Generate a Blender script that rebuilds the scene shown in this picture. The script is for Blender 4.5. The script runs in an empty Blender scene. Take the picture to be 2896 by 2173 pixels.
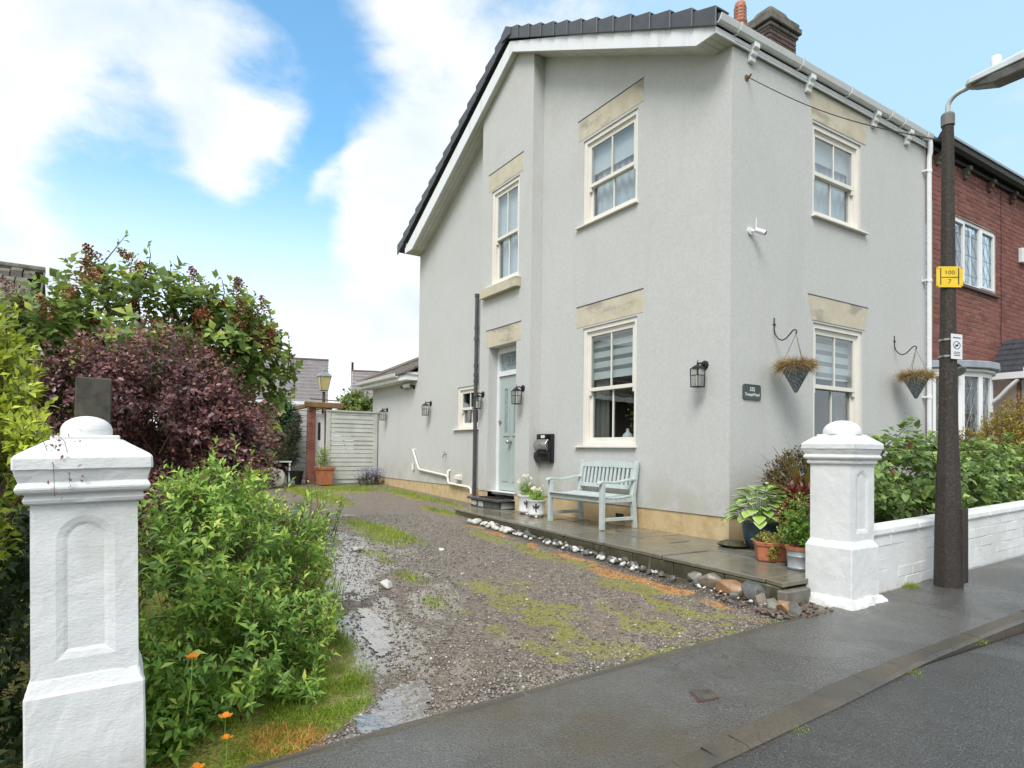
import bpy, bmesh, math, random
import numpy as np
from mathutils import Vector, Matrix, noise as mnoise

# ------------------------------------------------------------------ camera, light, exposure
SC = bpy.context.scene
COL = SC.collection
CAM_H = 1.15
cam_d = bpy.data.cameras.new('camera')
cam = bpy.data.objects.new('camera', cam_d)
COL.objects.link(cam)
cam_d.sensor_width = 36.0
cam_d.lens = 1790.0 / 2896.0 * 36.0
cam_d.shift_y = 149.0 / 2896.0
cam_d.clip_start = 0.05
cam_d.clip_end = 2000.0
_r = (-0.53574313, -0.84426273, 0.01413322)
_d = (0.01114519, -0.02380693, -0.99965445)
_f = (0.84430746, -0.53540048, 0.02216387)
cam.matrix_world = Matrix(((_r[0], -_d[0], -_f[0], 0.0), (_r[1], -_d[1], -_f[1], 0.0),
                           (_r[2], -_d[2], -_f[2], CAM_H), (0, 0, 0, 1)))
SC.camera = cam

SUN_DIR = Vector((-0.40, 0.50, 0.78)).normalized()
sun_d = bpy.data.lights.new('sun', 'SUN')
sun_d.energy = 1.5
sun_d.angle = math.radians(28)
sun_d.color = (1.0, 0.975, 0.94)
sun = bpy.data.objects.new('sun', sun_d)
COL.objects.link(sun)
sun.rotation_euler = SUN_DIR.to_track_quat('Z', 'Y').to_euler()

SC.render.engine = 'CYCLES'
SC.cycles.use_denoising = True
SC.cycles.max_bounces = 7
SC.cycles.transparent_max_bounces = 12
SC.cycles.caustics_reflective = False
SC.cycles.caustics_refractive = False
SC.view_settings.view_transform = 'Standard'
SC.view_settings.look = 'None'
SC.view_settings.gamma = 1.0
SC.view_settings.use_curve_mapping = False
SC.view_settings.exposure = 1.12

WORLD = bpy.data.worlds.new('World')
SC.world = WORLD
WORLD.use_nodes = True
def build_world():
    nt = WORLD.node_tree
    N = nt.nodes; L = nt.links
    N.clear()
    out = N.new('ShaderNodeOutputWorld')
    bg = N.new('ShaderNodeBackground')
    bg.inputs['Strength'].default_value = 0.085
    L.new(bg.outputs[0], out.inputs[0])
    sky = N.new('ShaderNodeTexSky')
    sky.sky_type = 'NISHITA'
    sky.sun_disc = False
    sky.sun_elevation = math.asin(SUN_DIR.z)
    sky.sun_rotation = math.atan2(SUN_DIR.x, SUN_DIR.y)
    sky.air_density = 1.0
    sky.dust_density = 0.6
    tc = N.new('ShaderNodeTexCoord')
    def math_(op, a, b=None, c=None):
        n = N.new('ShaderNodeMath'); n.operation = op
        for i, v in enumerate((a, b, c)):
            if v is None: continue
            if isinstance(v, (int, float)): n.inputs[i].default_value = v
            else: L.new(v, n.inputs[i])
        return n.outputs[0]
    def noise(scale, detail, rough, dist=0.0, zs=1.0, off=(0, 0, 0)):
        mp = N.new('ShaderNodeMapping')
        mp.inputs['Scale'].default_value = (1, 1, zs)
        mp.inputs['Location'].default_value = off
        L.new(tc.outputs['Generated'], mp.inputs['Vector'])
        n = N.new('ShaderNodeTexNoise')
        n.inputs['Scale'].default_value = scale
        n.inputs['Detail'].default_value = detail
        n.inputs['Roughness'].default_value = rough
        n.inputs['Distortion'].default_value = dist
        L.new(mp.outputs[0], n.inputs['Vector'])
        return n.outputs['Fac']
    n1 = noise(2.6, 8, 0.56, 0.35, 1.7, (3.1, 0.4, 1.2))
    n2 = noise(9.0, 6, 0.6, 0.3, 1.9, (0.2, 5.0, 0.0))
    v = math_('ADD', math_('MULTIPLY_ADD', n2, 0.46, math_('MULTIPLY_ADD', noise(26, 5, 0.6, 0.2, 1.8, (2, 1, 4)), 0.16, math_('MULTIPLY', n1, 0.66))), 0.12)     # mostly overcast
    # the broad cloud masses and blue gaps that stand in the sky (direction, inner cos, outer cos, amount)
    for (dx, dy, dz), ri, ro, amt in SKY_BLOBS:
        dot = N.new('ShaderNodeVectorMath'); dot.operation = 'DOT_PRODUCT'
        L.new(tc.outputs['Generated'], dot.inputs[0])
        dot.inputs[1].default_value = (dx, dy, dz)
        mr = N.new('ShaderNodeMapRange'); mr.interpolation_type = 'SMOOTHSTEP'
        mr.inputs['From Min'].default_value = math.cos(math.radians(ro))
        mr.inputs['From Max'].default_value = math.cos(math.radians(ri))
        mr.inputs['To Min'].default_value = 0.0
        mr.inputs['To Max'].default_value = amt
        L.new(dot.outputs['Value'], mr.inputs['Value'])
        v = math_('ADD', v, mr.outputs[0])
    m = N.new('ShaderNodeMapRange'); m.interpolation_type = 'SMOOTHSTEP'
    m.inputs['From Min'].default_value = 0.44
    m.inputs['From Max'].default_value = 0.84
    L.new(v, m.inputs['Value'])
    sepz = N.new('ShaderNodeSeparateXYZ')
    L.new(tc.outputs['Generated'], sepz.inputs[0])
    hz = N.new('ShaderNodeMapRange'); hz.interpolation_type = 'SMOOTHSTEP'
    hz.inputs['From Min'].default_value = 0.10
    hz.inputs['From Max'].default_value = 0.44
    hz.inputs['To Min'].default_value = 0.92
    hz.inputs['To Max'].default_value = 0.06
    L.new(sepz.outputs['Z'], hz.inputs['Value'])
    tint = N.new('ShaderNodeMix'); tint.data_type = 'RGBA'; tint.blend_type = 'MULTIPLY'
    tint.inputs['Factor'].default_value = 1.0
    L.new(sky.outputs[0], tint.inputs['A'])
    tint.inputs['B'].default_value = (0.80, 1.50, 1.62, 1)
    mh = N.new('ShaderNodeMix'); mh.data_type = 'RGBA'
    L.new(hz.outputs[0], mh.inputs['Factor'])
    L.new(tint.outputs['Result'], mh.inputs['A'])
    mh.inputs['B'].default_value = (6.4, 6.7, 6.9, 1)
    pale = N.new('ShaderNodeVectorMath'); pale.operation = 'DOT_PRODUCT'
    L.new(tc.outputs['Generated'], pale.inputs[0]); pale.inputs[1].default_value = (0.42, -0.79, 0.45)
    pm = N.new('ShaderNodeMapRange'); pm.interpolation_type = 'SMOOTHSTEP'
    pm.inputs['From Min'].default_value = math.cos(math.radians(34)); pm.inputs['From Max'].default_value = math.cos(math.radians(8))
    pm.inputs['To Max'].default_value = 0.8
    L.new(pale.outputs['Value'], pm.inputs['Value'])
    mp2 = N.new('ShaderNodeMix'); mp2.data_type = 'RGBA'
    L.new(pm.outputs[0], mp2.inputs['Factor']); L.new(mh.outputs['Result'], mp2.inputs['A'])
    mp2.inputs['B'].default_value = (3.2, 4.7, 5.9, 1)
    mc = N.new('ShaderNodeMix'); mc.data_type = 'RGBA'
    L.new(m.outputs[0], mc.inputs['Factor'])
    L.new(mp2.outputs['Result'], mc.inputs['A'])
    cl = N.new('ShaderNodeValToRGB')
    cl.color_ramp.elements[0].position = .30; cl.color_ramp.elements[0].color = (4.2, 4.9, 5.4, 1)
    cl.color_ramp.elements[1].position = .62; cl.color_ramp.elements[1].color = (6.3, 6.25, 6.15, 1)
    L.new(noise(4.2, 6, 0.55, 0.2, 1.6, (1.0, 2.0, 0.3)), cl.inputs[0])
    L.new(cl.outputs[0], mc.inputs['B'])
    L.new(mc.outputs['Result'], bg.inputs['Color'])
SKY_BLOBS = [
    ((0.93, 0.07, 0.36), 6, 17, 0.30), ((0.81, -0.335, 0.48), 3, 10, 0.24), ((0.87, 0.02, 0.50), 3, 10, .2),
    ((0.905, -0.155, 0.395), 7, 18, -0.45), ((0.85, -0.18, 0.495), 2, 9, -0.20), ((0.965, -0.12, 0.25), 4, 15, -0.30),
    ((0.872, -0.135, 0.472), 1, 6.5, 0.38), ((0.905, -0.165, 0.393), 1, 6.0, 0.40), ((0.925, -0.10, 0.36), 2, 6, 0.30), ((0.88, -0.06, 0.46), 1, 5, 0.12),
    ((0.925, -0.270, 0.262), 0.5, 3.2, 0.34), ((0.918, -0.312, 0.236), 0.5, 3.4, 0.36), ((0.91, -0.345, 0.222), 0.5, 3.2, 0.34), ((0.89, -0.33, 0.33), 0.5, 4, 0.20),
    ((0.865, -0.345, 0.36), 3, 9, 0.34), ((0.90, -0.345, 0.27), 2, 7, 0.30),
    ((0.42, -0.80, 0.43), 14, 40, -0.38),
]
#SKYBLOBS#
build_world()

# ------------------------------------------------------------------ helpers
RNG = np.random.default_rng(7)
random.seed(7)
ROOT = {}

def smooth(a, b, x):
    t = np.clip((x - a) / (b - a), 0, 1)
    return t * t * (3 - 2 * t)

def ground_z(x, y):
    base = -.035 * (np.clip(y, -14, 4) + 4.5)
    k = 1 - smooth(2.65, 6.5, x)
    drive = .012 * (x - 2.6) * (x > 2.6) + .015 * np.clip(x - 9, 0, 12)
    wall = .03 * smooth(-5.0, -5.7, y) * smooth(9, 10, x)
    return k * base + drive + wall

class MB:
    """collects shapes that become ONE mesh"""
    def __init__(self):
        self.v = []; self.f = []; self.m = []
    def _add(self, vs, fs, mi=0):
        o = len(self.v)
        self.v.extend([tuple(map(float, p)) for p in vs])
        self.f.extend([tuple(i + o for i in f) for f in fs])
        self.m.extend([mi] * len(fs))
        return self
    def hexa(self, p, mi=0):
        return self._add(p, [(0, 3, 2, 1), (4, 5, 6, 7), (0, 1, 5, 4), (1, 2, 6, 5), (2, 3, 7, 6), (3, 0, 4, 7)], mi)
    def box(self, x0, x1, y0, y1, z0, z1, mi=0):
        return self.hexa([(x0, y0, z0), (x1, y0, z0), (x1, y1, z0), (x0, y1, z0), (x0, y0, z1), (x1, y0, z1), (x1, y1, z1), (x0, y1, z1)], mi)
    def quad(self, a, b, c, d, mi=0):
        return self._add([a, b, c, d], [(0, 1, 2, 3)], mi)
    def prism(self, poly, fn, d0, d1, mi=0):
        n = len(poly)
        vs = [fn(u, w, d0) for u, w in poly] + [fn(u, w, d1) for u, w in poly]
        fs = [tuple(range(n - 1, -1, -1)), tuple(range(n, 2 * n))]
        fs += [(i, (i + 1) % n, n + (i + 1) % n, n + i) for i in range(n)]
        return self._add(vs, fs, mi)
    def tube(self, pts, r, n=8, mi=0, cap=True):
        pts = [Vector(p) for p in pts]
        rs = r if hasattr(r, '__len__') else [r] * len(pts)
        rings = []
        up = None
        for i, p in enumerate(pts):
            t = (pts[min(i + 1, len(pts) - 1)] - pts[max(i - 1, 0)]).normalized()
            if up is None:
                a = Vector((0, 0, 1)) if abs(t.z) < .9 else Vector((1, 0, 0))
                up = (a - t * a.dot(t)).normalized()
            else:
                up = (up - t * up.dot(t))
                up = up.normalized() if up.length > 1e-6 else t.orthogonal().normalized()
            s = t.cross(up)
            rings.append([p + (up * math.cos(2 * math.pi * k / n) + s * math.sin(2 * math.pi * k / n)) * rs[i] for k in range(n)])
        vs = [q for ring in rings for q in ring]
        fs = []
        for i in range(len(pts) - 1):
            for k in range(n):
                fs.append((i * n + k, i * n + (k + 1) % n, (i + 1) * n + (k + 1) % n, (i + 1) * n + k))
        if cap:
            fs.append(tuple(range(n - 1, -1, -1)))
            fs.append(tuple((len(pts) - 1) * n + k for k in range(n)))
        return self._add(vs, fs, mi)
    def lathe(self, prof, c=(0, 0, 0), n=16, mi=0, rot=0.0, sq=(1, 1)):
        vs = []; fs = []
        for r, z in prof:
            for k in range(n):
                a = 2 * math.pi * k / n + rot
                vs.append((c[0] + r * math.cos(a) * sq[0], c[1] + r * math.sin(a) * sq[1], c[2] + z))
        for i in range(len(prof) - 1):
            for k in range(n):
                fs.append((i * n + k, i * n + (k + 1) % n, (i + 1) * n + (k + 1) % n, (i + 1) * n + k))
        fs.append(tuple(range(n - 1, -1, -1)))
        fs.append(tuple((len(prof) - 1) * n + k for k in range(n)))
        return self._add(vs, fs, mi)
    def blob(self, c, r, seed=0, jag=.22, sub=2, flat=1.0, mi=0):
        bm = bmesh.new()
        bmesh.ops.create_icosphere(bm, subdivisions=sub, radius=1)
        vs = []
        for q in bm.verts:
            d = q.co
            k = 1 + jag * mnoise.noise(d * 1.3 + Vector((seed * 3.7, seed * 1.3, seed))) + jag * .5 * mnoise.noise(d * 3.1 + Vector((seed, 0, seed * 2.1)))
            vs.append((c[0] + d.x * r[0] * k, c[1] + d.y * r[1] * k, c[2] + d.z * r[2] * k * flat))
        fs = [tuple(x.index for x in f.verts) for f in bm.faces]
        bm.free()
        return self._add(vs, fs, mi)

def mesh_of(name, mb, mats, off=(0, 0, 0), bevel=0.0, segs=1, smooth_=False, recalc=True):
    me = bpy.data.meshes.new(name)
    me.from_pydata([(p[0] - off[0], p[1] - off[1], p[2] - off[2]) for p in mb.v], [], mb.f)
    mats = mats if isinstance(mats, (list, tuple)) else [mats]
    for m in mats: me.materials.append(m)
    if len(mats) > 1:
        me.polygons.foreach_set('material_index', mb.m)
    if recalc or bevel > 0:
        bm = bmesh.new(); bm.from_mesh(me)
        if recalc: bmesh.ops.recalc_face_normals(bm, faces=bm.faces)
        if bevel > 0:
            es = [e for e in bm.edges if len(e.link_faces) == 2 and e.calc_face_angle(0) > math.radians(35)]
            bmesh.ops.bevel(bm, geom=es, offset=bevel, segments=segs, profile=.5, affect='EDGES', clamp_overlap=True)
        bm.to_mesh(me); bm.free()
    if smooth_:
        me.polygons.foreach_set('use_smooth', [True] * len(me.polygons))
        if smooth_ is not True:
            try: me.set_sharp_from_angle(angle=math.radians(smooth_))
            except Exception: pass
    me.update()
    return me

def mesh_np(name, verts, tris, mats, off=(0, 0, 0), n=3, smooth_=False):
    """bulk mesh from numpy arrays (all faces with n corners)"""
    me = bpy.data.meshes.new(name)
    v = (np.asarray(verts, np.float32) - np.asarray(off, np.float32)).astype(np.float32)
    f = np.asarray(tris, np.int32)
    me.vertices.add(len(v)); me.vertices.foreach_set('co', v.ravel())
    me.loops.add(f.size); me.loops.foreach_set('vertex_index', f.ravel())
    me.polygons.add(len(f))
    me.polygons.foreach_set('loop_start', np.arange(0, f.size, n, dtype=np.int32))
    for m in (mats if isinstance(mats, (list, tuple)) else [mats]): me.materials.append(m)
    if smooth_: me.polygons.foreach_set('use_smooth', np.ones(len(f), bool))
    me.update(calc_edges=True)
    return me

def thing(name, label, cat, loc=(0, 0, 0), rotz=0.0, group=None):
    o = bpy.data.objects.new(name, None)
    o.empty_display_size = .1
    COL.objects.link(o)
    o.location = loc; o.rotation_euler = (0, 0, rotz)
    o['label'] = label; o['category'] = cat
    if group: o['group'] = group
    ROOT[o.name] = tuple(loc)
    return o

def base_of(parent):
    p = parent
    while p is not None and p.parent is not None: p = p.parent
    return ROOT.get(p.name, (0, 0, 0)) if p is not None else (0, 0, 0)

def link(name, me, parent=None, kind=None, label=None):
    o = bpy.data.objects.new(name, me)
    COL.objects.link(o)
    if parent is not None: o.parent = parent
    if kind: o['kind'] = kind
    if label: o['label'] = label
    return o

def part(name, mb, mats, parent, local=False, kind=None, label=None, **kw):
    """one mesh, child of a thing or part; coordinates are the world's unless local"""
    off = (0, 0, 0) if local else base_of(parent)
    return link(name, mesh_of(name, mb, mats, off, **kw), parent, kind, label)

def solo(name, mb, mats, label, cat, group=None, base=None, **kw):
    """a thing that is one mesh"""
    if base is None:
        a = np.array(mb.v); base = ((a[:, 0].min() + a[:, 0].max()) / 2, (a[:, 1].min() + a[:, 1].max()) / 2, a[:, 2].min())
    o = link(name, mesh_of(name, mb, mats, base, **kw))
    o.location = base
    o['label'] = label; o['category'] = cat
    if group: o['group'] = group
    return o

def struct(name, mb, mats, **kw):
    o = link(name, mesh_of(name, mb, mats, **kw)); o['kind'] = 'structure'
    return o

def copy_thing(root, loc, rotz=None, label=None, group=None, scale=None):
    c = root.copy(); COL.objects.link(c)
    c.location = loc
    if rotz is not None: c.rotation_euler = (0, 0, rotz)
    if scale is not None: c.scale = (scale, scale, scale)
    if label: c['label'] = label
    if group: c['group'] = group
    for ch in list(root.children):
        k = ch.copy(); COL.objects.link(k); k.parent = c
        for g in list(ch.children):
            q = g.copy(); COL.objects.link(q); q.parent = k
    return c

# wall frames: (a along the wall, n outward, z)
class Gable:
    def __init__(s, y): s.y = y
    def __call__(s, a, n, z): return (a, s.y + n, z)
class Front:
    def __init__(s, x): s.x = x
    def __call__(s, a, n, z): return (s.x - n, a, z)

def fbox(mb, fr, a0, a1, n0, n1, z0, z1, mi=0):
    return mb.hexa([fr(a0, n0, z0), fr(a1, n0, z0), fr(a1, n1, z0), fr(a0, n1, z0), fr(a0, n0, z1), fr(a1, n0, z1), fr(a1, n1, z1), fr(a0, n1, z1)], mi)

def wall_panel(mb, fr, a0, a1, zb, zt, holes, rev, extra=(), n=0.0, sealed=False):
    """wall face with openings; zt may be a function of a; rev is the reveal depth"""
    ztf = zt if callable(zt) else (lambda a: zt)
    cuts = sorted(set([a0, a1] + [c for h in holes for c in h[:2]] + [e for e in extra if a0 < e < a1]))
    for l, r in zip(cuts[:-1], cuts[1:]):
        hs = sorted([h for h in holes if h[0] <= l + 1e-6 and h[1] >= r - 1e-6], key=lambda h: h[2])
        z = zb
        for h in hs:
            if h[2] > z: mb.quad(fr(l, n, z), fr(r, n, z), fr(r, n, h[2]), fr(l, n, h[2]))
            z = h[3]
        mb.quad(fr(l, n, z), fr(r, n, z), fr(r, n, ztf(r)), fr(l, n, ztf(l)))
    for h in holes:
        b0, b1, z0, z1 = h[:4]
        d = n - rev
        mb.quad(fr(b0, n, z0), fr(b0, n, z1), fr(b0, d, z1), fr(b0, d, z0))
        mb.quad(fr(b1, n, z0), fr(b1, d, z0), fr(b1, d, z1), fr(b1, n, z1))
        mb.quad(fr(b0, n, z1), fr(b1, n, z1), fr(b1, d, z1), fr(b0, d, z1))
        mb.quad(fr(b0, n, z0), fr(b0, d, z0), fr(b1, d, z0), fr(b1, n, z0))
    # thickness: the back face of the wall edges
    mb.quad(fr(a0, n, zb), fr(a0, n - .12, zb), fr(a1, n - .12, zb), fr(a1, n, zb))

# ------------------------------------------------------------------ value noise in numpy (for scattering and ground zones)
_perm = np.random.default_rng(3).random((64, 64))
def vnoise(x, y):
    xi = np.floor(x).astype(int); yi = np.floor(y).astype(int)
    fx = x - xi; fy = y - yi
    fx = fx * fx * (3 - 2 * fx); fy = fy * fy * (3 - 2 * fy)
    g = lambda i, j: _perm[i % 64, j % 64]
    return (g(xi, yi) * (1 - fx) + g(xi + 1, yi) * fx) * (1 - fy) + (g(xi, yi + 1) * (1 - fx) + g(xi + 1, yi + 1) * fx) * fy
def fbm(x, y, o=4):
    s = 0; a = .5; t = 0
    for i in range(o):
        s = s + a * vnoise(x + 17.3 * i, y + 9.1 * i); t += a
        x = x * 2.03; y = y * 2.03; a *= .5
    return s / t

# ------------------------------------------------------------------ materials
class NT:
    def __init__(s, name):
        s.m = bpy.data.materials.new(name); s.m.use_nodes = True
        s.nt = s.m.node_tree; s.N = s.nt.nodes; s.L = s.nt.links
        s.N.clear()
        s.out = s.N.new('ShaderNodeOutputMaterial')
        s.b = s.N.new('ShaderNodeBsdfPrincipled')
        s.L.new(s.b.outputs[0], s.out.inputs[0])
        s._tc = None
    def co(s, scale=(1, 1, 1), obj=False):
        if s._tc is None: s._tc = s.N.new('ShaderNodeTexCoord'); s._ge = s.N.new('ShaderNodeNewGeometry')
        mp = s.N.new('ShaderNodeMapping'); mp.inputs['Scale'].default_value = scale
        s.L.new(s._tc.outputs['Object'] if obj else s._ge.outputs['Position'], mp.inputs[0])
        return mp.outputs[0]
    def geo(s, what):
        if s._tc is None: s._tc = s.N.new('ShaderNodeTexCoord'); s._ge = s.N.new('ShaderNodeNewGeometry')
        return s._ge.outputs[what]
    def noise(s, scale, detail=4, rough=.55, dist=0, stretch=(1, 1, 1), obj=False, w=None):
        n = s.N.new('ShaderNodeTexNoise')
        n.inputs['Scale'].default_value = scale; n.inputs['Detail'].default_value = detail
        n.inputs['Roughness'].default_value = rough; n.inputs['Distortion'].default_value = dist
        s.L.new(s.co(stretch, obj), n.inputs['Vector'])
        return n.outputs['Fac']
    def voro(s, scale, feat='F1', out='Distance', stretch=(1, 1, 1), obj=False):
        n = s.N.new('ShaderNodeTexVoronoi'); n.feature = feat
        n.inputs['Scale'].default_value = scale
        s.L.new(s.co(stretch, obj), n.inputs['Vector'])
        return n.outputs[out]
    def attr(s, name):
        n = s.N.new('ShaderNodeAttribute'); n.attribute_name = name
        return n.outputs['Fac']
    def ramp(s, fac, stops):
        n = s.N.new('ShaderNodeValToRGB')
        e = n.color_ramp.elements
        while len(e) < len(stops): e.new(.5)
        for q, (p, c) in zip(e, stops):
            q.position = p
            q.color = (*c, 1) if hasattr(c, '__len__') else (c, c, c, 1)
        s.L.new(fac, n.inputs[0])
        return n.outputs[0]
    def mix(s, fac, a, b, blend='MIX'):
        n = s.N.new('ShaderNodeMix'); n.data_type = 'RGBA'; n.blend_type = blend
        for key, v in (('Factor', fac), ('A', a), ('B', b)):
            if isinstance(v, (int, float)): n.inputs[key].default_value = v if key == 'Factor' else (v, v, v, 1)
            elif isinstance(v, (tuple, list)): n.inputs[key].default_value = (*v, 1)
            else: s.L.new(v, n.inputs[key])
        return n.outputs['Result']
    def math(s, op, a, b=None, c=None, clamp=False):
        n = s.N.new('ShaderNodeMath'); n.operation = op; n.use_clamp = clamp
        for i, v in enumerate((a, b, c)):
            if v is None: continue
            if isinstance(v, (int, float)): n.inputs[i].default_value = v
            else: s.L.new(v, n.inputs[i])
        return n.outputs[0]
    def map(s, v, a, b, c=0., d=1.):
        n = s.N.new('ShaderNodeMapRange'); n.interpolation_type = 'SMOOTHSTEP'
        s.L.new(v, n.inputs['Value'])
        for k, q in zip(('From Min', 'From Max', 'To Min', 'To Max'), (a, b, c, d)): n.inputs[k].default_value = q
        return n.outputs[0]
    def bump(s, h, strength=.3, dist=.01, prev=None):
        n = s.N.new('ShaderNodeBump'); n.inputs['Strength'].default_value = strength; n.inputs['Distance'].default_value = dist
        s.L.new(h, n.inputs['Height'])
        if prev is not None: s.L.new(prev, n.inputs['Normal'])
        s.L.new(n.outputs[0], s.b.inputs['Normal'])
        return n.outputs[0]
    def set(s, key, v):
        i = s.b.inputs[key]
        if isinstance(v, (int, float)): i.default_value = v
        elif isinstance(v, (tuple, list)): i.default_value = (*v, 1)
        else: s.L.new(v, i)
        return s

def simple(name, col, rough=.5, metal=0., var=.12, scale=18., bump=.15, bscale=120., bdist=.002, obj=True):
    t = NT(name)
    n = t.noise(scale, 5, .6, obj=obj)
    lo = tuple(c * (1 - var) for c in col); hi = tuple(min(1, c * (1 + var)) for c in col)
    t.set('Base Color', t.ramp(n, [(.3, lo), (.7, hi)]))
    t.set('Roughness', t.map(n, .3, .7, max(.03, rough - .08), min(1, rough + .08)))
    t.set('Metallic', metal)
    if bump: t.bump(t.noise(bscale, 3, .6, obj=obj), bump, bdist)
    return t.m

def make_materials():
    M = {}
    # painted render: fine roughcast grain, faint rain streaks, grime low down
    t = NT('painted_render')
    big = t.noise(.9, 5, .6)
    streak = t.noise(1.0, 6, .62, .2, (4.5, 4.5, .45))
    base = t.ramp(big, [(.3, (.594, .594, .582)), (.7, (.632, .633, .624))])
    base = t.mix(t.map(streak, .52, .76, 0, .30), base, (.49, .48, .445))
    base = t.mix(t.map(t.noise(1.0, 6, .66, .1, (11, 11, .5)), .58, .74, 0, .35), base, (.68, .675, .655))
    zz = t.N.new('ShaderNodeSeparateXYZ'); t.L.new(t.geo('Position'), zz.inputs[0])
    patch = t.noise(2.3, 6, .65)
    low = t.math('MULTIPLY', t.map(zz.outputs['Z'], 1.15, .42), t.map(patch, .36, .62))
    base = t.mix(t.math('MULTIPLY', low, .7), base, (.42, .40, .30))
    high = t.math('MULTIPLY', t.map(zz.outputs['Z'], 4.2, 6.2), t.map(t.noise(2.2, 5, .6), .46, .7))
    base = t.mix(t.math('MULTIPLY', high, .30), base, (.50, .47, .39))
    mott = t.noise(26, 4, .68)
    base = t.mix(t.map(mott, .34, .66, .30, 0), base, (.44, .435, .41))
    base = t.mix(t.map(t.noise(30, 4, .68, stretch=(1, 1, .5)), .56, .72, 0, .22), base, (.70, .70, .68))
    gr = t.noise(110, 3, .65)
    base = t.mix(t.map(gr, .30, .70, .36, 0), base, (.36, .355, .33))
    t.set('Base Color', base); t.set('Roughness', .82)
    b1 = t.bump(t.noise(85, 4, .7), .45, .006)
    t.bump(t.noise(1.6, 3, .5), .2, .03, b1)
    M['render'] = t.m
    # masonry paint, thick and chipped, on pillars and wall
    t = NT('white_masonry_paint')
    n = t.noise(4, 6, .6)
    c = t.ramp(n, [(.3, (.68, .69, .685)), (.7, (.78, .785, .775))])
    fine = t.noise(34, 5, .7)
    c = t.mix(t.map(fine, .56, .74, 0, .40), c, (.55, .55, .52))
    chip = t.noise(15, 6, .68)
    flake = t.map(chip, .690, .715)
    c = t.mix(t.math('MULTIPLY', flake, .85), c, (.36, .35, .32))
    zz = t.N.new('ShaderNodeSeparateXYZ'); t.L.new(t.geo('Position'), zz.inputs[0])
    alg = t.math('MULTIPLY', t.map(t.noise(2.4, 5, .65, stretch=(1, 1, .5)), .50, .72), .38)
    c = t.mix(alg, c, (.47, .48, .40))
    c = t.mix(t.math('MULTIPLY', t.map(zz.outputs['Z'], .16, -.12, 0, .85), t.map(t.noise(9, 5, .65), .36, .64)), c, (.30, .27, .21))
    t.set('Base Color', c); t.set('Roughness', .6)
    b0 = t.bump(t.math('MULTIPLY', flake, -1.0), .5, .006)
    b1 = t.bump(t.noise(60, 4, .65, stretch=(1, 1, 2.4)), .36, .005, b0)
    t.bump(t.noise(9, 4, .6), .3, .015, b1)
    M['masonry_white'] = t.m
    # tan painted plinth
    t = NT('tan_plinth_paint')
    n = t.noise(5, 6, .66)
    c = t.ramp(n, [(.28, (.40, .27, .14)), (.5, (.56, .42, .23)), (.72, (.64, .52, .32))])
    c = t.mix(t.map(t.noise(2, 5, .6), .52, .70, 0, .6), c, (.46, .33, .18))
    t.set('Base Color', c); t.set('Roughness', .7); t.bump(t.noise(50, 4, .6), .35, .005)
    M['plinth'] = t.m
    # sandstone lintels, sooty in places
    t = NT('sandstone')
    n = t.noise(6, 6, .65, .4)
    c = t.ramp(n, [(.25, (.50, .445, .33)), (.55, (.57, .515, .40)), (.8, (.63, .58, .46))])
    c = t.mix(t.map(t.noise(1.5, 5, .62, stretch=(1, 1, 2.4)), .53, .66, 0, .62), c, (.26, .235, .20))
    t.set('Base Color', c); t.set('Roughness', .85); t.bump(t.noise(70, 4, .65), .4, .004)
    M['sandstone'] = t.m
    M['upvc'] = simple('cream_upvc', (.78, .74, .67), .38, 0, .04, 6, .05)
    M['white'] = simple('white_plastic', (.78, .79, .80), .4, 0, .05, 6, .06)
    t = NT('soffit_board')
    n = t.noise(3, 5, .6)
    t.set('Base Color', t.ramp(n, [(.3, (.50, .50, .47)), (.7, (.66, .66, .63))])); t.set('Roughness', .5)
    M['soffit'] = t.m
    t = NT('white_fascia')
    n = t.noise(1.2, 6, .65, stretch=(6, 6, .6))
    t.set('Base Color', t.mix(t.map(n, .52, .72, 0, .5), (.80, .81, .83), (.52, .50, .45))); t.set('Roughness', .42)
    M['fascia'] = t.m
    # slates and tiles
    t = NT('dark_roof_tile')
    n = t.noise(7, 6, .65)
    r = t.geo('Random Per Island')
    c = t.ramp(n, [(.25, (.030, .036, .045)), (.6, (.060, .068, .080)), (.85, (.105, .110, .115))])
    t.set('Base Color', t.mix(t.map(r, 0, 1, 0, .3), c, (.085, .088, .092))); t.set('Roughness', .42); t.bump(t.noise(60, 4, .6), .3, .004)
    M['tile_dark'] = t.m
    t = NT('mossy_brown_tile')
    r = t.geo('Random Per Island')
    n = t.noise(5, 6, .65)
    c = t.ramp(n, [(.25, (.075, .058, .045)), (.6, (.15, .12, .095)), (.85, (.22, .19, .155))])
    c = t.mix(t.map(t.noise(3, 5, .6), .55, .7, 0, .6), c, (.13, .12, .05))
    t.set('Base Color', t.mix(t.map(r, 0, 1, 0, .4), c, (.24, .21, .18))); t.set('Roughness', .5)
    M['tile_brown'] = t.m
    t = NT('grey_concrete_tile')
    r = t.geo('Random Per Island')
    n = t.noise(3, 6, .65)
    c = t.ramp(n, [(.25, (.22, .205, .21)), (.7, (.38, .36, .37))])
    t.set('Base Color', t.mix(t.map(r, 0, 1, 0, .5), c, (.20, .16, .155))); t.set('Roughness', .35)
    M['tile_grey'] = t.m
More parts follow.
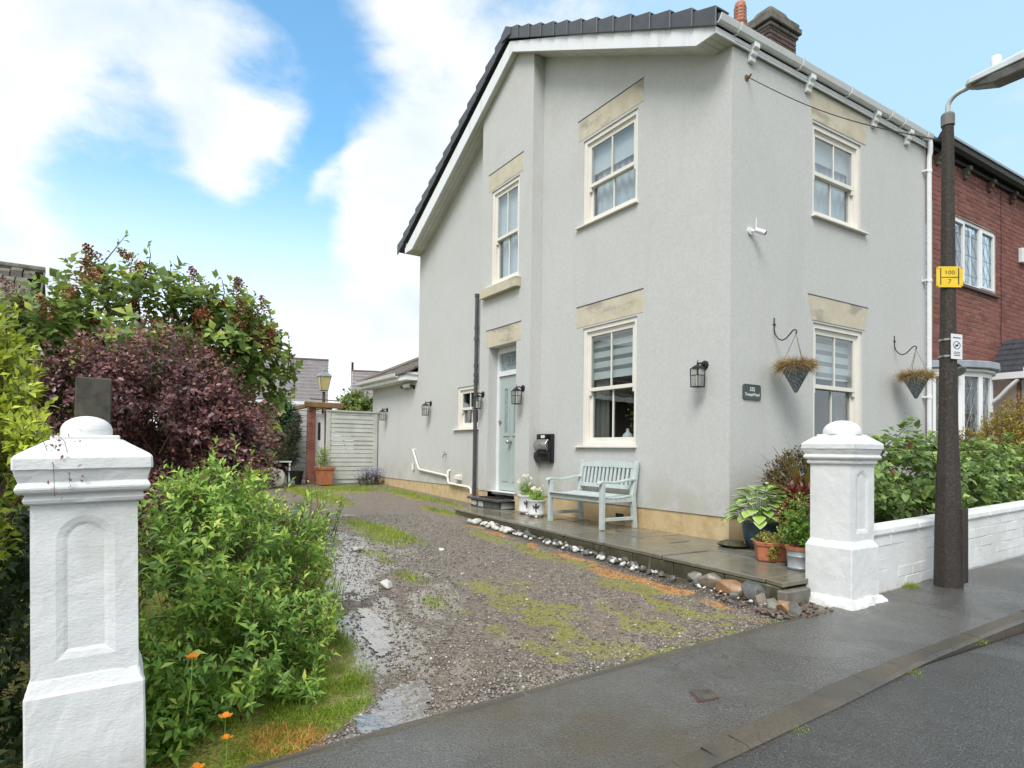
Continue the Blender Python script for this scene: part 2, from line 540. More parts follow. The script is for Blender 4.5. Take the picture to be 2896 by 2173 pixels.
    # brick, each brick its own shade
    def brick(name, stops, sc=30):
        t = NT(name)
        oi = t.N.new('ShaderNodeObjectInfo')
        rr = t.math('FRACT', t.math('ADD', oi.outputs['Random'], t.geo('Random Per Island')))
        c = t.ramp(rr, stops)
        n = t.noise(sc, 5, .65)
        c = t.mix(t.map(n, .45, .75, 0, .5), c, tuple(q * .55 for q in stops[0][1]))
        t.set('Base Color', c); t.set('Roughness', .8); t.bump(t.noise(90, 3, .65), .35, .003)
        return t.m
    M['brick'] = brick('red_brick', [(0, (.165, .055, .040)), (.4, (.23, .078, .058)), (.75, (.265, .098, .074)), (1, (.185, .080, .070))])
    M['brick_old'] = brick('sooty_old_brick', [(0, (.060, .044, .038)), (.4, (.105, .066, .054)), (.75, (.17, .105, .085)), (1, (.085, .070, .064))])
    M['mortar'] = simple('mortar', (.40, .30, .245), .9, 0, .2, 14, .4, 80, .004, obj=False)
    M['mortar_old'] = simple('old_mortar', (.17, .14, .12), .9, 0, .25, 14, .4, 80, .004, obj=False)
    M['stone_old'] = simple('lichened_stone', (.15, .14, .115), .9, 0, .45, 5, .5, 40, .01, obj=False)
    M['terracotta'] = simple('terracotta', (.42, .15, .075), .55, 0, .25, 12, .2, 80)
    M['iron'] = simple('black_iron', (.022, .022, .024), .42, .3, .3, 20, .1)
    M['black_plastic'] = simple('gloss_black_plastic', (.012, .012, .014), .16, 0, .1, 6, .0)
    M['grey_pipe'] = simple('grey_soil_pipe', (.075, .072, .085), .35, 0, .3, 5, .1)
    M['steel'] = simple('brushed_steel', (.50, .50, .49), .28, .9, .08, 8, .1)
    M['chrome'] = simple('door_chrome', (.50, .46, .40), .2, .9, .1, 8, 0)
    t = NT('galvanised_zinc')
    n = t.noise(9, 5, .6, obj=True)
    c = t.ramp(n, [(.3, (.30, .32, .34)), (.7, (.46, .48, .50))])
    c = t.mix(t.map(t.noise(5, 5, .7, stretch=(1, 1, .3), obj=True), .62, .70), c, (.20, .13, .08))
    t.set('Base Color', c); t.set('Roughness', .4); t.set('Metallic', .35)
    M['zinc'] = t.m
    # glass
    t = NT('window_glass')
    tr = t.N.new('ShaderNodeBsdfTransparent'); tr.inputs[0].default_value = (.86, .90, .90, 1)
    gl = t.N.new('ShaderNodeBsdfGlossy'); gl.inputs['Roughness'].default_value = .02; gl.inputs[0].default_value = (.95, .97, 1, 1)
    fr = t.N.new('ShaderNodeLayerWeight'); fr.inputs[0].default_value = .5
    fac = t.math('MULTIPLY_ADD', t.math('POWER', fr.outputs['Facing'], 2.6), .55, .05, clamp=True)
    bp = t.N.new('ShaderNodeBump'); bp.inputs['Strength'].default_value = .06; bp.inputs['Distance'].default_value = .05
    t.L.new(t.noise(1.6, 2, .5), bp.inputs['Height']); t.L.new(bp.outputs[0], gl.inputs['Normal'])
    mx = t.N.new('ShaderNodeMixShader')
    t.L.new(fac, mx.inputs[0]); t.L.new(tr.outputs[0], mx.inputs[1]); t.L.new(gl.outputs[0], mx.inputs[2])
    t.L.new(mx.outputs[0], t.out.inputs[0])
    M['glass'] = t.m
    t = NT('obscured_glass')
    t.set('Base Color', t.ramp(t.noise(14, 4, .6), [(.3, (.20, .25, .27)), (.7, (.34, .40, .42))])); t.set('Roughness', .12); t.bump(t.noise(40, 3, .6), .3, .004)
    M['glass_obscure'] = t.m
    t = NT('lantern_glass')
    tr = t.N.new('ShaderNodeBsdfTransparent'); tr.inputs[0].default_value = (.9, .9, .88, 1)
    gl = t.N.new('ShaderNodeBsdfGlossy'); gl.inputs['Roughness'].default_value = .05
    mx = t.N.new('ShaderNodeMixShader'); mx.inputs[0].default_value = .16
    t.L.new(tr.outputs[0], mx.inputs[1]); t.L.new(gl.outputs[0], mx.inputs[2]); t.L.new(mx.outputs[0], t.out.inputs[0])
    M['glass_lantern'] = t.m
    M['candle'] = simple('candle_bulb', (.80, .78, .70), .4, 0, .03, 6, 0)
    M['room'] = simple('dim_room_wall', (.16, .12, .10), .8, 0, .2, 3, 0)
    M['blind'] = simple('white_blind_fabric', (.85, .85, .86), .8, 0, .04, 30, .1)
    M['sheer'] = simple('sheer_blind_fabric', (.30, .30, .31), .8, 0, .05, 30, .1)
    t = NT('grey_curtain'); t.set('Base Color', t.ramp(t.noise(30, 3, .5, stretch=(1, 1, .05)), [(.3, (.16, .15, .135)), (.7, (.30, .285, .26))])); t.set('Roughness', .9)
    M['curtain'] = t.m
    M['curtain_white'] = simple('white_net_curtain', (.72, .74, .78), .8, 0, .12, 5, .1)
    M['door_green'] = simple('sage_green_door_paint', (.40, .47, .45), .4, 0, .04, 5, .05)
    M['bench_paint'] = simple('mint_green_wood_paint', (.49, .55, .54), .38, 0, .10, 12, .25, 60, .003)
    M['sign_yellow'] = simple('yellow_enamel', (.78, .53, .02), .4, 0, .1, 12, .05)
    M['ink_black'] = simple('black_ink', (.02, .02, .02), .6, 0, 0, 5, 0)
    M['ink_white'] = simple('white_lettering', (.8, .82, .80), .5, 0, 0, 5, 0)
    M['etched'] = simple('etched_grey_number', (.13, .15, .155), .5, 0, 0, 5, 0)
    M['slate_plate'] = simple('green_slate', (.055, .085, .075), .35, 0, .2, 20, .1)
    # post: aggregate concrete, darker low down
    t = NT('aggregate_concrete_post')
    n = t.noise(55, 4, .7)
    c = t.ramp(n, [(.3, (.016, .012, .010)), (.55, (.044, .035, .028)), (.8, (.115, .098, .080))])
    zz = t.N.new('ShaderNodeSeparateXYZ'); t.L.new(t.geo('Position'), zz.inputs[0])
    c = t.mix(t.math('MULTIPLY', t.map(t.noise(2.2, 5, .6, stretch=(1, 1, .35)), .42, .66), t.map(zz.outputs['Z'], 3.4, .2, .15, .8)), c, (.020, .014, .011))
    t.set('Base Color', c); t.set('Roughness', .75); t.bump(n, .5, .006)
    M['post'] = t.m
    t = NT('lamp_housing'); n = t.noise(6, 5, .6, obj=True)
    t.set('Base Color', t.ramp(n, [(.3, (.42, .46, .46)), (.7, (.60, .64, .64))])); t.set('Roughness', .5)
    M['lamp_house'] = t.m
    M['lamp_bowl'] = simple('grimy_lamp_bowl', (.15, .145, .135), .35, 0, .35, 14, .2)
    # asphalt
    def asphalt(name, lo, hi, wet0, wet1, brown, silt=False):
        t = NT(name)
        n = t.noise(120, 3, .75)
        v = t.voro(85)
        big = t.noise(1.3, 5, .6)
        c = t.ramp(n, [(.30, lo), (.56, hi), (.74, tuple(q * 2.9 for q in hi))])
        c = t.mix(t.map(big, .46, .68, 0, .6), c, brown)
        c = t.mix(t.map(t.noise(5, 6, .7), .40, .66, .28, 0), c, lo)
        spk = t.voro(48, 'F1', 'Distance')
        c = t.mix(t.map(spk, .15, .07, 0, .65), c, (.27, .265, .25))
        crk = t.noise(1.7, 5, .6, .4)
        line = t.math('MULTIPLY', t.map(t.math('ABSOLUTE', t.math('SUBTRACT', crk, .5)), .010, .002), t.map(t.noise(.9, 2, .5), .50, .60))
        c = t.mix(t.math('MULTIPLY', line, .35), c, (.012, .012, .012))
        c = t.mix(t.map(t.noise(.55, 3, .5, .2), .52, .55, 0, .22), c, (.17, .168, .16))
        if silt:
            c = t.mix(t.math('MULTIPLY', t.attr('silt'), t.map(t.noise(7, 5, .7), .3, .62, .25, .9)), c, (.085, .066, .040))
        t.set('Base Color', c)
        w = t.math('ADD', t.math('MULTIPLY', t.noise(1.1, 4, .6, .3), .8), t.math('MULTIPLY', t.noise(9, 4, .6), .2))
        t.set('Roughness', t.map(w, .38, .62, wet1, wet0))
        t.set('Specular IOR Level', .7)
        b1 = t.bump(v, .5, .010)
        t.bump(n, .4, .005, b1)
        return t.m
    M['pavement'] = asphalt('wet_pavement_asphalt', (.042, .041, .038), (.108, .106, .098), .14, .46, (.098, .088, .068), True)
    M['road'] = asphalt('wet_road_asphalt', (.024, .024, .022), (.072, .070, .065), .17, .54, (.056, .052, .041))
    t = NT('kerb_concrete')
    n = t.noise(70, 4, .7); big = t.noise(2.5, 5, .6)
    c = t.ramp(n, [(.3, (.062, .050, .034)), (.7, (.125, .104, .074))])
    c = t.mix(t.map(big, .40, .60, 0, .9), c, (.062, .056, .044))
    t.set('Base Color', c); t.set('Roughness', .38); t.bump(n, .5, .006)
    M['kerb'] = t.m
    # the drive: crushed stone, moss, dead growth and wet hollows by zone
    t = NT('gravel_drive')
    v = t.voro(62, 'F1', 'Color'); d = t.voro(62)
    sp = t.N.new('ShaderNodeSeparateColor'); t.L.new(v, sp.inputs[0])
    c = t.ramp(sp.outputs[0], [(0, (.095, .078, .060)), (.35, (.195, .160, .124)), (.65, (.28, .228, .175)), (.9, (.38, .325, .265)), (1, (.50, .45, .39))])
    c = t.mix(t.map(t.noise(1.6, 5, .6), .40, .62, 0, .6), c, (.27, .185, .132))
    c = t.mix(t.map(t.noise(9, 5, .7), .42, .66, .40, 0), c, (.11, .088, .070))
    fine = t.noise(30, 5, .74)
    mid = t.noise(8, 5, .7)
    dirt = t.attr('dirt')
    c = t.mix(t.math('MULTIPLY', dirt, .85), c, (.050, .037, .027))
    grass = t.ramp(t.noise(60, 4, .7), [(.3, (.11, .115, .022)), (.5, (.26, .25, .040)), (.72, (.44, .385, .085))])
    mo = t.attr('moss')
    mm = t.math('ADD', t.math('MULTIPLY', mo, 1.0), t.math('ADD', t.math('MULTIPLY', fine, .55), t.math('MULTIPLY', mid, .65)))
    c = t.mix(t.map(mm, 1.06, 1.30, 0, .9), c, grass)
    de = t.attr('dead')
    deadc = t.ramp(t.noise(60, 4, .7), [(.3, (.34, .18, .06)), (.7, (.66, .42, .17))])
    c = t.mix(t.map(t.math('ADD', t.math('MULTIPLY', de, 1.1), t.math('ADD', t.math('MULTIPLY', fine, .5), t.math('MULTIPLY', mid, .4))), .85, 1.15), c, deadc)
    we = t.attr('wet')
    c = t.mix(t.math('MULTIPLY', we, .35), c, (.13, .122, .108))
    t.set('Base Color', c)
    wm = t.math('ADD', t.math('MULTIPLY', we, .9), t.math('MULTIPLY', mid, .55))
    t.set('Roughness', t.map(wm, .25, 1.05, .50, .12))
    t.set('Specular IOR Level', .6)
    b1 = t.bump(d, .8, .016)
    t.bump(t.noise(20, 5, .7), .8, .025, b1)
    # water films lying between the stones
    gl = t.N.new('ShaderNodeBsdfGlossy'); gl.inputs['Roughness'].default_value = .20; gl.inputs[0].default_value = (1, .93, .85, 1)
    nb_ = t.N.new('ShaderNodeBump'); nb_.inputs['Strength'].default_value = .38; nb_.inputs['Distance'].default_value = .012
    t.L.new(t.noise(34, 3, .55), nb_.inputs['Height']); t.L.new(nb_.outputs[0], gl.inputs['Normal'])
    fr = t.N.new('ShaderNodeLayerWeight'); fr.inputs[0].default_value = .5
    pool = t.math('ADD', t.math('MULTIPLY', we, 1.0), t.math('ADD', t.math('MULTIPLY', fine, .60), t.math('MULTIPLY', t.noise(5, 4, .6), .50)))
    film = t.map(pool, 1.17, 1.36)
    fac = t.math('MULTIPLY', film, t.math('MULTIPLY_ADD', t.math('POWER', fr.outputs['Facing'], 2.0), .95, .05, clamp=True))
    mx = t.N.new('ShaderNodeMixShader')
    t.L.new(fac, mx.inputs[0]); t.L.new(t.b.outputs[0], mx.inputs[1]); t.L.new(gl.outputs[0], mx.inputs[2]); t.L.new(mx.outputs[0], t.out.inputs[0])
    M['drive'] = t.m
    t = NT('dark_soil')
    n = t.noise(30, 6, .7)
    t.set('Base Color', t.ramp(n, [(.3, (.018, .014, .010)), (.7, (.055, .042, .030))])); t.set('Roughness', .75); t.bump(n, .8, .03)
    M['soil'] = t.m
    t = NT('field_grass')
    n = t.noise(2.2, 6, .7)
    t.set('Base Color', t.ramp(n, [(.3, (.045, .062, .016)), (.7, (.095, .12, .03))])); t.set('Roughness', .8)
    M['field'] = t.m
    t = NT('puddle_water')
    gl = t.N.new('ShaderNodeBsdfGlossy'); gl.inputs['Roughness'].default_value = .13; gl.inputs[0].default_value = (1, .93, .86, 1)
    t.set('Base Color', (.055, .048, .040)); t.set('Roughness', .2)
    fr = t.N.new('ShaderNodeLayerWeight'); fr.inputs[0].default_value = .5
    mx = t.N.new('ShaderNodeMixShader')
    t.L.new(t.math('MULTIPLY_ADD', t.math('POWER', fr.outputs['Facing'], 2.0), .95, .05, clamp=True), mx.inputs[0])
    w = t.voro(9, 'SMOOTH_F1')
    nb_ = t.bump(t.math('ADD', t.noise(22, 3, .5), t.math('MULTIPLY', w, .6)), .30, .014)
    t.L.new(nb_, gl.inputs['Normal'])
    t.L.new(t.b.outputs[0], mx.inputs[1]); t.L.new(gl.outputs[0], mx.inputs[2]); t.L.new(mx.outputs[0], t.out.inputs[0])
    M['puddle'] = t.m
    # flagstones
    t = NT('wet_sandstone_flag')
    oi = t.N.new('ShaderNodeObjectInfo')
    c = t.ramp(oi.outputs['Random'], [(0, (.15, .14, .11)), (.3, (.21, .185, .125)), (.6, (.165, .165, .145)), (.85, (.25, .22, .145)), (1, (.155, .14, .125))])
    n = t.noise(4, 6, .66, 1.2)
    c = t.mix(t.map(n, .42, .70, 0, .6), c, (.105, .098, .07))
    t.set('Base Color', c); t.set('Roughness', t.map(t.noise(2.2, 4, .6), .35, .65, .10, .34)); t.bump(t.noise(14, 5, .65), .35, .008)
    M['flag'] = t.m
    t = NT('mossy_patio_side')
    n = t.noise(5, 6, .7); s2 = t.noise(1, 5, .65, stretch=(7, 7, .8))
    c = t.ramp(n, [(.3, (.035, .034, .018)), (.6, (.085, .078, .045)), (.8, (.14, .125, .085))])
    c = t.mix(t.map(s2, .58, .66, 0, .6), c, (.24, .22, .18))
    t.set('Base Color', c); t.set('Roughness', .45); t.bump(t.noise(40, 5, .6), .5, .008)
    M['riser'] = t.m
    def stone(name, stops, rough=.35):
        t = NT(name)
        oi = t.N.new('ShaderNodeObjectInfo')
        c = t.ramp(oi.outputs['Random'], stops)
        n = t.noise(14, 6, .68)
        c = t.mix(t.map(n, .42, .7, 0, .55), c, tuple(q * .45 for q in stops[0][1]))
        t.set('Base Color', c); t.set('Roughness', rough); t.bump(t.noise(35, 5, .65), .4, .008)
        return t.m
    M['rock'] = stone('wet_garden_rock', [(0, (.20, .18, .14)), (.3, (.15, .16, .125)), (.55, (.22, .175, .135)), (.8, (.15, .155, .145)), (1, (.27, .25, .21))])
    M['rock_dark'] = stone('wet_dark_rock', [(0, (.085, .088, .072)), (.5, (.115, .108, .092)), (1, (.125, .13, .128))])
    M['rock_brown'] = stone('brown_stone_chip', [(0, (.10, .068, .048)), (.5, (.16, .105, .075)), (1, (.13, .115, .10))])
    M['rock_tan'] = stone('sandy_orange_rock', [(0, (.30, .17, .085)), (1, (.36, .22, .12))])
    M['pebble'] = stone('white_pebble', [(0, (.56, .54, .49)), (.6, (.68, .665, .62)), (1, (.44, .41, .36))], .35)
    M['wood_grey'] = simple('weathered_grey_boards', (.50, .51, .47), .75, 0, .12, 3, .4, 60, .004, obj=False)
    M['wood_brown'] = simple('brown_timber', (.20, .12, .05), .8, 0, .35, 5, .5, 50, .006, obj=False)
    M['fence_conc'] = simple('lichened_grey_post', (.070, .066, .053), .85, 0, .7, 7, .4, 60, .006, obj=False)
    M['lamp_yellow'] = simple('aged_lamp_pane', (.62, .50, .22), .35, 0, .1, 8, 0)
    M['copper_grey'] = simple('grey_lantern_metal', (.30, .31, .32), .35, .5, .15, 9, 0)
    M['wicker'] = simple('blue_grey_wicker', (.15, .175, .20), .6, 0, .5, 30, .6, 60, .01)
    M['rope'] = simple('rope_cord', (.22, .19, .14), .9, 0, .1, 30, 0)
    M['lead'] = simple('lead_flashing', (.30, .33, .38), .45, .1, .15, 6, .2)
    M['blue_glaze'] = simple('blue_glazed_pot', (.045, .085, .105), .25, 0, .3, 9, .1)
    M['pot_white'] = simple('white_glazed_pot', (.74, .74, .75), .35, 0, .06, 7, .1)
    M['rubber'] = simple('black_rubber_mat', (.018, .018, .018), .6, 0, .3, 30, .6, 90, .006)
    t = NT('slate_step')
    n = t.noise(8, 6, .7)
    t.set('Base Color', t.ramp(n, [(.3, (.05, .05, .048)), (.7, (.12, .12, .11))])); t.set('Roughness', .35); t.bump(n, .5, .01)
    M['slate'] = t.m
    M['step_paint'] = simple('pale_step_patch', (.46, .47, .45), .6, 0, .12, 12, .2)
    M['bark'] = simple('twig_bark', (.085, .058, .040), .85, 0, .4, 20, .4, 60, .006)
    M['bark_red'] = simple('reddish_twig', (.10, .045, .035), .8, 0, .3, 20, .2)
    # foliage
    def leaf(name, stops, rough=.38, trans=.28, tcol=None):
        t = NT(name)
        oi = t.N.new('ShaderNodeObjectInfo')
        rr = t.math('FRACT', t.math('ADD', oi.outputs['Random'], t.geo('Random Per Island')))
        clump = t.noise(2.6, 4, .6)
        f = t.math('MULTIPLY_ADD', clump, .75, t.math('MULTIPLY', t.math('SUBTRACT', rr, .5), .55))
        f = t.math('ADD', t.math('ADD', f, .06), t.math('MULTIPLY', t.attr('age'), .55))
        c = t.ramp(f, stops)
        t.set('Base Color', c); t.set('Roughness', rough); t.set('Specular IOR Level', .45)
        tl = t.N.new('ShaderNodeBsdfTranslucent')
        t.L.new(t.mix(.5, c, tcol or stops[-1][1]), tl.inputs[0])
        mx = t.N.new('ShaderNodeMixShader'); mx.inputs[0].default_value = trans
        t.L.new(t.b.outputs[0], mx.inputs[1]); t.L.new(tl.outputs[0], mx.inputs[2]); t.L.new(mx.outputs[0], t.out.inputs[0])
        return t.m
    M['leaf_lilac'] = leaf('lilac_leaf', [(.18, (0.078, 0.126, 0.036)), (.42, (0.154, 0.253, 0.061)), (.65, (0.271, 0.385, 0.091)), (.85, (0.489, 0.547, 0.121))])
    M['leaf_berberis'] = leaf('purple_leaf', [(.18, (0.056, 0.030, 0.033)), (.42, (0.131, 0.062, 0.067)), (.65, (0.243, 0.103, 0.101)), (.88, (0.374, 0.194, 0.157))], .30, .2)
    M['leaf_green'] = leaf('fresh_shrub_leaf', [(.18, (0.085, 0.182, 0.034)), (.42, (0.183, 0.343, 0.057)), (.65, (0.299, 0.496, 0.086)), (.88, (0.598, 0.688, 0.143))])
    M['leaf_yellow'] = leaf('golden_shrub_leaf', [(.18, (0.097, 0.144, 0.024)), (.42, (0.248, 0.323, 0.034)), (.65, (0.440, 0.522, 0.048)), (.88, (0.632, 0.688, 0.083))])
    M['leaf_dark'] = leaf('shaded_undergrowth_leaf', [(.18, (.015, .032, .012)), (.5, (.032, .062, .018)), (.85, (.07, .11, .028))])  # very dark greens: the shade of this corner is put into the leaf colour
    M['leaf_hydrangea'] = leaf('hydrangea_leaf', [(.18, (0.087, 0.143, 0.039)), (.42, (0.175, 0.278, 0.072)), (.65, (0.290, 0.412, 0.116)), (.88, (0.445, 0.573, 0.170))])
    M['leaf_conifer'] = leaf('golden_conifer_leaf', [(.18, (0.125, 0.094, 0.019)), (.42, (0.268, 0.203, 0.032)), (.65, (0.446, 0.324, 0.049)), (.88, (0.606, 0.486, 0.082))])
    M['leaf_dwarf'] = leaf('dark_dwarf_conifer_leaf', [(.18, (.020, .030, .014)), (.5, (.050, .062, .026)), (.85, (.12, .115, .045))])
    M['leaf_hedge'] = leaf('dense_hedge_leaf', [(.18, (.012, .040, .012)), (.5, (.026, .080, .020)), (.85, (.06, .14, .03))])
    M['leaf_tree'] = leaf('far_tree_leaf', [(.18, (0.065, 0.111, 0.023)), (.5, (0.156, 0.221, 0.039)), (.85, (0.325, 0.364, 0.065))])
    M['leaf_brown'] = leaf('bronze_shrub_leaf', [(.18, (.045, .038, .016)), (.42, (.095, .075, .022)), (.65, (.17, .085, .035)), (.88, (.20, .17, .05))])
    M['leaf_sedum'] = leaf('sedum_leaf', [(.18, (.16, .17, .03)), (.5, (.34, .32, .07)), (.85, (.52, .46, .14))])
    M['leaf_hosta'] = leaf('hosta_leaf', [(.18, (0.172, 0.328, 0.052)), (.5, (0.345, 0.552, 0.086)), (.85, (0.517, 0.724, 0.138))])
    M['leaf_margin'] = leaf('cream_leaf_margin', [(.18, (.55, .60, .38)), (.85, (.70, .72, .52))])
    M['leaf_strap'] = leaf('strap_leaf', [(.18, (.14, .15, .03)), (.5, (.26, .22, .06)), (.85, (.36, .16, .06))])
    M['leaf_red'] = leaf('red_leaf', [(.18, (.10, .02, .02)), (.5, (.22, .045, .04)), (.85, (.34, .10, .08))])
    M['grass'] = leaf('grass_blade', [(.18, (0.105, 0.186, 0.021)), (.45, (0.230, 0.355, 0.034)), (.68, (0.421, 0.541, 0.051)), (.9, (0.689, 0.676, 0.101))], .5, .35)
    M['moss_blade'] = leaf('mossy_blade', [(.18, (0.179, 0.211, 0.033)), (.45, (0.325, 0.357, 0.049)), (.68, (0.488, 0.488, 0.073)), (.9, (0.650, 0.536, 0.130))], .6, .3)
    M['dead_blade'] = leaf('dead_orange_blade', [(.18, (0.389, 0.162, 0.041)), (.5, (0.680, 0.324, 0.081)), (.85, (0.900, 0.551, 0.194))], .7, .2)
    M['dry_grass'] = leaf('dry_hanging_grass', [(.18, (0.180, 0.098, 0.045)), (.45, (0.360, 0.210, 0.090)), (.68, (0.480, 0.375, 0.150)), (.9, (0.450, 0.480, 0.150))], .7, .2)
    M['panicle'] = leaf('spent_flower', [(.18, (0.147, 0.054, 0.031)), (.5, (0.293, 0.111, 0.051)), (.85, (0.489, 0.221, 0.102))], .8, .1)
    M['panicle_pink'] = leaf('fading_pale_flower', [(.18, (.26, .16, .13)), (.85, (.40, .30, .26))], .8, .1)
    M['petal_orange'] = leaf('orange_petal', [(.18, (.75, .22, .01)), (.85, (.85, .36, .03))], .5, .35)
    M['petal_white'] = leaf('white_petal', [(.18, (.75, .75, .70)), (.85, (.85, .85, .80))], .5, .3)
    M['petal_purple'] = leaf('purple_flower', [(.18, (.16, .12, .26)), (.85, (.30, .25, .42))], .6, .2)
    t = NT('wet_gravel_chip')
    r = t.geo('Random Per Island')
    t.set('Base Color', t.ramp(r, [(0, (.10, .086, .072)), (.4, (.19, .163, .136)), (.7, (.28, .237, .197)), (.93, (.37, .325, .28)), (.985, (.46, .43, .39)), (1, (.62, .61, .58))])); t.set('Roughness', .3)
    M['chip'] = t.m
    return M
M = make_materials()

# ------------------------------------------------------------------ ground, road, pavement, kerb
def grid_sheet(name, xs, ys, zf, mat, attrs=None):
    X, Y = np.meshgrid(xs, ys, indexing='ij')
    Z = zf(X, Y)
    v = np.stack([X, Y, Z], -1).reshape(-1, 3)
    nx, ny = len(xs), len(ys)
    i, j = np.meshgrid(np.arange(nx - 1), np.arange(ny - 1), indexing='ij')
    a = (i * ny + j).ravel()
    f = np.stack([a, a + ny, a + ny + 1, a + 1], 1)
    me = mesh_np(name, v, f, mat, n=4, smooth_=True)
    if attrs:
        for k, fn in attrs.items():
            at = me.attributes.new(k, 'FLOAT', 'POINT')
            at.data.foreach_set('value', fn(X, Y).ravel().astype(np.float32))
    o = link(name, me); o['kind'] = 'structure'
    return o

gx = np.concatenate([np.linspace(-400, -12, 8), np.linspace(-10, 30, 41), np.linspace(34, 500, 10)])
gy = np.concatenate([np.linspace(-500, -26, 9), np.linspace(-24, 12, 37), np.linspace(16, 400, 9)])
grid_sheet('ground', gx, gy, lambda x, y: ground_z(np.clip(x, -8, 21), y) - .26 - .15 * smooth(3, 1, x), M['field'])

def road_z(x, y):
    return -.035 * (np.clip(y, -30, 12) + 4.5) - .012 - .085 * smooth(-3.6, -6.2, y) + .03 * smooth(1.7, -1.2, x)
grid_sheet('road', np.linspace(-6.2, 1.79, 20), np.linspace(-30, 12, 43), road_z, M['road'])

def pav_z(x, y): return -.035 * (np.clip(y, -30, 12) + 4.5) + .004
grid_sheet('pavement', np.linspace(1.812, 2.72, 13), np.concatenate([np.linspace(-30, -6, 20), np.linspace(-5.9, 1, 90), np.linspace(1.5, 12, 8)]), lambda x, y: pav_z(x, y) + .012 * (x - 1.9) / .8, M['pavement'],
           {'silt': lambda x, y: np.clip(1.25 - np.abs(y + 1.55 + (2.7 - x) * .55) / .42, 0, 1) * .9 + .5 * np.clip(1.2 - (2.72 - x) / .10, 0, 1)})

kerb = bpy.data.objects.new('kerb', None); COL.objects.link(kerb); kerb['kind'] = 'structure'
def build_kerb():
    y = 3.2; k = 0
    rr = random.Random(5)
    while y > -13.5:
        y1 = y - .915
        mb = MB()
        n = 5
        for s in range(n):
            a = y + (y1 + .004 - y) * s / n; b = y + (y1 + .004 - y) * (s + 1) / n
            def prof(t):
                z = pav_z(0, t) + .006 + rr.uniform(-.003, .003)
                zr = float(road_z(1.78, t))
                dropped = smooth(-4.6, -3.4, t)
                zlow = (z - .002) * (1 - dropped) + (zr + .018) * dropped
                return z, zlow, zr
            za, la, ra = prof(a); zb, lb, rb = prof(b)
            xi = lambda t: float(np.interp(t, [-3.2, -1.9], [1.905, 1.80])); xo = lambda t: float(np.interp(t, [-4.0, -3.1, -2.0], [1.80, 1.745, 1.705]))
            mb._add([(xi(a), a, za - .2), (xo(a) + .003, a, ra - .12), (xo(a), a, la - .012), (xo(a) + .02, a, la), (xi(a), a, za),
                     (xi(b), b, zb - .2), (xo(b) + .003, b, rb - .12), (xo(b), b, lb - .012), (xo(b) + .02, b, lb), (xi(b), b, zb)],
                    [(0, 1, 6, 5), (1, 2, 7, 6), (2, 3, 8, 7), (3, 4, 9, 8), (4, 0, 5, 9)] + ([(0, 4, 3, 2, 1)] if s == 0 else []) + ([(5, 6, 7, 8, 9)] if s == n - 1 else []))
        link('kerb_stone', mesh_of('kerb_stone', mb, M['kerb']), kerb)
        y = y1; k += 1
build_kerb()

# concrete edging between the pavement and the drive
edging = bpy.data.objects.new('edging_strip', None); COL.objects.link(edging); edging['kind'] = 'structure'
yy = 1.6
while yy > -4.3:
    L_ = .62 if yy > -.6 else .93
    mb = MB()
    a, b = yy, max(yy - L_ + .012, -4.42)
    za, zb = float(pav_z(0, a)), float(pav_z(0, b))
    x0 = 2.662 + random.uniform(-.008, .008)
    mb.hexa([(x0, a, za - .15), (x0, b, zb - .15), (x0 + .045, b, zb - .15), (x0 + .045, a, za - .15),
             (x0, a, za + .016), (x0, b, zb + .016), (x0 + .045, b, zb + .014), (x0 + .045, a, za + .014)])
    link('edging_stone', mesh_of('edging_stone', mb, M['kerb'], bevel=.008), edging)
    yy -= L_

# ------------------------------------------------------------------ the drive and its zones
def seg_dist(x, y, pts):
    best = np.full(np.shape(x), 1e9)
    for (ax, ay), (bx, by) in zip(pts[:-1], pts[1:]):
        dx, dy = bx - ax, by - ay
        t = np.clip(((x - ax) * dx + (y - ay) * dy) / (dx * dx + dy * dy), 0, 1)
        best = np.minimum(best, np.hypot(x - ax - t * dx, y - ay - t * dy))
    return best
def ell(x, y, cx, cy, rx, ry, k=1.6):
    d = np.hypot((x - cx) / rx, (y - cy) / ry)
    return np.clip(k * (1.25 - d), 0, 1)
VERGE = [(2.70, -.62), (2.86, -.90), (3.05, -1.12), (3.5, -1.26), (4.36, -1.36), (5.27, -1.68), (6.8, -1.95), (9, -2.2), (11, -2.5)]
def verge_y(x):
    px = [2.5] + [p[0] for p in VERGE] + [30]; py = [-.5] + [p[1] for p in VERGE] + [-3.2]
    return np.interp(x, px, py)
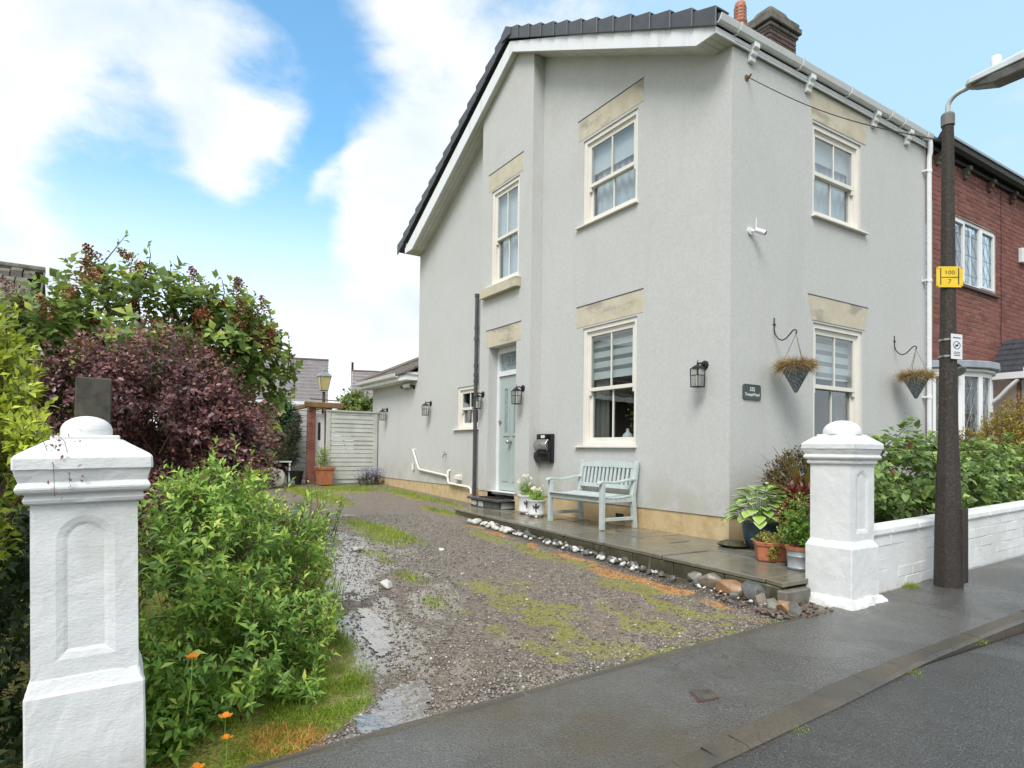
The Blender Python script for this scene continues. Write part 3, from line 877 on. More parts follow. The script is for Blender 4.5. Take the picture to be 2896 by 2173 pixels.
def zone_moss(x, y):
    m = np.zeros(np.shape(x))
    n = fbm(x * 2.6, y * 4.5)
    strip = np.clip(1.25 - seg_dist(x, y, [(7.4, -4.15), (6.5, -4.03), (5.5, -3.95), (4.9, -3.92)]) / .20, 0, 1)
    strip = np.maximum(strip, np.clip(1.3 - seg_dist(x, y, [(4.3, -3.86), (3.7, -3.72), (3.2, -3.70), (2.78, -3.72)]) / .27, 0, 1))
    strip = np.maximum(strip, .8 * np.clip(1.3 - seg_dist(x, y, [(2.80, -4.0), (2.76, -2.6)]) / .07, 0, 1))
    m = np.maximum(m, strip)
    for cx, cy, rx, ry, a in ((8.3, -3.05, 1.5, .34, 1), (7.2, -2.9, .6, .28, .9), (6.4, -2.38, .7, .14, .7), (5.25, -2.3, .32, .16, 1), (4.5, -2.15, .22, .13, .9), (4.2, -2.6, .9, .34, .75),
                              (3.7, -2.5, 1.0, .5, .75), (3.1, -3.2, .5, .35, .6), (3.25, -2.35, .42, .28, .95), (3.05, -2.7, .30, .22, .7), (3.6, -2.9, .5, .25, .6), (9.8, -4.75, .8, .22, .9), (12.2, -5.35, 2.4, .28, 1), (14.2, -4.6, 1.2, .9, .9), (13.2, -3.6, 2.4, .45, 1), (11.2, -3.2, .8, .4, .6),
                              (3.5, -3.3, .5, .25, .55), (4.9, -3.0, .7, .2, .5)):
        m = np.maximum(m, a * ell(x, y, cx, cy, rx, ry))
    m = m * np.clip((fbm(x * 6 + 4, y * 8 + 2) * .6 + n * .4 - .27) * 3.8, .08, 1.2)
    left = np.clip((y - verge_y(x) + .10) / .16, 0, 1)
    m = np.maximum(m, left * (.55 + .6 * n))
    m = np.maximum(m, np.clip((n - .60) * 2.4, 0, .5))
    return np.clip(m, 0, 1)
def zone_dead(x, y):
    n = fbm(x * 3.1 + 9, y * 5.5)
    m = np.clip(1.3 - seg_dist(x, y, [(8.0, -4.38), (6.9, -4.30), (5.9, -4.18), (5.0, -4.10)]) / .10, 0, 1)
    m = np.maximum(m, np.clip(1.3 - seg_dist(x, y, [(5.1, -4.08), (4.5, -3.98), (4.0, -4.0), (3.7, -4.02)]) / .15, 0, 1))
    m = np.maximum(m, .8 * np.clip(1.3 - seg_dist(x, y, [(3.4, -3.98), (3.0, -3.95), (2.85, -3.90)]) / .10, 0, 1))
    m = np.maximum(m, .9 * ell(x, y, 2.87, -.72, .14, .16))
    return np.clip(m * np.clip((fbm(x * 4 + 2, y * 9) * .6 + n * .4 - .34) * 4.4, .0, 1.2), 0, 1)
def zone_wet(x, y):
    n = fbm(x * 1.9 + 3, y * 2.6 + 5)
    fine = fbm(x * 7 + 2, y * 9 + 1)
    m = np.clip(1.35 - seg_dist(x, y, [(2.8, -1.15), (3.6, -1.42), (4.6, -1.62), (5.6, -1.95), (7, -2.2), (9, -2.45), (11.5, -2.9)]) / .42, 0, 1)
    m = np.maximum(m, .72 * np.clip(1.3 - seg_dist(x, y, [(3.0, -1.7), (5.0, -2.2), (9.5, -3.2)]) / .85, 0, 1))
    return np.clip(m * np.clip((n * .6 + fine * .55 - .22) * 2.1, .1, 1.2) + .10, 0, 1)
def zone_dirt(x, y):
    n = fbm(x * 4 + 1, y * 4 + 2)
    m = np.clip(1.3 - seg_dist(x, y, [(8.2, -4.6), (6, -4.45), (4.4, -4.28), (3.3, -4.2), (2.8, -4.15)]) / .20, 0, 1)
    m = np.maximum(m, np.clip((y - verge_y(x) - .15) / .3, 0, 1))
    m = np.maximum(m, .7 * ell(x, y, 2.85, -1.75, .12, .16))
    return np.clip(m * (.5 + n), 0, 1)
def drive_z(x, y):
    hump = .045 * smooth(0, .9, y - verge_y(x))
    rut = -.012 * np.exp(-((y + 1.9 + .06 * (x - 3)) / .35) ** 2)
    return ground_z(x, y) + .010 * (fbm(x * 2.2, y * 2.2) - .5) + .006 * (fbm(x * 9, y * 9) - .5) * smooth(2.68, 2.9, x) + hump * smooth(2.66, 3.0, x) + rut * smooth(2.7, 3.2, x)
dxs = np.concatenate([np.arange(2.70, 7, .05), np.arange(7, 12, .09), np.arange(12, 21.1, .2)])
dys = np.concatenate([np.arange(-6.0, -.1, .05), np.arange(0, 4.6, .2)])
grid_sheet('driveway', dxs, dys, drive_z, M['drive'], {'moss': zone_moss, 'dead': zone_dead, 'wet': zone_wet, 'dirt': zone_dirt})

# standing water in the hollows: thin sheets with ragged outlines
def puddle(pts, seed):
    pts = [Vector((a, b)) for a, b in pts]
    n = len(pts); out = []
    for i in range(n):
        p0, p1, p2, p3 = pts[i - 1], pts[i], pts[(i + 1) % n], pts[(i + 2) % n]
        for s in range(14):
            t = s / 14
            q = .5 * ((2 * p1) + (p2 - p0) * t + (2 * p0 - 5 * p1 + 4 * p2 - p3) * t * t + (3 * p1 - p0 - 3 * p2 + p3) * t ** 3)
            k = mnoise.noise(Vector((q.x * 7, q.y * 7, seed))) * .06 + mnoise.noise(Vector((q.x * 22, q.y * 22, seed))) * .035 + mnoise.noise(Vector((q.x * 55, q.y * 55, seed))) * .02
            out.append((q.x + k, q.y + k * .8))
    mb = MB()
    def z(a, b): return float(drive_z(np.float64(a), np.float64(b)))
    zz = [z(a, b) for a, b in out]
    mb._add([(a, b, q + .007) for (a, b), q in zip(out, zz)], [tuple(range(len(out)))])
    me = mesh_of('puddle', mb, M['puddle'], recalc=False)
    bm = bmesh.new(); bm.from_mesh(me); bmesh.ops.triangulate(bm, faces=bm.faces)
    bmesh.ops.recalc_face_normals(bm, faces=bm.faces)
    if sum(f.normal.z for f in bm.faces) < 0: bmesh.ops.reverse_faces(bm, faces=bm.faces)
    bm.to_mesh(me); bm.free()
    o = link('puddle', me); o['kind'] = 'structure'
puddle([(2.72, -.98), (2.72, -1.2), (2.84, -1.33), (3.0, -1.44), (3.16, -1.40), (3.12, -1.28), (3.02, -1.2), (2.93, -1.05), (2.82, -.97)], 1)
puddle([(3.62, -1.36), (3.68, -1.50), (3.9, -1.56), (4.25, -1.62), (4.5, -1.66), (4.48, -1.55), (4.25, -1.47), (3.9, -1.39)], 2)

# ------------------------------------------------------------------ the rendered house
YG, XF = -5.78, 4.62            # gable wall plane, front wall plane
YB = -5.57                      # the shallow projecting bay
H_END, X_BACK, Y_END = 13.07, 13.07, -10.17
house = thing('rendered_house', 'end terrace house in pale grey render with white sash windows and dark roof', 'house', (XF, YG, 0))
g0, gb, f0 = Gable(YG), Gable(YB), Front(XF)
RIDGE = 8.90
def soff(a):       # underside of the verge: the line the gable wall rises to
    if a > 12.79: return 5.52
    if a < 4.85: return 5.73
    if a >= 8.75: return 7.74 + (5.52 - 7.74) * (a - 8.75) / (12.79 - 8.75)
    return 7.74 + (5.73 - 7.74) * (8.75 - a) / (8.75 - 4.85)
WTOP = lambda a: soff(a) + .03
LW = (6.10, 7.22, 1.235, 2.94); UL = (6.115, 7.26, 4.455, 5.71); SW = (10.28, 11.15, 1.56, 2.38)
W2 = (8.655, 9.555, 4.02, 5.69); DR = (8.69, 9.58, .33, 2.945)
UF = (-8.41, -7.31, 4.14, 5.31); LF = (-8.45, -7.34, 1.22, 2.80)
PL = .445
mb = MB()
wall_panel(mb, g0, XF, 8.30, PL, WTOP, [LW, UL], .10, (4.85, 8.0))
wall_panel(mb, g0, 9.86, 13.07, PL, WTOP, [SW], .10, (12.79,))
wall_panel(mb, g0, 13.07, 15.95, PL, 2.90, [], .1)
mb.quad(g0(13.07, 0, 2.9), g0(13.07, -4, 2.9), g0(13.07, -4, 6.2), g0(13.07, 0, 5.55))
mb.quad(g0(15.95, 0, -.2), g0(15.95, -4, -.2), g0(15.95, -4, 2.9), g0(15.95, 0, 2.9))
wall_panel(mb, f0, Y_END, YG, PL, 5.80, [UF, LF], .10)
wall = part('wall', mb, M['render'], house, recalc=False)
mb = MB()
wall_panel(mb, gb, 8.28, 9.90, PL, lambda a: WTOP(a), [W2, DR], .21, (8.75,))
for a in (8.28, 9.90):
    mb.quad(gb(a, 0, PL), gb(a, -.25, PL), gb(a, -.25, WTOP(a)), gb(a, 0, WTOP(a)))
part('bay', mb, M['render'], house, recalc=False)
# plinth, a little behind the render's lower edge
mb = MB()
fbox(mb, g0, XF + .012, 8.35, -.3, -.014, -.3, PL - .002)
fbox(mb, g0, 9.8, 15.95, -.3, -.014, -.3, PL - .002)
fbox(mb, gb, 8.295, DR[0], -.2, -.014, -.3, PL - .002); fbox(mb, gb, DR[1], 9.885, -.2, -.014, -.3, PL - .002)
fbox(mb, f0, Y_END + .02, YG - .302, -.3, -.014, -.3, PL - .002)
part('plinth', mb, M['plinth'], house)
mb = MB(); fbox(mb, g0, 6.33, 6.47, -.012, 0.004, .24, .33)
for k in range(4): fbox(mb, g0, 6.345, 6.455, .004, .010, .252 + k * .02, .262 + k * .02)
part('air_brick', mb, M['black_plastic'], house)

def stone_slab(name, fr, a0, a1, z0, z1, n1, taper=0.0):
    mb = MB()
    mb.prism([(a0 + taper, z0), (a1 - taper, z0), (a1, z1), (a0, z1)], lambda u, w, d: fr(u, d, w), -.08, n1)
    return part(name, mb, M['sandstone'], house, bevel=.004)
for fr, a0, a1, z0, z1 in ((g0, 5.99, 7.37, 2.965, 3.27), (g0, 6.02, 7.38, 5.745, 6.05)):
    stone_slab('lintel', fr, a0, a1, z0, z1, .004)
stone_slab('lintel', gb, 8.55, 9.66, 5.72, 6.02, .004)
stone_slab('lintel', gb, 8.555, 9.675, 2.95, 3.25, .004)
stone_slab('lintel', f0, -8.58, -7.23, 2.825, 3.135, .006, .075)
stone_slab('lintel', f0, -8.58, -7.24, 5.34, 5.70, .006, .06)
# the thin drip edge over each lintel
for fr, a0, a1, z in ((g0, 5.985, 7.375, 3.27), (g0, 6.015, 7.385, 6.05), (gb, 8.545, 9.665, 6.02), (gb, 8.55, 9.68, 3.25), (f0, -8.585, -7.225, 3.135)):
    mb = MB(); fbox(mb, fr, a0, a1, -.004, .010, z, z + .010); part('drip_edge', mb, M['grey_pipe'], house)
stone_slab('stone_sill', gb, 8.585, 9.77, 3.825, 3.985, .10)

def sash_window(fr, op, zm, sill=True, blind=None, curtains=None, sgn=1, depth=.085, label=None):
    """sgn: +1 when the lower sash's open gap shows on the high end of a"""
    a0, a1, z0, z1 = op
    W = .062
    mb = MB()
    d0, d1 = -depth - .07, -.018
    fbox(mb, fr, a0, a0 + W, d0, d1, z0, z1); fbox(mb, fr, a1 - W, a1, d0, d1, z0, z1)
    fbox(mb, fr, a0 + W, a1 - W, d0, d1, z1 - W, z1)
    fbox(mb, fr, a0 + W, a1 - W, d0, d1 - .01, z0, z0 + .045)
    # the stepped bead inside the box frame
    for q0, q1 in ((a0 + W, a0 + W + .022), (a1 - W - .022, a1 - W)):
        fbox(mb, fr, q0, q1, d0, -.042, z0 + .045, z1 - W)
    fbox(mb, fr, a0 + W + .022, a1 - W - .022, d0, -.042, z1 - W - .022, z1 - W)
    win = part('window', mb, M['upvc'], house, bevel=.003, label=label)
    i0, i1 = a0 + W + .022, a1 - W - .022
    am = (i0 + i1) / 2
    def sash(name, zb, zt, nb, nf, bot, top):
        mb = MB(); s = .046
        fbox(mb, fr, i0, i0 + s, nb, nf, zb, zt); fbox(mb, fr, i1 - s, i1, nb, nf, zb, zt)
        fbox(mb, fr, i0 + s, i1 - s, nb, nf, zb, zb + bot); fbox(mb, fr, i0 + s, i1 - s, nb, nf, zt - top, zt)
        fbox(mb, fr, am - .011, am + .011, nb + .006, nf - .004, zb + bot, zt - top)
        # little sash horns below the meeting rail of the upper sash
        if name == 'upper_sash':
            for h in (i0 + .002, i1 - s + .002):
                fbox(mb, fr, h, h + s - .004, nb, nf - .003, zb - .06, zb)
        part(name, mb, M['upvc'], win, bevel=.002)
        for q0, q1 in ((i0 + s, am - .011), (am + .011, i1 - s)):
            mb = MB(); fbox(mb, fr, q0, q1, (nb + nf) / 2 - .004, (nb + nf) / 2 + .004, zb + bot, zt - top)
            part('pane', mb, M['glass'], win)
    sash('upper_sash', zm - .03, z1 - W - .022, -.085, -.048, .05, .045)
    sash('lower_sash', z0 + .045, zm + .012, -.128, -.09, .075, .042)
    if sill:
        mb = MB(); ex = .115 if sill is True else sill
        fbox(mb, fr, a0 - ex, a1 + .02 if fr is not f0 else a1 + .03, -.10, .052, z0 - .026, z0 - .002)
        if fr is f0:
            mb = MB(); fbox(mb, fr, a0 - .11, a1 + .02, -.10, .052, z0 - .026, z0 - .002)
        else:
            mb = MB(); fbox(mb, fr, a0 - .02, a1 + .12, -.10, .052, z0 - .026, z0 - .002)
        part('sill', mb, M['upvc'], win, bevel=.004)
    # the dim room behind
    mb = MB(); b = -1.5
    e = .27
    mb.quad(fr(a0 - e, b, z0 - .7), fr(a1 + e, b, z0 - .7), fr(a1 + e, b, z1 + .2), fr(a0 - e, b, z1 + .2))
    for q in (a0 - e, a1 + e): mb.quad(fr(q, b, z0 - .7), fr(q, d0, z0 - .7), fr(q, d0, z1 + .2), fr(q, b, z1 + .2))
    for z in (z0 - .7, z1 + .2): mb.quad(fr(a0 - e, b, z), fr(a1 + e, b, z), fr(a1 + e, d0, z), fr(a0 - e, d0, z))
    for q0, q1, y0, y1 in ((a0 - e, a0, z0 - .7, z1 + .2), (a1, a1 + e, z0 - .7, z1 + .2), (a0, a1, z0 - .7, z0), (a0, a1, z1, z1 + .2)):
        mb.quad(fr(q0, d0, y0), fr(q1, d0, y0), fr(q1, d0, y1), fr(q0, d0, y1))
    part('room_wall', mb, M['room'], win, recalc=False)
    if blind:
        zb, striped = blind
        mb = MB(); ms = MB()
        z = z1 - .06
        if striped:
            while z > zb:
                zz = max(zb, z - .085)
                fbox(mb, fr, i0 - .01, i1 + .01, -.150, -.147, zz, z)
                z = zz
                if z <= zb: break
                zz = max(zb, z - .06)
                fbox(ms, fr, i0 - .01, i1 + .01, -.1495, -.1475, zz, z)
                z = zz
            part('blind', mb, M['blind'], win); part('sheer_blind_stripe', ms, M['sheer'], win, kind='stuff')
            mb = MB(); fbox(mb, fr, i0 - .01, i1 + .01, -.1525, -.144, zb - .025, zb); part('blind_rail', mb, M['blind'], win)
        else:
            fbox(mb, fr, i0 - .01, i1 + .01, -.150, -.146, zb, z1 - .06)
            part('blind', mb, M['blind'], win)
    if curtains:
        for q0, q1, zb in curtains:
            mb = MB(); n = 26
            vs = []
            for k in range(n + 1):
                a = q0 + (q1 - q0) * k / n
                d = -.20 + .022 * math.sin(k * 1.9) + .008 * math.sin(k * .7)
                vs += [fr(a, d, zb), fr(a, d, z1 - .02), fr(a, d - .006, z1 - .02), fr(a, d - .006, zb)]
            fs = []
            for k in range(n):
                o, p = k * 4, k * 4 + 4
                fs += [(o, p, p + 1, o + 1), (o + 2, p + 2, p + 3, o + 3), (o, o + 3, p + 3, p)]
            mb._add(vs, fs)
            part('curtain', mb, M['curtain_white'] if zb > 3.5 else M['curtain'], win)
    return win
sash_window(g0, LW, 2.05, blind=(2.22, True), curtains=[(6.86, 7.16, 1.25)])
sash_window(g0, UL, 5.03, blind=(5.22, False), curtains=[(6.2, 7.2, 4.5)])
sash_window(gb, W2, 4.83, blind=(4.9, False), curtains=[(8.72, 9.5, 4.05)])
sash_window(g0, SW, 1.96)
sash_window(f0, UF, 4.72, blind=(4.93, False), curtains=[(-8.36, -7.36, 4.18)])
sash_window(f0, LF, 2.02, blind=(2.16, True), curtains=[(-8.38, -8.1, 1.25)])

# front door in the bay
door_fr = gb
mb = MB()
dn = -.175
fbox(mb, gb, DR[0], DR[0] + .065, -.25, dn, .45, DR[3]); fbox(mb, gb, DR[1] - .065, DR[1], -.25, dn, .45, DR[3])
fbox(mb, gb, DR[0] + .065, DR[1] - .065, -.25, dn, DR[3] - .10, DR[3]); fbox(mb, gb, DR[0] + .065, DR[1] - .065, -.25, dn, 2.445, 2.53)
part('door_frame', mb, M['white'], house, bevel=.003)
mb = MB()
fbox(mb, gb, DR[0] - .0, DR[1] + .02, -.25, -.09, .395, .45)
part('door_threshold', mb, M['white'], house, bevel=.004)
mb = MB(); fbox(mb, gb, DR[0], DR[1], -.25, -.16, .30, .395); part('door_riser', mb, M['brick_old'], house)
mb = MB(); fbox(mb, gb, DR[0] + .065, DR[1] - .065, -.24, -.225, 2.53, DR[3] - .10)
fan = part('fanlight', mb, M['glass_obscure'], house)
q0, q1 = DR[0] + .068, DR[1] - .068
mb = MB()
fbox(mb, gb, q0, q1, -.245, -.205, .462, 2.44)
def panel(u0, u1, z0, z1):
    for e, d in ((0, .012), (.028, .004), (.055, .010)):
        fbox(mb, gb, u0 + e, u1 - e, -.206, -.205 + d, z0 + e, z1 - e)
am = (q0 + q1) / 2
panel(am + .05, q1 - .10, .62, 1.20); panel(q0 + .10, am - .05, .62, 1.20)
for u0, u1 in ((am + .045, q1 - .13), (q0 + .13, am - .045)):
    for b in ((u0, u0 + .045, 1.40, 2.26), (u1 - .045, u1, 1.40, 2.26)): fbox(mb, gb, b[0], b[1], -.206, -.187, b[2], b[3])
    fbox(mb, gb, u0 + .045, u1 - .045, -.206, -.187, 2.215, 2.26); fbox(mb, gb, u0 + .045, u1 - .045, -.206, -.187, 1.40, 1.445)
door = part('door', mb, M['door_green'], house, bevel=.002)
for u0, u1 in ((am + .09, q1 - .175), (q0 + .175, am - .09)):
    mb = MB(); fbox(mb, gb, u0, u1, -.204, -.198, 1.445, 2.215); part('door_glass', mb, M['glass_obscure'], door)
mb = MB()
mb.tube([gb(am, -.205, 1.30), gb(am, -.165, 1.30)], [.026, .016], 10); mb.lathe([(.012, -.04), (.036, -.02), (.042, 0), (.036, .02), (.012, .04)], gb(am, -.14, 1.30), 14)
part('door_knob', mb, M['chrome'], door, smooth_=True)
mb = MB(); mb.tube([gb(q1 - .035, -.205, 1.66), gb(q1 - .035, -.17, 1.66)], .028, 10); part('door_lock', mb, M['chrome'], door)

def lettering(text, size, mat, parent, fn, extrude=.001, align='CENTER', name='lettering', bold=.0):
    """flat text turned to a mesh; fn maps (u right, v up, d out) to the world"""
    cu = bpy.data.curves.new('text', 'FONT'); cu.body = text; cu.size = size; cu.align_x = align; cu.align_y = 'CENTER'
    cu.extrude = extrude; cu.offset = bold; cu.resolution_u = 3
    tmp = bpy.data.objects.new('text', cu)
    me = bpy.data.meshes.new_from_object(tmp)
    bpy.data.objects.remove(tmp); bpy.data.curves.remove(cu)
    base = base_of(parent) if parent is not None else (0, 0, 0)
    for v in me.vertices:
        p = fn(v.co.x, v.co.y, v.co.z)
        v.co = (p[0] - base[0], p[1] - base[1], p[2] - base[2])
    me.materials.clear(); me.materials.append(mat)
    return link(name, me, parent)
lettering('332', .24, M['etched'], fan, lambda u, v, d: gb(am + .02 - u * .9, -.2225 + d, 2.69 + v), .0006)

# ------------------------------------------------------------------ roof, verge, gutters of the house
def roof_z(a):
    return 8.20 + (5.95 - 8.20) * (RIDGE - a) / (RIDGE - 4.55) if a <= RIDGE else 8.20 + (5.75 - 8.20) * (a - RIDGE) / (13.52 - RIDGE)
YV = YG + .35
rf = MB()
for x0, x1 in ((4.55, RIDGE), (RIDGE, 13.52)):
    n = 14
    for k in range(n):
        a = x0 + (x1 - x0) * k / n; b = x0 + (x1 - x0) * (k + 1) / n
        up = .018
        za, zb = roof_z(a), roof_z(b)
        la, lb = (za + up - .03, zb - .03) if x0 < 5 else (za - .03, zb + up - .03)
        rf.hexa([(a, YV - .03, za - .12), (b, YV - .03, zb - .12), (b, -20, zb - .12), (a, -20, za - .12),
                 (a, YV - .03, la), (b, YV - .03, lb), (b, -20, lb), (a, -20, la)])
roof = part('roof', rf, M['tile_dark'], house)
# interlocking dry verge units: each laps over the one below it
def verge_unit(a, b, hi):
    """from the low end a to the high end b along the slope"""
    mb = MB()
    za, zb = roof_z(a), roof_z(b)
    lift = .052
    top = lambda x, e: roof_z(x) + e
    sgn = 1 if b > a else -1
    o = .028
    A = [(a, YV + .012 + .010, za - .195), (b, YV + .012, zb - .185), (b, YV - .22, zb - .03), (a, YV - .22, za - .03)]
    p = [(a, YV + .024, za - .175), (b, YV + .006, zb - .168), (b, YV + .006, zb + .004), (a, YV + .024, za + lift),
         (a, YV - .20, za - .20 + .17), (b, YV - .20, zb - .19 + .16), (b, YV - .20, zb + .004), (a, YV - .20, za + lift)]
    # an L: outer face and top
    mb.hexa([(a, YV + .000, za - .175), (b, YV - .014, zb - .168), (b, YV + .006, zb - .168), (a, YV + .024, za - .175),
             (a, YV + .000, za + lift), (b, YV - .014, zb + .002), (b, YV + .006, zb + .002), (a, YV + .024, za + lift)])
    mb.hexa([(a, YV - .20, za + lift - .025), (b, YV - .20, zb - .02), (b, YV - .0145, zb - .02), (a, YV - .0005, za + lift - .025),
             (a, YV - .20, za + lift), (b, YV - .20, zb + .006), (b, YV - .0145, zb + .006), (a, YV - .0005, za + lift)])
    return part('verge_tile', mb, M['tile_dark'], house, bevel=.007)
nv = 13
for k in range(nv):
    a = 4.54 + (RIDGE - .03 - 4.54) * k / nv; b = 4.54 + (RIDGE - .03 - 4.54) * (k + 1) / nv + .03
    verge_unit(a, min(b, RIDGE), 0)
nv = 14
for k in range(nv):
    a = 13.53 + (RIDGE + .03 - 13.53) * k / nv; b = 13.53 + (RIDGE + .03 - 13.53) * (k + 1) / nv - .03
    verge_unit(a, max(b, RIDGE), 0)
mb = MB()
mb.prism([(RIDGE - .15, 8.14), (RIDGE, 8.235), (RIDGE + .15, 8.14), (RIDGE + .14, 8.02), (RIDGE - .14, 8.02)], lambda u, w, d: (u, d, w), YV + .03, YV + .006)
mb.prism([(RIDGE - .15, 8.15), (RIDGE, 8.235), (RIDGE + .15, 8.15), (RIDGE, 8.19)], lambda u, w, d: (u, d, w), YV + .006, -20)
part('ridge_tile', mb, M['tile_dark'], house, bevel=.006)
# bargeboard and sloping soffit
yb = YG + .33
mb = MB()
lo = [(4.60, 5.73), (4.85, 5.73), (8.75, 7.74), (12.79, 5.52), (13.15, 5.52)]
hi = [(13.18, 5.585), (13.14, 5.69), (8.82, 8.00), (4.60, 5.875)]
left = [(8.75, 7.74), (12.79, 5.52), (13.17, 5.52), (13.17, 5.62), (8.83, 7.955)]
right = [(8.75, 7.74), (8.83, 7.955), (4.595, 5.865), (4.595, 5.73), (4.85, 5.73)]
for poly in (left, right): mb.prism(poly, lambda u, w, d: (u, d, w), yb, yb - .022)
mb.hexa([(4.575, yb - .0, 5.73), (4.575, Y_END, 5.73), (4.593, Y_END, 5.73), (4.593, yb, 5.73), (4.575, yb, 5.80), (4.575, Y_END, 5.80), (4.593, Y_END, 5.80), (4.593, yb, 5.80)])
part('bargeboard', mb, M['fascia'], house)
# narrow soffit boards side by side under each slope, and level ones at the feet
def soffit_strip(p0, p1, y0, y1):
    mb = MB()
    (a, za), (b, zb) = p0, p1
    mb.hexa([(a, y0, za), (b, y0, zb), (b, y1, zb), (a, y1, za), (a, y0, za + .012), (b, y0, zb + .012), (b, y1, zb + .012), (a, y1, za + .012)])
    part('soffit_board', mb, M['soffit'], house)
ys = np.linspace(yb - .024, YG - .02, 5)
for k in range(4):
    y0, y1 = ys[k], ys[k + 1] + .006
    soffit_strip((8.75, 7.745), (12.80, 5.525), y0, y1)
    soffit_strip((8.75, 7.745), (4.84, 5.735), y0, y1)
    soffit_strip((12.80, 5.525), (13.16, 5.525), y0, y1)
xs_ = np.linspace(4.60, 4.842, 4)
for k in range(3): soffit_strip((xs_[k], 5.735), (xs_[k + 1] - .006, 5.735), yb - .024, YG - .02)
mb = MB(); fbox(mb, Gable(yb), 13.155, 13.17, -.36, -.023, 5.52, 5.75); part('end_board', mb, M['fascia'], house)

# front eaves: dark strip, gutter on brackets, corbels
mb = MB(); mb.box(4.612, 4.619, Y_END, YG + .30, 5.80, 5.93); part('dark_eaves_strip', mb, M['grey_pipe'], house)  # dark grey puts the shaded gap behind the gutter into the strip's colour
mb = MB()
gpts = [(4.555, 5.93), (4.552, 5.855), (4.52, 5.815), (4.46, 5.805), (4.425, 5.835), (4.405, 5.90), (4.395, 5.935), (4.41, 5.935), (4.425, 5.90), (4.445, 5.85), (4.47, 5.825), (4.51, 5.833), (4.538, 5.865), (4.543, 5.93)]
mb.prism(gpts, lambda u, w, d: (u * .72 + 1.322, d, w * .62 + 2.222 - .003 * (YG - d)), YG + .335, Y_END + .03)
gut = part('gutter', mb, M['white'], house)
for y in (-5.75, -6.9, -7.95, -8.95, -9.3, -9.95):
    mb = MB()
    mb.prism([(4.598, 5.80), (4.598, 5.84), (4.56, 5.80), (4.46, 5.790), (4.41, 5.82), (4.385, 5.94), (4.372, 5.94), (4.40, 5.81), (4.455, 5.778), (4.56, 5.785)], lambda u, w, d: (u * .72 + 1.322, d, w * .62 + 2.222 - .003 * (YG - d)), y, y - .03)
    part('gutter_bracket', mb, M['white'], gut)
corbel_poly = [(0, 5.60), (.045, 5.60), (.06, 5.615), (.06, 5.665), (.085, 5.675), (.10, 5.69), (.10, 5.74), (.125, 5.75), (.145, 5.765), (.145, 5.80), (.145, 5.83), (0, 5.83)]
for y in (-6.09, -7.18, -8.69, -9.57):
    mb = MB(); mb.prism(corbel_poly, lambda u, w, d: (XF - u * .72, d, 5.82 + (w - 5.83) * .85), y + .046, y - .046)
    part('corbel', mb, M['white'], house, bevel=.004)
mb = MB(); mb.box(4.572, 4.615, Y_END, YG + .03, 5.735, 5.775); part('eaves_moulding', mb, M['soffit'], house, bevel=.015)
mb = MB()
px, py = 4.555, -10.13
mb.tube([(4.53, py + .03, 5.80), (4.53, py + .02, 5.74), (4.54, py, 5.64), (px, py, 5.58), (px, py, .1)], .034, 10)
dp = part('downpipe', mb, M['white'], house, smooth_=60)
for z in (5.35, 3.72, 2.0, .7):
    mb = MB(); mb.tube([(px, py, z), (px, py, z + .045)], .040, 10); mb.box(px, XF, py + .03, py + .075, z + .01, z + .035)
    part('pipe_clip', mb, M['white'], dp)

# grey soil pipe by the bay, white waste pipes, vents
mb = MB(); sx, sy = 10.28, YG + .075
mb.tube([(sx, sy, 4.05), (sx, sy, .26)], .036, 12)
sp_ = part('soil_pipe', mb, M['grey_pipe'], house, smooth_=60)
for z, r in ((4.03, .046), (3.42, .044), (3.22, .046), (2.72, .044), (2.55, .046), (2.44, .044)):
    mb = MB(); mb.tube([(sx, sy, z - .03), (sx, sy, z + .03)], r, 12); part('pipe_collar', mb, M['grey_pipe'], sp_, smooth_=60)
mb = MB()
wy = YG + .045
mb.tube([(13.20, YG, 1.14), (13.20, wy, 1.14), (13.17, wy, 1.12), (12.88, wy, .75), (12.80, wy, .71), (11.52, wy, .63), (11.43, wy, .60), (11.42, wy, .52), (11.36, wy, .48), (10.55, wy, .45), (10.46, wy, .42), (10.45, wy, .33)], .024, 8)
mb.tube([(11.43, wy, .60), (11.42, wy, .72), (11.42, YG, .74)], .026, 8)
part('waste_pipe', mb, M['upvc'], house, smooth_=60)
mb = MB(); mb.tube([(13.21, YG + .03, .69), (13.21, YG + .03, .84)], .032, 8); part('pipe_stub', mb, M['upvc'], house, smooth_=60)
mb = MB(); mb.prism([(0, .55), (.09, .575), (.09, .65), (0, .67)], lambda u, w, d: (d, YG + u, w), 10.88, 11.08); part('vent_cowl', mb, M['upvc'], house, bevel=.006)
mb = MB(); mb.tube([(11.6, YG, 1.06), (11.6, YG + .05, 1.06), (11.6, YG + .075, 1.03), (11.6, YG + .08, .98)], .011, 7); mb.tube([(11.57, YG + .05, 1.09), (11.63, YG + .05, 1.09)], .008, 6)
part('outside_tap', mb, M['wood_brown'], house)

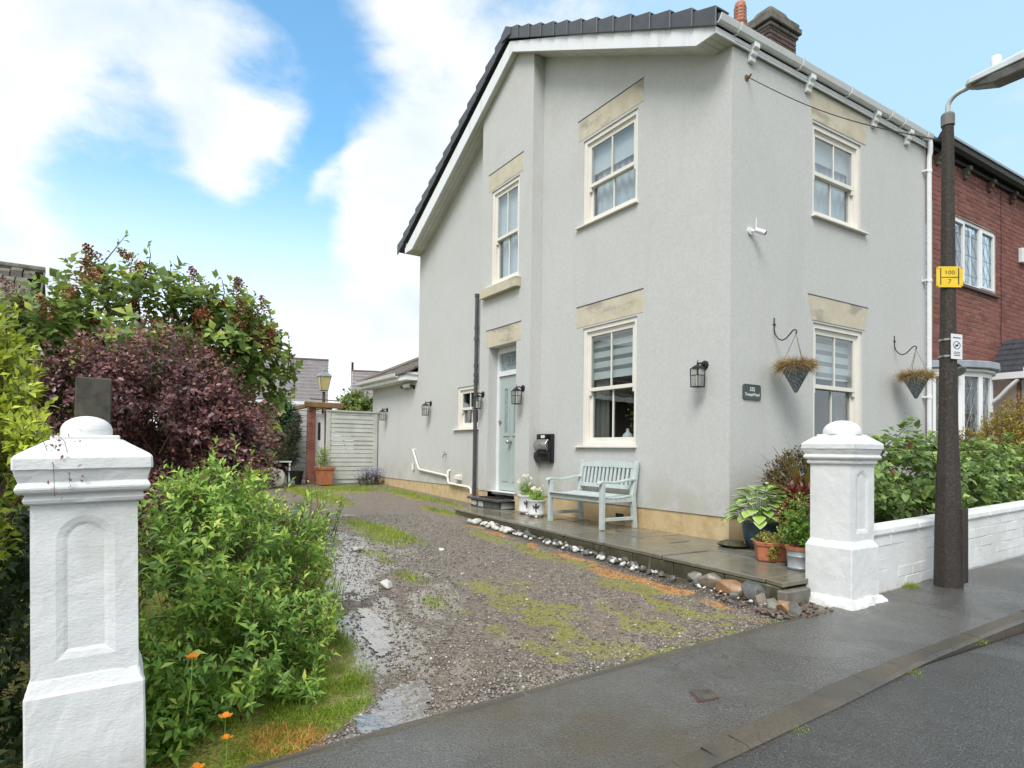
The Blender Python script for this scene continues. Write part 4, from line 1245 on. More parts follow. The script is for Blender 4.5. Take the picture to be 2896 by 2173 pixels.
# single-storey rear wing: hipped tiled roof, gutter, fascia
mb = MB()
ze = 2.86
for x0, x1 in ((13.10, 16.12),):
    mb.box(x0, x1, YG + .26, YG + .285, 2.70, 2.86)
    mb.box(x0, x0 + .02, YG, YG + .26, 2.70, 2.88)
    mb.box(x1 - .02, x1, YG - 3, YG + .26, 2.70, 2.86)
    mb.box(x0 + .02, x1 - .02, YG - .01, YG + .26, 2.698, 2.71)
part('wing_fascia', mb, M['fascia'], house)
mb = MB()
gp2 = [(.285, 2.87), (.29, 2.80), (.33, 2.775), (.38, 2.80), (.40, 2.87), (.388, 2.87), (.37, 2.81), (.33, 2.788), (.30, 2.81), (.297, 2.87)]
mb.prism(gp2, lambda u, w, d: (d, YG + u, w), 13.5, 16.2)
part('wing_gutter', mb, M['white'], house)
mb = MB()
y0, yr = YG + .32, YG - 1.6
slope = .49
def wz(y): return 2.86 + (y0 - y) * slope
mb._add([(13.07, y0, wz(y0) - .04), (16.2, y0, wz(y0) - .04), (16.2 - 1.92, yr, wz(yr) - .04), (13.07, yr, wz(yr) - .04), (16.2, yr - 3, wz(y0) - .04), (13.07, yr - 3, 2.8)],
        [(0, 1, 2, 3), (1, 4, 2), (0, 1, 4, 5)])
wr = part('wing_roof', mb, M['tile_brown'], house, recalc=False)
n = 8
for k in range(n):
    ya, yb_ = y0 - k * 1.92 / n, y0 - (k + 1) * 1.92 / n - .03
    xa1 = 16.2 - (y0 - ya); x = 13.08
    while x < xa1 - .05:
        x1 = min(x + .30, xa1)
        za, zb2 = wz(ya), wz(yb_)
        cut = max(0, x1 - (16.2 - (y0 - yb_)))
        mb = MB()
        xb1 = x1 - cut
        if xb1 - x > .02:
            mb.hexa([(x + .004, ya, za - .02), (x1 - .004, ya, za - .02), (xb1 - .004, yb_, zb2 - .03), (x + .004, yb_, zb2 - .03),
                     (x + .004, ya, za + .028), (x1 - .004, ya, za + .028), (xb1 - .004, yb_, zb2 - .004), (x + .004, yb_, zb2 - .004)])
            part('roof_tile', mb, M['tile_brown'], wr)
        x = x1
mb = MB(); mb.tube([(16.22, y0, wz(y0) + .01), (16.2 - 1.92, yr, wz(yr) + .02), (13.07, yr, wz(yr) + .02)], .075, 8); part('hip_tile', mb, M['tile_brown'], wr)

# chimney stack at the party wall: bricks, oversailing stone courses and hood
mb = MB(); cx0, cx1, cy0, cy1 = 6.52, 7.0, -9.82, -9.10
mb.box(cx0 + .008, cx1 - .008, cy0 + .008, cy1 - .008, 5.4, 8.36)
chim = part('chimney', mb, M['mortar_old'], house)
BR = {}
def brick_mesh(lx, ly, lz, mat, key):
    if key not in BR:
        mb = MB(); mb.box(-lx / 2, lx / 2, -ly / 2, ly / 2, -lz / 2, lz / 2)
        BR[key] = mesh_of('brick', mb, mat, bevel=.004)
    return BR[key]
rr = random.Random(11)
z = 7.0; row = 0
hb = base_of(house)
while z < 8.28:
    for face in (0, 1):
        w0, w1 = (cy0, cy1) if face == 0 else (cx0, cx1)
        p = w0; first = True
        seq = [.10, .215, .215, .215] if row % 2 else [.215, .215, .215, .10]
        for s in seq:
            q = min(p + s, w1)
            if q - p < .05: break
            c = (p + q) / 2; ln = q - p - .010
            if face == 0: loc = (cx0 + .045, c, z + .0375); me = brick_mesh(.11, round(ln, 3), .066, M['brick_old'], ('c0', round(ln, 3)))
            else: loc = (c, cy1 - .045, z + .0375); me = brick_mesh(round(ln, 3), .11, .066, M['brick_old'], ('c1', round(ln, 3)))
            o = link('brick', me, chim); o.location = (loc[0] - hb[0] + rr.uniform(-.003, .003), loc[1] - hb[1] + rr.uniform(-.003, .003), loc[2])
            p = q + .004
    z += .078; row += 1
for z0, z1, e in ((8.29, 8.37, .035), (8.37, 8.48, .075), (8.48, 8.57, .045)):
    for t in range(3):
        for s in range(2):
            ya = cy0 - e + (cy1 - cy0 + 2 * e) * t / 3; yb2 = cy0 - e + (cy1 - cy0 + 2 * e) * (t + 1) / 3 - .008
            xa = cx0 - e + (cx1 - cx0 + 2 * e) * s / 2; xb = cx0 - e + (cx1 - cx0 + 2 * e) * (s + 1) / 2 - .008
            mb = MB(); mb.box(xa, xb, ya, yb2, z0, z1 - .006); part('cap_stone', mb, M['stone_old'], chim, bevel=.015)
mb = MB(); mb.lathe([(.30, 0), (.29, .08), (.24, .17), (.20, .20), (.12, .22)], ((cx0 + cx1) / 2, (cy0 + cy1) / 2, 8.56), 4, rot=math.pi / 4, sq=(.95, 1.35))
part('chimney_hood', mb, M['stone_old'], chim, bevel=.04, segs=2)
# the louvred pot beyond
stack = MB(); stack.box(8.75, 9.15, -11.75, -11.25, 7.9, 10.25)
s2 = part('rear_chimney', stack, M['brick_old'], house)
mb = MB(); pc = (9.0, -11.52, 0)
mb.lathe([(.15, 10.2), (.135, 10.55), (.135, 10.62), (.15, 10.64), (.15, 10.68), (.13, 10.70), (.125, 11.04), (.11, 11.10), (.06, 11.14), (.01, 11.15)], pc, 18)
pot = part('chimney_pot', mb, M['terracotta'], s2, smooth_=40)
for k in range(5):
    for a in range(9):
        t = 2 * math.pi * a / 9 + math.pi + .2
        mb = MB(); c = (pc[0] + .124 * math.cos(t), pc[1] + .124 * math.sin(t), 10.76 + k * .065)
        mb.box(c[0] - .022, c[0] + .022, c[1] - .028, c[1] + .028, c[2] - .012, c[2] + .012)
        # one louvre slot each
        pass
mb = MB()
for k in range(4):
    for a in range(9):
        t0 = 2 * math.pi * a / 9; t1 = t0 + .48
        r0, r1 = .128, .138; z0, z1 = 10.745 + k * .075, 10.745 + k * .075 + .035
        P = lambda r, t, z: (pc[0] + r * math.cos(t), pc[1] + r * math.sin(t), z)
        mb.hexa([P(r0 - .02, t0, z0), P(r1, t0, z0 - .012), P(r1, t1, z0 - .012), P(r0 - .02, t1, z0), P(r0 - .02, t0, z0 + .01), P(r1, t0, z0), P(r1, t1, z0), P(r0 - .02, t1, z0 + .01)])
p2 = link('pot_louvre', mesh_of('pot_louvre', mb, M['mortar_old'], base_of(house)), s2); p2['kind'] = 'stuff'

# ------------------------------------------------------------------ patio of flagstones on a low mossy wall
patio = bpy.data.objects.new('patio', None); COL.objects.link(patio); patio['kind'] = 'structure'
PT = .18
EDGE = lambda x: np.interp(x, [2.93, 3.1, 4.5, 5.4, 9.46], [-4.29, -4.34, -4.42, -4.50, -4.86])
def flag(poly, h=.0):
    c = Vector((sum(p[0] for p in poly) / len(poly), sum(p[1] for p in poly) / len(poly)))
    q = []
    n = len(poly)
    for i in range(n):                                 # each side a little uneven, joint of about a centimetre
        a, b = Vector(poly[i]), Vector(poly[(i + 1) % n])
        for s in range(3):
            p = a.lerp(b, s / 3)
            p = p + (c - p).normalized() * (.009 + random.uniform(0, .006))
            q.append((p.x, p.y))
    mb = MB(); dz = random.uniform(-.004, .004) + h
    mb.prism(q, lambda u, w, d: (u, w, d), PT - .038, PT + dz)
    o = link('flagstone', mesh_of('flagstone', mb, M['flag'], bevel=.006), patio)
    return o
random.seed(21)
def row_split(t0, t1, xs):
    """a band of the patio between two fractions of its depth"""
    yb_ = -5.80
    for a, b in zip(xs[:-1], xs[1:]):
        P = lambda x, t: (x, float(EDGE(x)) * (1 - t) + yb_ * t)
        flag([P(a, t0), P(b, t0), P(b + (.0), t1), P(a + .0, t1)])
row_split(0, .48, [2.95, 3.13, 4.30, 5.23, 6.0, 6.9, 7.55, 8.25, 9.46])
row_split(.48, .72, [3.15, 4.05, 4.86, 5.73, 6.47, 7.3, 8.1, 8.85])
row_split(.72, 1, [3.4, 4.40, 5.3, 6.1, 7.0, 7.9, 8.7])
flag([(8.85, -5.36), (9.52, -4.95), (9.80, -5.36)])
for a, b in ((3.42, 3.98), (4.0, 4.58)): flag([(a, -5.83), (b, -5.83), (b, -6.9), (a, -6.9)])
mb = MB()
px = [2.97, 3.1, 4.5, 5.4, 9.40]
outl = [(x, float(EDGE(x)) - .035) for x in px] + [(9.75, -5.34), (9.9, -5.9), (4.61, -5.9), (4.61, -7.2), (2.99, -7.2)]
mb.prism(outl, lambda u, w, d: (u, w, d), -.25, PT - .055)
o = link('patio_bed', mesh_of('patio_bed', mb, M['riser']), patio)
x = 2.97
while x < 9.3:
    x1 = min(x + random.uniform(.38, .62), 9.40)
    mb = MB()
    ya, yb_ = float(EDGE(x)) - .014, float(EDGE(x1)) - .014
    mb.hexa([(x + .005, ya, -.2), (x1 - .005, yb_, -.2), (x1 - .005, yb_ - .08, -.2), (x + .005, ya - .08, -.2),
             (x + .005, ya, PT - .042), (x1 - .005, yb_, PT - .042), (x1 - .005, yb_ - .08, PT - .042), (x + .005, ya - .08, PT - .042)])
    link('edging_block', mesh_of('edging_block', mb, M['riser'], bevel=.008), patio)
    x = x1
mb = MB(); mb.box(2.915, 3.0, -4.62, -4.30, -.1, PT - .06); link('corner_block', mesh_of('corner_block', mb, M['stone_old'], bevel=.012), patio)

# door step of slate with two pale painted faces
step = thing('door_step', 'dark slate door step with pale patches below the front door', 'step', (9.3, -5.45, .1))
mb = MB(); mb.box(8.86, 9.80, -5.80, -5.375, 0, .297); part('step_base', mb, M['slate'], step, bevel=.01)
for a, b in ((8.80, 9.31), (9.32, 9.86)):
    mb = MB(); mb.box(a, b, -5.80 if b < 9.5 else -5.56, -5.33, .30, .345); part('slate_slab', mb, M['slate'], step, bevel=.008)
for poly in ([(9.60, .20), (9.77, .215), (9.775, .28), (9.62, .285), (9.57, .25)], [(9.36, .19), (9.52, .195), (9.52, .285), (9.37, .28)]):
    mb = MB(); mb.prism(poly, lambda u, w, d: (u, d, w), -5.38, -5.366); part('painted_patch', mb, M['step_paint'], step)
mb = MB(); mb.prism([(-5.42, .19), (-5.72, .195), (-5.72, .28), (-5.43, .285)], lambda u, w, d: (d, u, w), 8.87, 8.852); part('painted_patch', mb, M['step_paint'], step)
mat_ = thing('door_mat', 'black rubber door mat lying on the slate door step', 'doormat', (9.25, -5.55, .347))
mb = MB(); mb.box(8.93, 9.50, -5.56, -5.36, .346, .352); part('mat_base', mb, M['rubber'], mat_)
mb = MB()
for k in range(3):
    e = .012 + .03 * k
    for b in ((8.93 + e, 9.50 - e, -5.36 - e - .012, -5.36 - e), (8.93 + e, 9.50 - e, -5.56 + e, -5.56 + e + .012), (8.93 + e, 8.942 + e, -5.548 + e, -5.372 - e), (9.488 - e, 9.50 - e, -5.548 + e, -5.372 - e)):
        mb.box(*b, .352, .362)
part('mat_rib', mb, M['rubber'], mat_)

# ------------------------------------------------------------------ stones along the patio edge
def rock(name, c, r, mat, label, cat='stone', group=None, seed=0, rz=0, jag=.35, sub=2):
    rg = random.Random(seed * 13 + 5)
    bm = bmesh.new()
    for _ in range(20):
        d = Vector((rg.gauss(0, 1), rg.gauss(0, 1), rg.gauss(0, 1))).normalized() * rg.uniform(.82, 1.08)
        bm.verts.new((max(-.85, min(.9, d.x)) * r[0] * 1.1, d.y * r[1] * 1.1, max(-.8, min(.72, d.z)) * r[2] * 1.25))
    res = bmesh.ops.convex_hull(bm, input=bm.verts)
    for q in [v for v in bm.verts if not v.link_faces]: bm.verts.remove(q)
    bmesh.ops.bevel(bm, geom=list(bm.edges), offset=min(r) * .16, segments=2, profile=.5, affect='EDGES', clamp_overlap=True)
    me = bpy.data.meshes.new(name); bm.to_mesh(me); bm.free(); me.materials.append(mat)
    me.polygons.foreach_set('use_smooth', [True] * len(me.polygons)); me.set_sharp_from_angle(angle=math.radians(38))
    o = link(name, me)
    o.location = (c[0], c[1], c[2]); o.rotation_euler = (random.uniform(-.2, .2), random.uniform(-.2, .2), rz)
    o['label'] = label; o['category'] = cat
    if group: o['group'] = group
    return o
BIG = [(3.66, -4.40, .17, .10, .085, 'rock', 'large flat grey green boulder against the patio edge, left of the orange stone'),
       (3.42, -4.34, .15, .10, .07, 'rock_tan', 'sandy orange stone topped with small white pebbles by the patio edge'),
       (3.21, -4.31, .13, .09, .085, 'rock_dark', 'rounded dark green boulder to the right of the orange stone'),
       (3.86, -4.42, .10, .07, .065, 'rock', 'angular olive stone at the left end of the large rocks'),
       (3.085, -4.24, .06, .055, .055, 'rock', 'small tan cobble in front of the patio between two boulders'),
       (2.985, -4.26, .05, .05, .045, 'rock_dark', 'smooth grey cobble beside the tan cobble near the patio corner'),
       (2.935, -4.19, .075, .06, .055, 'rock', 'pale flaky stone in the row near the patio corner'),
       (2.845, -4.17, .065, .06, .062, 'rock_tan', 'round brown stone beside the blue grey stone at the patio corner'),
       (2.765, -4.18, .075, .06, .07, 'rock_dark', 'blue grey boulder at the near corner of the patio'),
       (3.30, -4.20, .05, .045, .04, 'rock_dark', 'reddish cobble lying in front of the orange stone')]
random.seed(4)
for i, (x, y, a, b, c, mk, lb) in enumerate(BIG):
    rock('boulder', (x, y, float(ground_z(x, y)) + c * .62), (a, b, c), M[mk], lb, 'stone', 'large stones along the patio edge', i + 3, random.uniform(0, 3), .32)
dark_src = []
for s in range(5):
    mb = MB(); mb.blob((0, 0, 0), (1, .75, .6), 20 + s, .45, 1); dark_src.append(mesh_of('stone', mb, M['rock_dark'], smooth_=50))
peb_src = []
for s in range(4):
    mb = MB(); mb.blob((0, 0, 0), (1, .8, .7), 40 + s, .18, 2); peb_src.append(mesh_of('pebble', mb, M['pebble'], smooth_=True))
def scatter(name, src, n, xr, off, size, label, group, seed):
    r = random.Random(seed)
    for i in range(n):
        x = r.uniform(*xr); y = float(EDGE(x)) + r.uniform(*off); s = r.uniform(*size)
        o = link(name, r.choice(src)); o.scale = (s, s, s)
        o.location = (x, y, float(ground_z(x, y)) + s * r.uniform(.25, .55) + .012)
        o.rotation_euler = (r.uniform(-.4, .4), r.uniform(-.4, .4), r.uniform(0, 6.3))
        o['label'] = label; o['category'] = 'stone'; o['group'] = group
scatter('dark_stone', dark_src, 85, (3.75, 7.9), (.02, .17), (.022, .055), 'small dark stone among the white pebbles beside the patio', 'dark stones beside the patio', 1)
scatter('pebble', peb_src, 44, (7.0, 8.35), (.06, .24), (.028, .055), 'white pebble in the loose line beside the far end of the patio', 'white pebbles beside the far patio', 2)
scatter('pebble', peb_src, 62, (4.2, 7.0), (.04, .20), (.016, .034), 'small white pebble among dark stones beside the middle of the patio', 'white pebbles beside the middle patio', 3)
scatter('pebble', peb_src, 26, (2.95, 3.75), (.02, .16), (.012, .022), 'tiny white pebble between the large rocks near the patio corner', 'white pebbles between the large rocks', 4)
chip_src = []
for s in range(4):
    mb = MB(); mb.blob((0, 0, 0), (1, .7, .45), 60 + s, .5, 1); chip_src.append(mesh_of('slate_chip', mb, M['rock_brown']))
scatter('slate_chip', chip_src, 60, (2.72, 3.4), (.10, .30), (.014, .032), 'brown stone chip scattered at the foot of the white pillar', 'stone chips at the foot of the pillar', 5)
r_ = random.Random(8)
for i in range(46):
    x = r_.uniform(2.66, 2.95); y = r_.uniform(-4.52, -4.12); s = r_.uniform(.016, .04)
    o = link('slate_chip', r_.choice(chip_src)); o.scale = (s, s, s * .7)
    o.location = (x, y, float(ground_z(x, y)) + s * .4 + .01); o.rotation_euler = (r_.uniform(-.5, .5), r_.uniform(-.5, .5), r_.uniform(0, 6))
    o['label'] = 'brown stone chip scattered at the foot of the white pillar'; o['category'] = 'stone'; o['group'] = 'stone chips at the foot of the pillar'
for i, (x, y, s, lb) in enumerate([(5.05, -1.98, .075, 'pale grey stone half sunk in the drive, nearest the green bush'), (6.72, -2.3, .07, 'small pale stone in the middle of the drive'), (5.15, -2.75, .03, 'tiny whitish stone near the centre of the drive'), (4.55, -3.0, .035, 'grey flat stone on the brown gravel'), (6.3, -3.1, .04, 'white chip of stone on gravel right of the grass tufts')]):
    rock('drive_stone', (x, y, float(ground_z(x, y)) + s * .2), (s, s * .7, s * .4), M['pebble'] if i != 3 else M['rock'], lb, 'stone', 'loose stones on the drive', 70 + i, i)

# ------------------------------------------------------------------ white gate pillars
def arch_plate(mb, P, u0, u1, z0, z1, a0, a1, b0, b1, t, inset=.020, depth=.010):
    """a face u0..u1 by z0..z1 with a sunk round-headed panel a0..a1 by b0..b1; P(u, n, z)"""
    def arch(e):
        r = (a1 - a0) / 2 - e; c = (a0 + a1) / 2; zc = b1 - (a1 - a0) / 2
        pts = [(a0 + e, b0 + e), (a1 - e, b0 + e)]
        for k in range(0, 13):
            an = math.pi * k / 12
            pts.append((c + r * math.cos(an), zc + r * math.sin(an)))
        return pts
    o = arch(0); i = arch(inset); j = arch(inset + .012)
    c = ((a0 + a1) / 2, (b0 + b1) / 2)
    n = len(o)
    def onrect(p):
        dx, dz = p[0] - c[0], p[1] - c[1]
        k = 1e9
        if abs(dx) > 1e-6: k = min(k, ((u1 if dx > 0 else u0) - c[0]) / dx)
        if abs(dz) > 1e-6: k = min(k, ((z1 if dz > 0 else z0) - c[1]) / dz)
        return (c[0] + dx * k, c[1] + dz * k)
    rect = [(u0, z0), (u1, z0)] + [onrect(p) for p in o[2:]]
    rect[2] = (u1, rect[2][1]); rect[-1] = (u0, rect[-1][1])
    for k in range(n):
        m = (k + 1) % n
        mb.quad(P(*[rect[k][0], 0, rect[k][1]]), P(rect[m][0], 0, rect[m][1]), P(o[m][0], 0, o[m][1]), P(o[k][0], 0, o[k][1]))
        # fill the rectangle's upper corners
        for cu, cz in ((u0, z1), (u1, z1)):
            A, B = rect[k], rect[m]
            if k >= 2 and m >= 2 and abs(A[0] - cu) < 1e-5 and abs(B[1] - cz) < 1e-5 and abs(A[1] - cz) > 1e-5 and abs(B[0] - cu) > 1e-5 or \
               k >= 2 and m >= 2 and abs(B[0] - cu) < 1e-5 and abs(A[1] - cz) < 1e-5 and abs(B[1] - cz) > 1e-5 and abs(A[0] - cu) > 1e-5:
                mb._add([P(A[0], 0, A[1]), P(cu, 0, cz), P(B[0], 0, B[1])], [(0, 1, 2)])
        mb.quad(P(o[k][0], 0, o[k][1]), P(o[m][0], 0, o[m][1]), P(i[m][0], -depth * .5, i[m][1]), P(i[k][0], -depth * .5, i[k][1]))
        mb.quad(P(i[k][0], -depth * .5, i[k][1]), P(i[m][0], -depth * .5, i[m][1]), P(j[m][0], -depth, j[m][1]), P(j[k][0], -depth, j[k][1]))
    mb._add([P(q[0], -depth, q[1]) for q in j], [tuple(range(len(j)))])

def roughen(o, amp, seed, size=.028):
    """uneven old masonry: cut the faces finer and push the points about"""
    bm = bmesh.new(); bm.from_mesh(o.data)
    for _ in range(4):
        es = [e for e in bm.edges if e.calc_length() > size]
        if not es or len(bm.verts) > 9000: break
        bmesh.ops.subdivide_edges(bm, edges=es, cuts=1, use_grid_fill=True)
    bmesh.ops.triangulate(bm, faces=[f for f in bm.faces if len(f.verts) > 4])
    bm.normal_update()
    for v in bm.verts:
        q = v.co * 1.0
        d = mnoise.noise(q * 9 + Vector((seed, 0, 0))) * amp + mnoise.noise(q * 28 + Vector((0, seed, 0))) * amp * .6
        sharp = len(v.link_edges) and max((e.calc_face_angle(0) if len(e.link_faces) == 2 else 0) for e in v.link_edges) > .5
        if sharp:
            k = mnoise.noise(q * 16 + Vector((seed * 2, 3, 1)))
            d -= max(0, k - .18) * amp * 5
        v.co += v.normal * d
    bm.to_mesh(o.data); bm.free()

def gate_pillar(label, cx, cy, z0, wx, wy, bx, by, capx, capy, rot=0.0, tilt=0.0, skirt=True, seed=0, dome=.205, plinth=.265):
    t = thing('gate_pillar', label, 'gate pillar', (cx, cy, z0), rot, 'white gate pillars')
    t.rotation_euler = (tilt, 0, rot)
    rr = random.Random(seed)
    def ring(mb, prof):
        """square mouldings: (half-size factor add, z)"""
        vs = []; fs = []
        for e, z in prof:
            hx, hy = wx / 2 + e, wy / 2 + e
            vs += [(-hx, -hy, z), (hx, -hy, z), (hx, hy, z), (-hx, hy, z)]
        for i in range(len(prof) - 1):
            for k in range(4):
                fs.append((i * 4 + k, i * 4 + (k + 1) % 4, i * 4 + 4 + (k + 1) % 4, i * 4 + 4 + k))
        fs += [(3, 2, 1, 0), tuple(len(prof) * 4 - 4 + k for k in range(4))]
        mb._add(vs, fs)
    eb = (bx - wx) / 2
    mb = MB(); ring(mb, [(eb, -.35), (eb, .455), (eb - .006, .468), (.004, .505), (0, .51)])
    roughen(part('pillar_base', mb, M['masonry_white'], t, local=True, bevel=.008, segs=1), .0028, seed)
    mb = MB()
    S0, S1 = .505, 1.10
    hx, hy = wx / 2, wy / 2
    for s, (A, hu, hn) in enumerate((('x', hy, hx), ('x', hy, hx), ('y', hx, hy), ('y', hx, hy))):
        sg = -1 if s % 2 == 0 else 1
        P = (lambda u, n, z, sg=sg, hn=hn: (sg * (hn + n), u, z)) if A == 'x' else (lambda u, n, z, sg=sg, hn=hn: (u, sg * (hn + n), z))
        if A == 'x':
            m = hu * .42
            arch_plate(mb, P, -hu, hu, S0, S1, -m - .02, m + .02, S0 + .06, S1 - .055, 0)
        else:
            mb.quad(P(-hu, 0, S0), P(hu, 0, S0), P(hu, 0, S1), P(-hu, 0, S1))
    me = mesh_of('pillar_shaft', mb, M['masonry_white'], recalc=False)
    bm = bmesh.new(); bm.from_mesh(me); bmesh.ops.remove_doubles(bm, verts=bm.verts, dist=.0004); bmesh.ops.recalc_face_normals(bm, faces=bm.faces); bm.to_mesh(me); bm.free()
    roughen(link('pillar_shaft', me, t), .0022, seed + 3)
    ec = (capx - wx) / 2
    mb = MB(); ring(mb, [(0, 1.085), (.016, 1.09), (.020, 1.103), (.016, 1.116), (.012, 1.120), (.034, 1.128), (.040, 1.142), (.034, 1.156), (.030, 1.160), (ec * .8, 1.185), (ec * .92, 1.206)])
    roughen(part('pillar_moulding', mb, M['masonry_white'], t, local=True, bevel=.003), .0018, seed + 7)
    mb = MB(); ring(mb, [(ec * .92, 1.200), (ec, 1.206), (ec, 1.240), (ec * .96, 1.248), (-wx * .5 + capx * (plinth + .03), 1.298), (-wx * .5 + capx * (plinth + .01), 1.302)])
    roughen(part('pillar_cap', mb, M['masonry_white'], t, local=True, bevel=.006, segs=1), .0028, seed + 5)
    mb = MB(); k = capx * plinth; ky = capy * plinth
    mb.box(-k, k, -ky, ky, 1.29, 1.318); part('dome_plinth', mb, M['masonry_white'], t, local=True, bevel=.006, segs=2)
    mb = MB(); R_ = capx * dome
    prof = [(R_, 1.318), (R_ * 1.01, 1.338)] + [(R_ * math.cos(a), 1.338 + R_ * (.62 if dome < .3 else .66) * math.sin(a)) for a in np.linspace(.08, 1.5, 9)]
    mb.lathe(prof, (0, 0, 0), 28, sq=(1, capy / capx)); part('dome', mb, M['masonry_white'], t, local=True, smooth_=50)
    if skirt:
        mb = MB()
        vs = []; fs = []
        n = 40
        for ringi, (e, z) in enumerate(((.075, -.06), (.055, .012), (.030, .045), (.008, .085), (-.012, .09))):
            for k in range(n):
                a = 4 * k / n; sd = int(a); f = a - sd
                c = [(-1, -1), (1, -1), (1, 1), (-1, 1), (-1, -1)]
                u = (c[sd][0] * (1 - f) + c[sd + 1][0] * f, c[sd][1] * (1 - f) + c[sd + 1][1] * f)
                w = mnoise.noise(Vector((k * .9, ringi * .7, seed))) * .022 + mnoise.noise(Vector((k * 2.3, ringi * 1.9, seed + 5))) * .010
                vs.append((u[0] * (bx / 2 + e + w * (ringi < 4)), u[1] * (by / 2 + e + w * (ringi < 4)), z + (w * .8 if 0 < ringi < 4 else 0)))
        for i in range(4):
            for k in range(n): fs.append((i * n + k, i * n + (k + 1) % n, (i + 1) * n + (k + 1) % n, (i + 1) * n + k))
        mb._add(vs, fs); part('rough_skirt', mb, M['masonry_white'], t, local=True, smooth_=30)
    return t
gate_pillar('white painted gate pillar with a domed cap standing at the near left beside the bushes', 2.76, .036, -.135, .31, .305, .35, .345, .40, .385, 0, math.radians(-1.6), False, 1)
gate_pillar('white painted gate pillar with a domed cap joining the low white wall', 2.80, -4.835, -.005, .32, .33, .375, .395, .42, .425, 0, 0, True, 2, .325, .31)

# ------------------------------------------------------------------ low white brick wall in front of the garden
wallt = thing('low_garden_wall', 'low white painted brick wall along the pavement behind the lamp post', 'wall', (2.85, -7.5, .1))
mb = MB()
wz0 = lambda y: -.035 * (y + 4.5)
WH = .50
for y0, y1 in ((-5.02, -9.9), (-9.9, -14)):
    mb.hexa([(2.7665, y0, wz0(y0) - .25), (2.7665, y1, wz0(y1) - .25), (2.93, y1, wz0(y1) - .25), (2.93, y0, wz0(y0) - .25),
             (2.7665, y0, wz0(y0) + WH - .01), (2.7665, y1, wz0(y1) + WH - .01), (2.93, y1, wz0(y1) + WH - .01), (2.93, y0, wz0(y0) + WH - .01)])
part('wall_core', mb, M['masonry_white'], wallt)
wb = base_of(wallt)
rr = random.Random(3)
brick_src = []
for s in range(4):
    for ln in (.235,):
        mb = MB()
        d = [rr.uniform(-.0025, .0025) for _ in range(8)]
        hy, hz = ln / 2 - .0015, .0462
        mb.hexa([(-.02 + d[0], hy, -hz + d[4]), (.02, hy, -hz), (.02, -hy, -hz), (-.02 + d[1], -hy, -hz + d[5]), (-.02 + d[2], hy, hz + d[6]), (.02, hy, hz), (.02, -hy, hz), (-.02 + d[3], -hy, hz + d[7])])
        for q in range(len(mb.v)):
            v = mb.v[q]; mb.v[q] = (v[0], v[1], v[2] + v[1] * -.035)
        brick_src.append(mesh_of('brick', mb, M['masonry_white'], bevel=.007, segs=2))
for row in range(5):
    y = -5.14 - (.12 if row % 2 else 0)
    while y > -10.4:
        o = link('brick', rr.choice(brick_src), wallt)
        o.location = (2.7855 + rr.uniform(-.002, .002) - wb[0], y - wb[1], wz0(y) + .045 + row * .0945 - wb[2])
        y -= .239
y = -5.03
while y > -10.4:
    y1 = y - .46
    mb = MB()
    mb.hexa([(2.745, y, wz0(y) + WH - .03), (2.745, y1 + .006, wz0(y1) + WH - .03), (2.95, y1 + .006, wz0(y1) + WH - .03), (2.95, y, wz0(y) + WH - .03),
             (2.752, y, wz0(y) + WH + .035), (2.752, y1 + .006, wz0(y1) + WH + .035), (2.94, y1 + .006, wz0(y1) + WH + .035), (2.94, y, wz0(y) + WH + .035)])
    part('coping', mb, M['masonry_white'], wallt, bevel=.016, segs=2)
    y = y1
# front garden soil behind it
grid_sheet('front_garden_soil', np.linspace(2.9, 4.64, 8), np.linspace(-16, -6.9, 30), lambda x, y: .26 + 0 * x - .03 * (y + 7), M['soil'])
grid_sheet('front_bed_soil', np.linspace(2.9, 3.45, 4), np.linspace(-7, -5.0, 10), lambda x, y: .20 + 0 * x, M['soil'])

# ------------------------------------------------------------------ lamp post with its signs
LPX, LPY = 2.545, -5.985
lz0 = .05
lp = thing('street_lamp', 'dark concrete street lamp post with a long grey lamp head above the pavement', 'street lamp', (LPX, LPY, lz0))
mb = MB()
prof = [(.112, lz0 - .3), (.110, lz0 + .02), (.102, .55), (.090, 1.0), (.078, 1.25), (.072, 1.5), (.058, 2.6), (.046, 3.95), (.044, 4.0), (.04, 4.02)]
mb.lathe(prof, (LPX, LPY, 0), 8, rot=math.radians(10))
part('post', mb, M['post'], lp, bevel=.006)
mb = MB(); mb.box(-.05, .05, -.012, .012, 0, .62)
mb2 = MB()
a = math.radians(-35)
for v in mb.v: mb2.v.append((LPX - .104 * .93 + v[1] - .002, LPY - .045 + v[0], .10 + v[2]))
mb2.f = mb.f; mb2.m = mb.m
part('access_door', mb2, M['post'], lp, bevel=.004)
mb = MB(); mb.lathe([(.052, 3.98), (.052, 4.07), (.044, 4.085), (.03, 4.09)], (LPX, LPY, 0), 12); part('sleeve', mb, M['lamp_bowl'], lp)
mb = MB()
hx = LPX
arc = [(LPX, LPY, 4.05), (LPX, LPY, 4.14)] + [(LPX - .115 * (1 - math.cos(t)), LPY, 4.14 + .095 * math.sin(t)) for t in np.linspace(.15, 1.45, 8)] + [(LPX - .20, LPY, 4.242)]
mb.tube(arc, .020, 10); part('bracket_arm', mb, M['lamp_house'], lp, smooth_=60)
mb = MB()
x0, x1 = LPX - .15, LPX - .86
def hsec(x, w, zb, zt): return [(x, LPY + w, zb), (x, LPY - w, zb), (x, LPY - w * .92, (zb + zt) / 2 + .01), (x, LPY - w * .45, zt), (x, LPY + w * .45, zt), (x, LPY + w * .92, (zb + zt) / 2 + .01)]
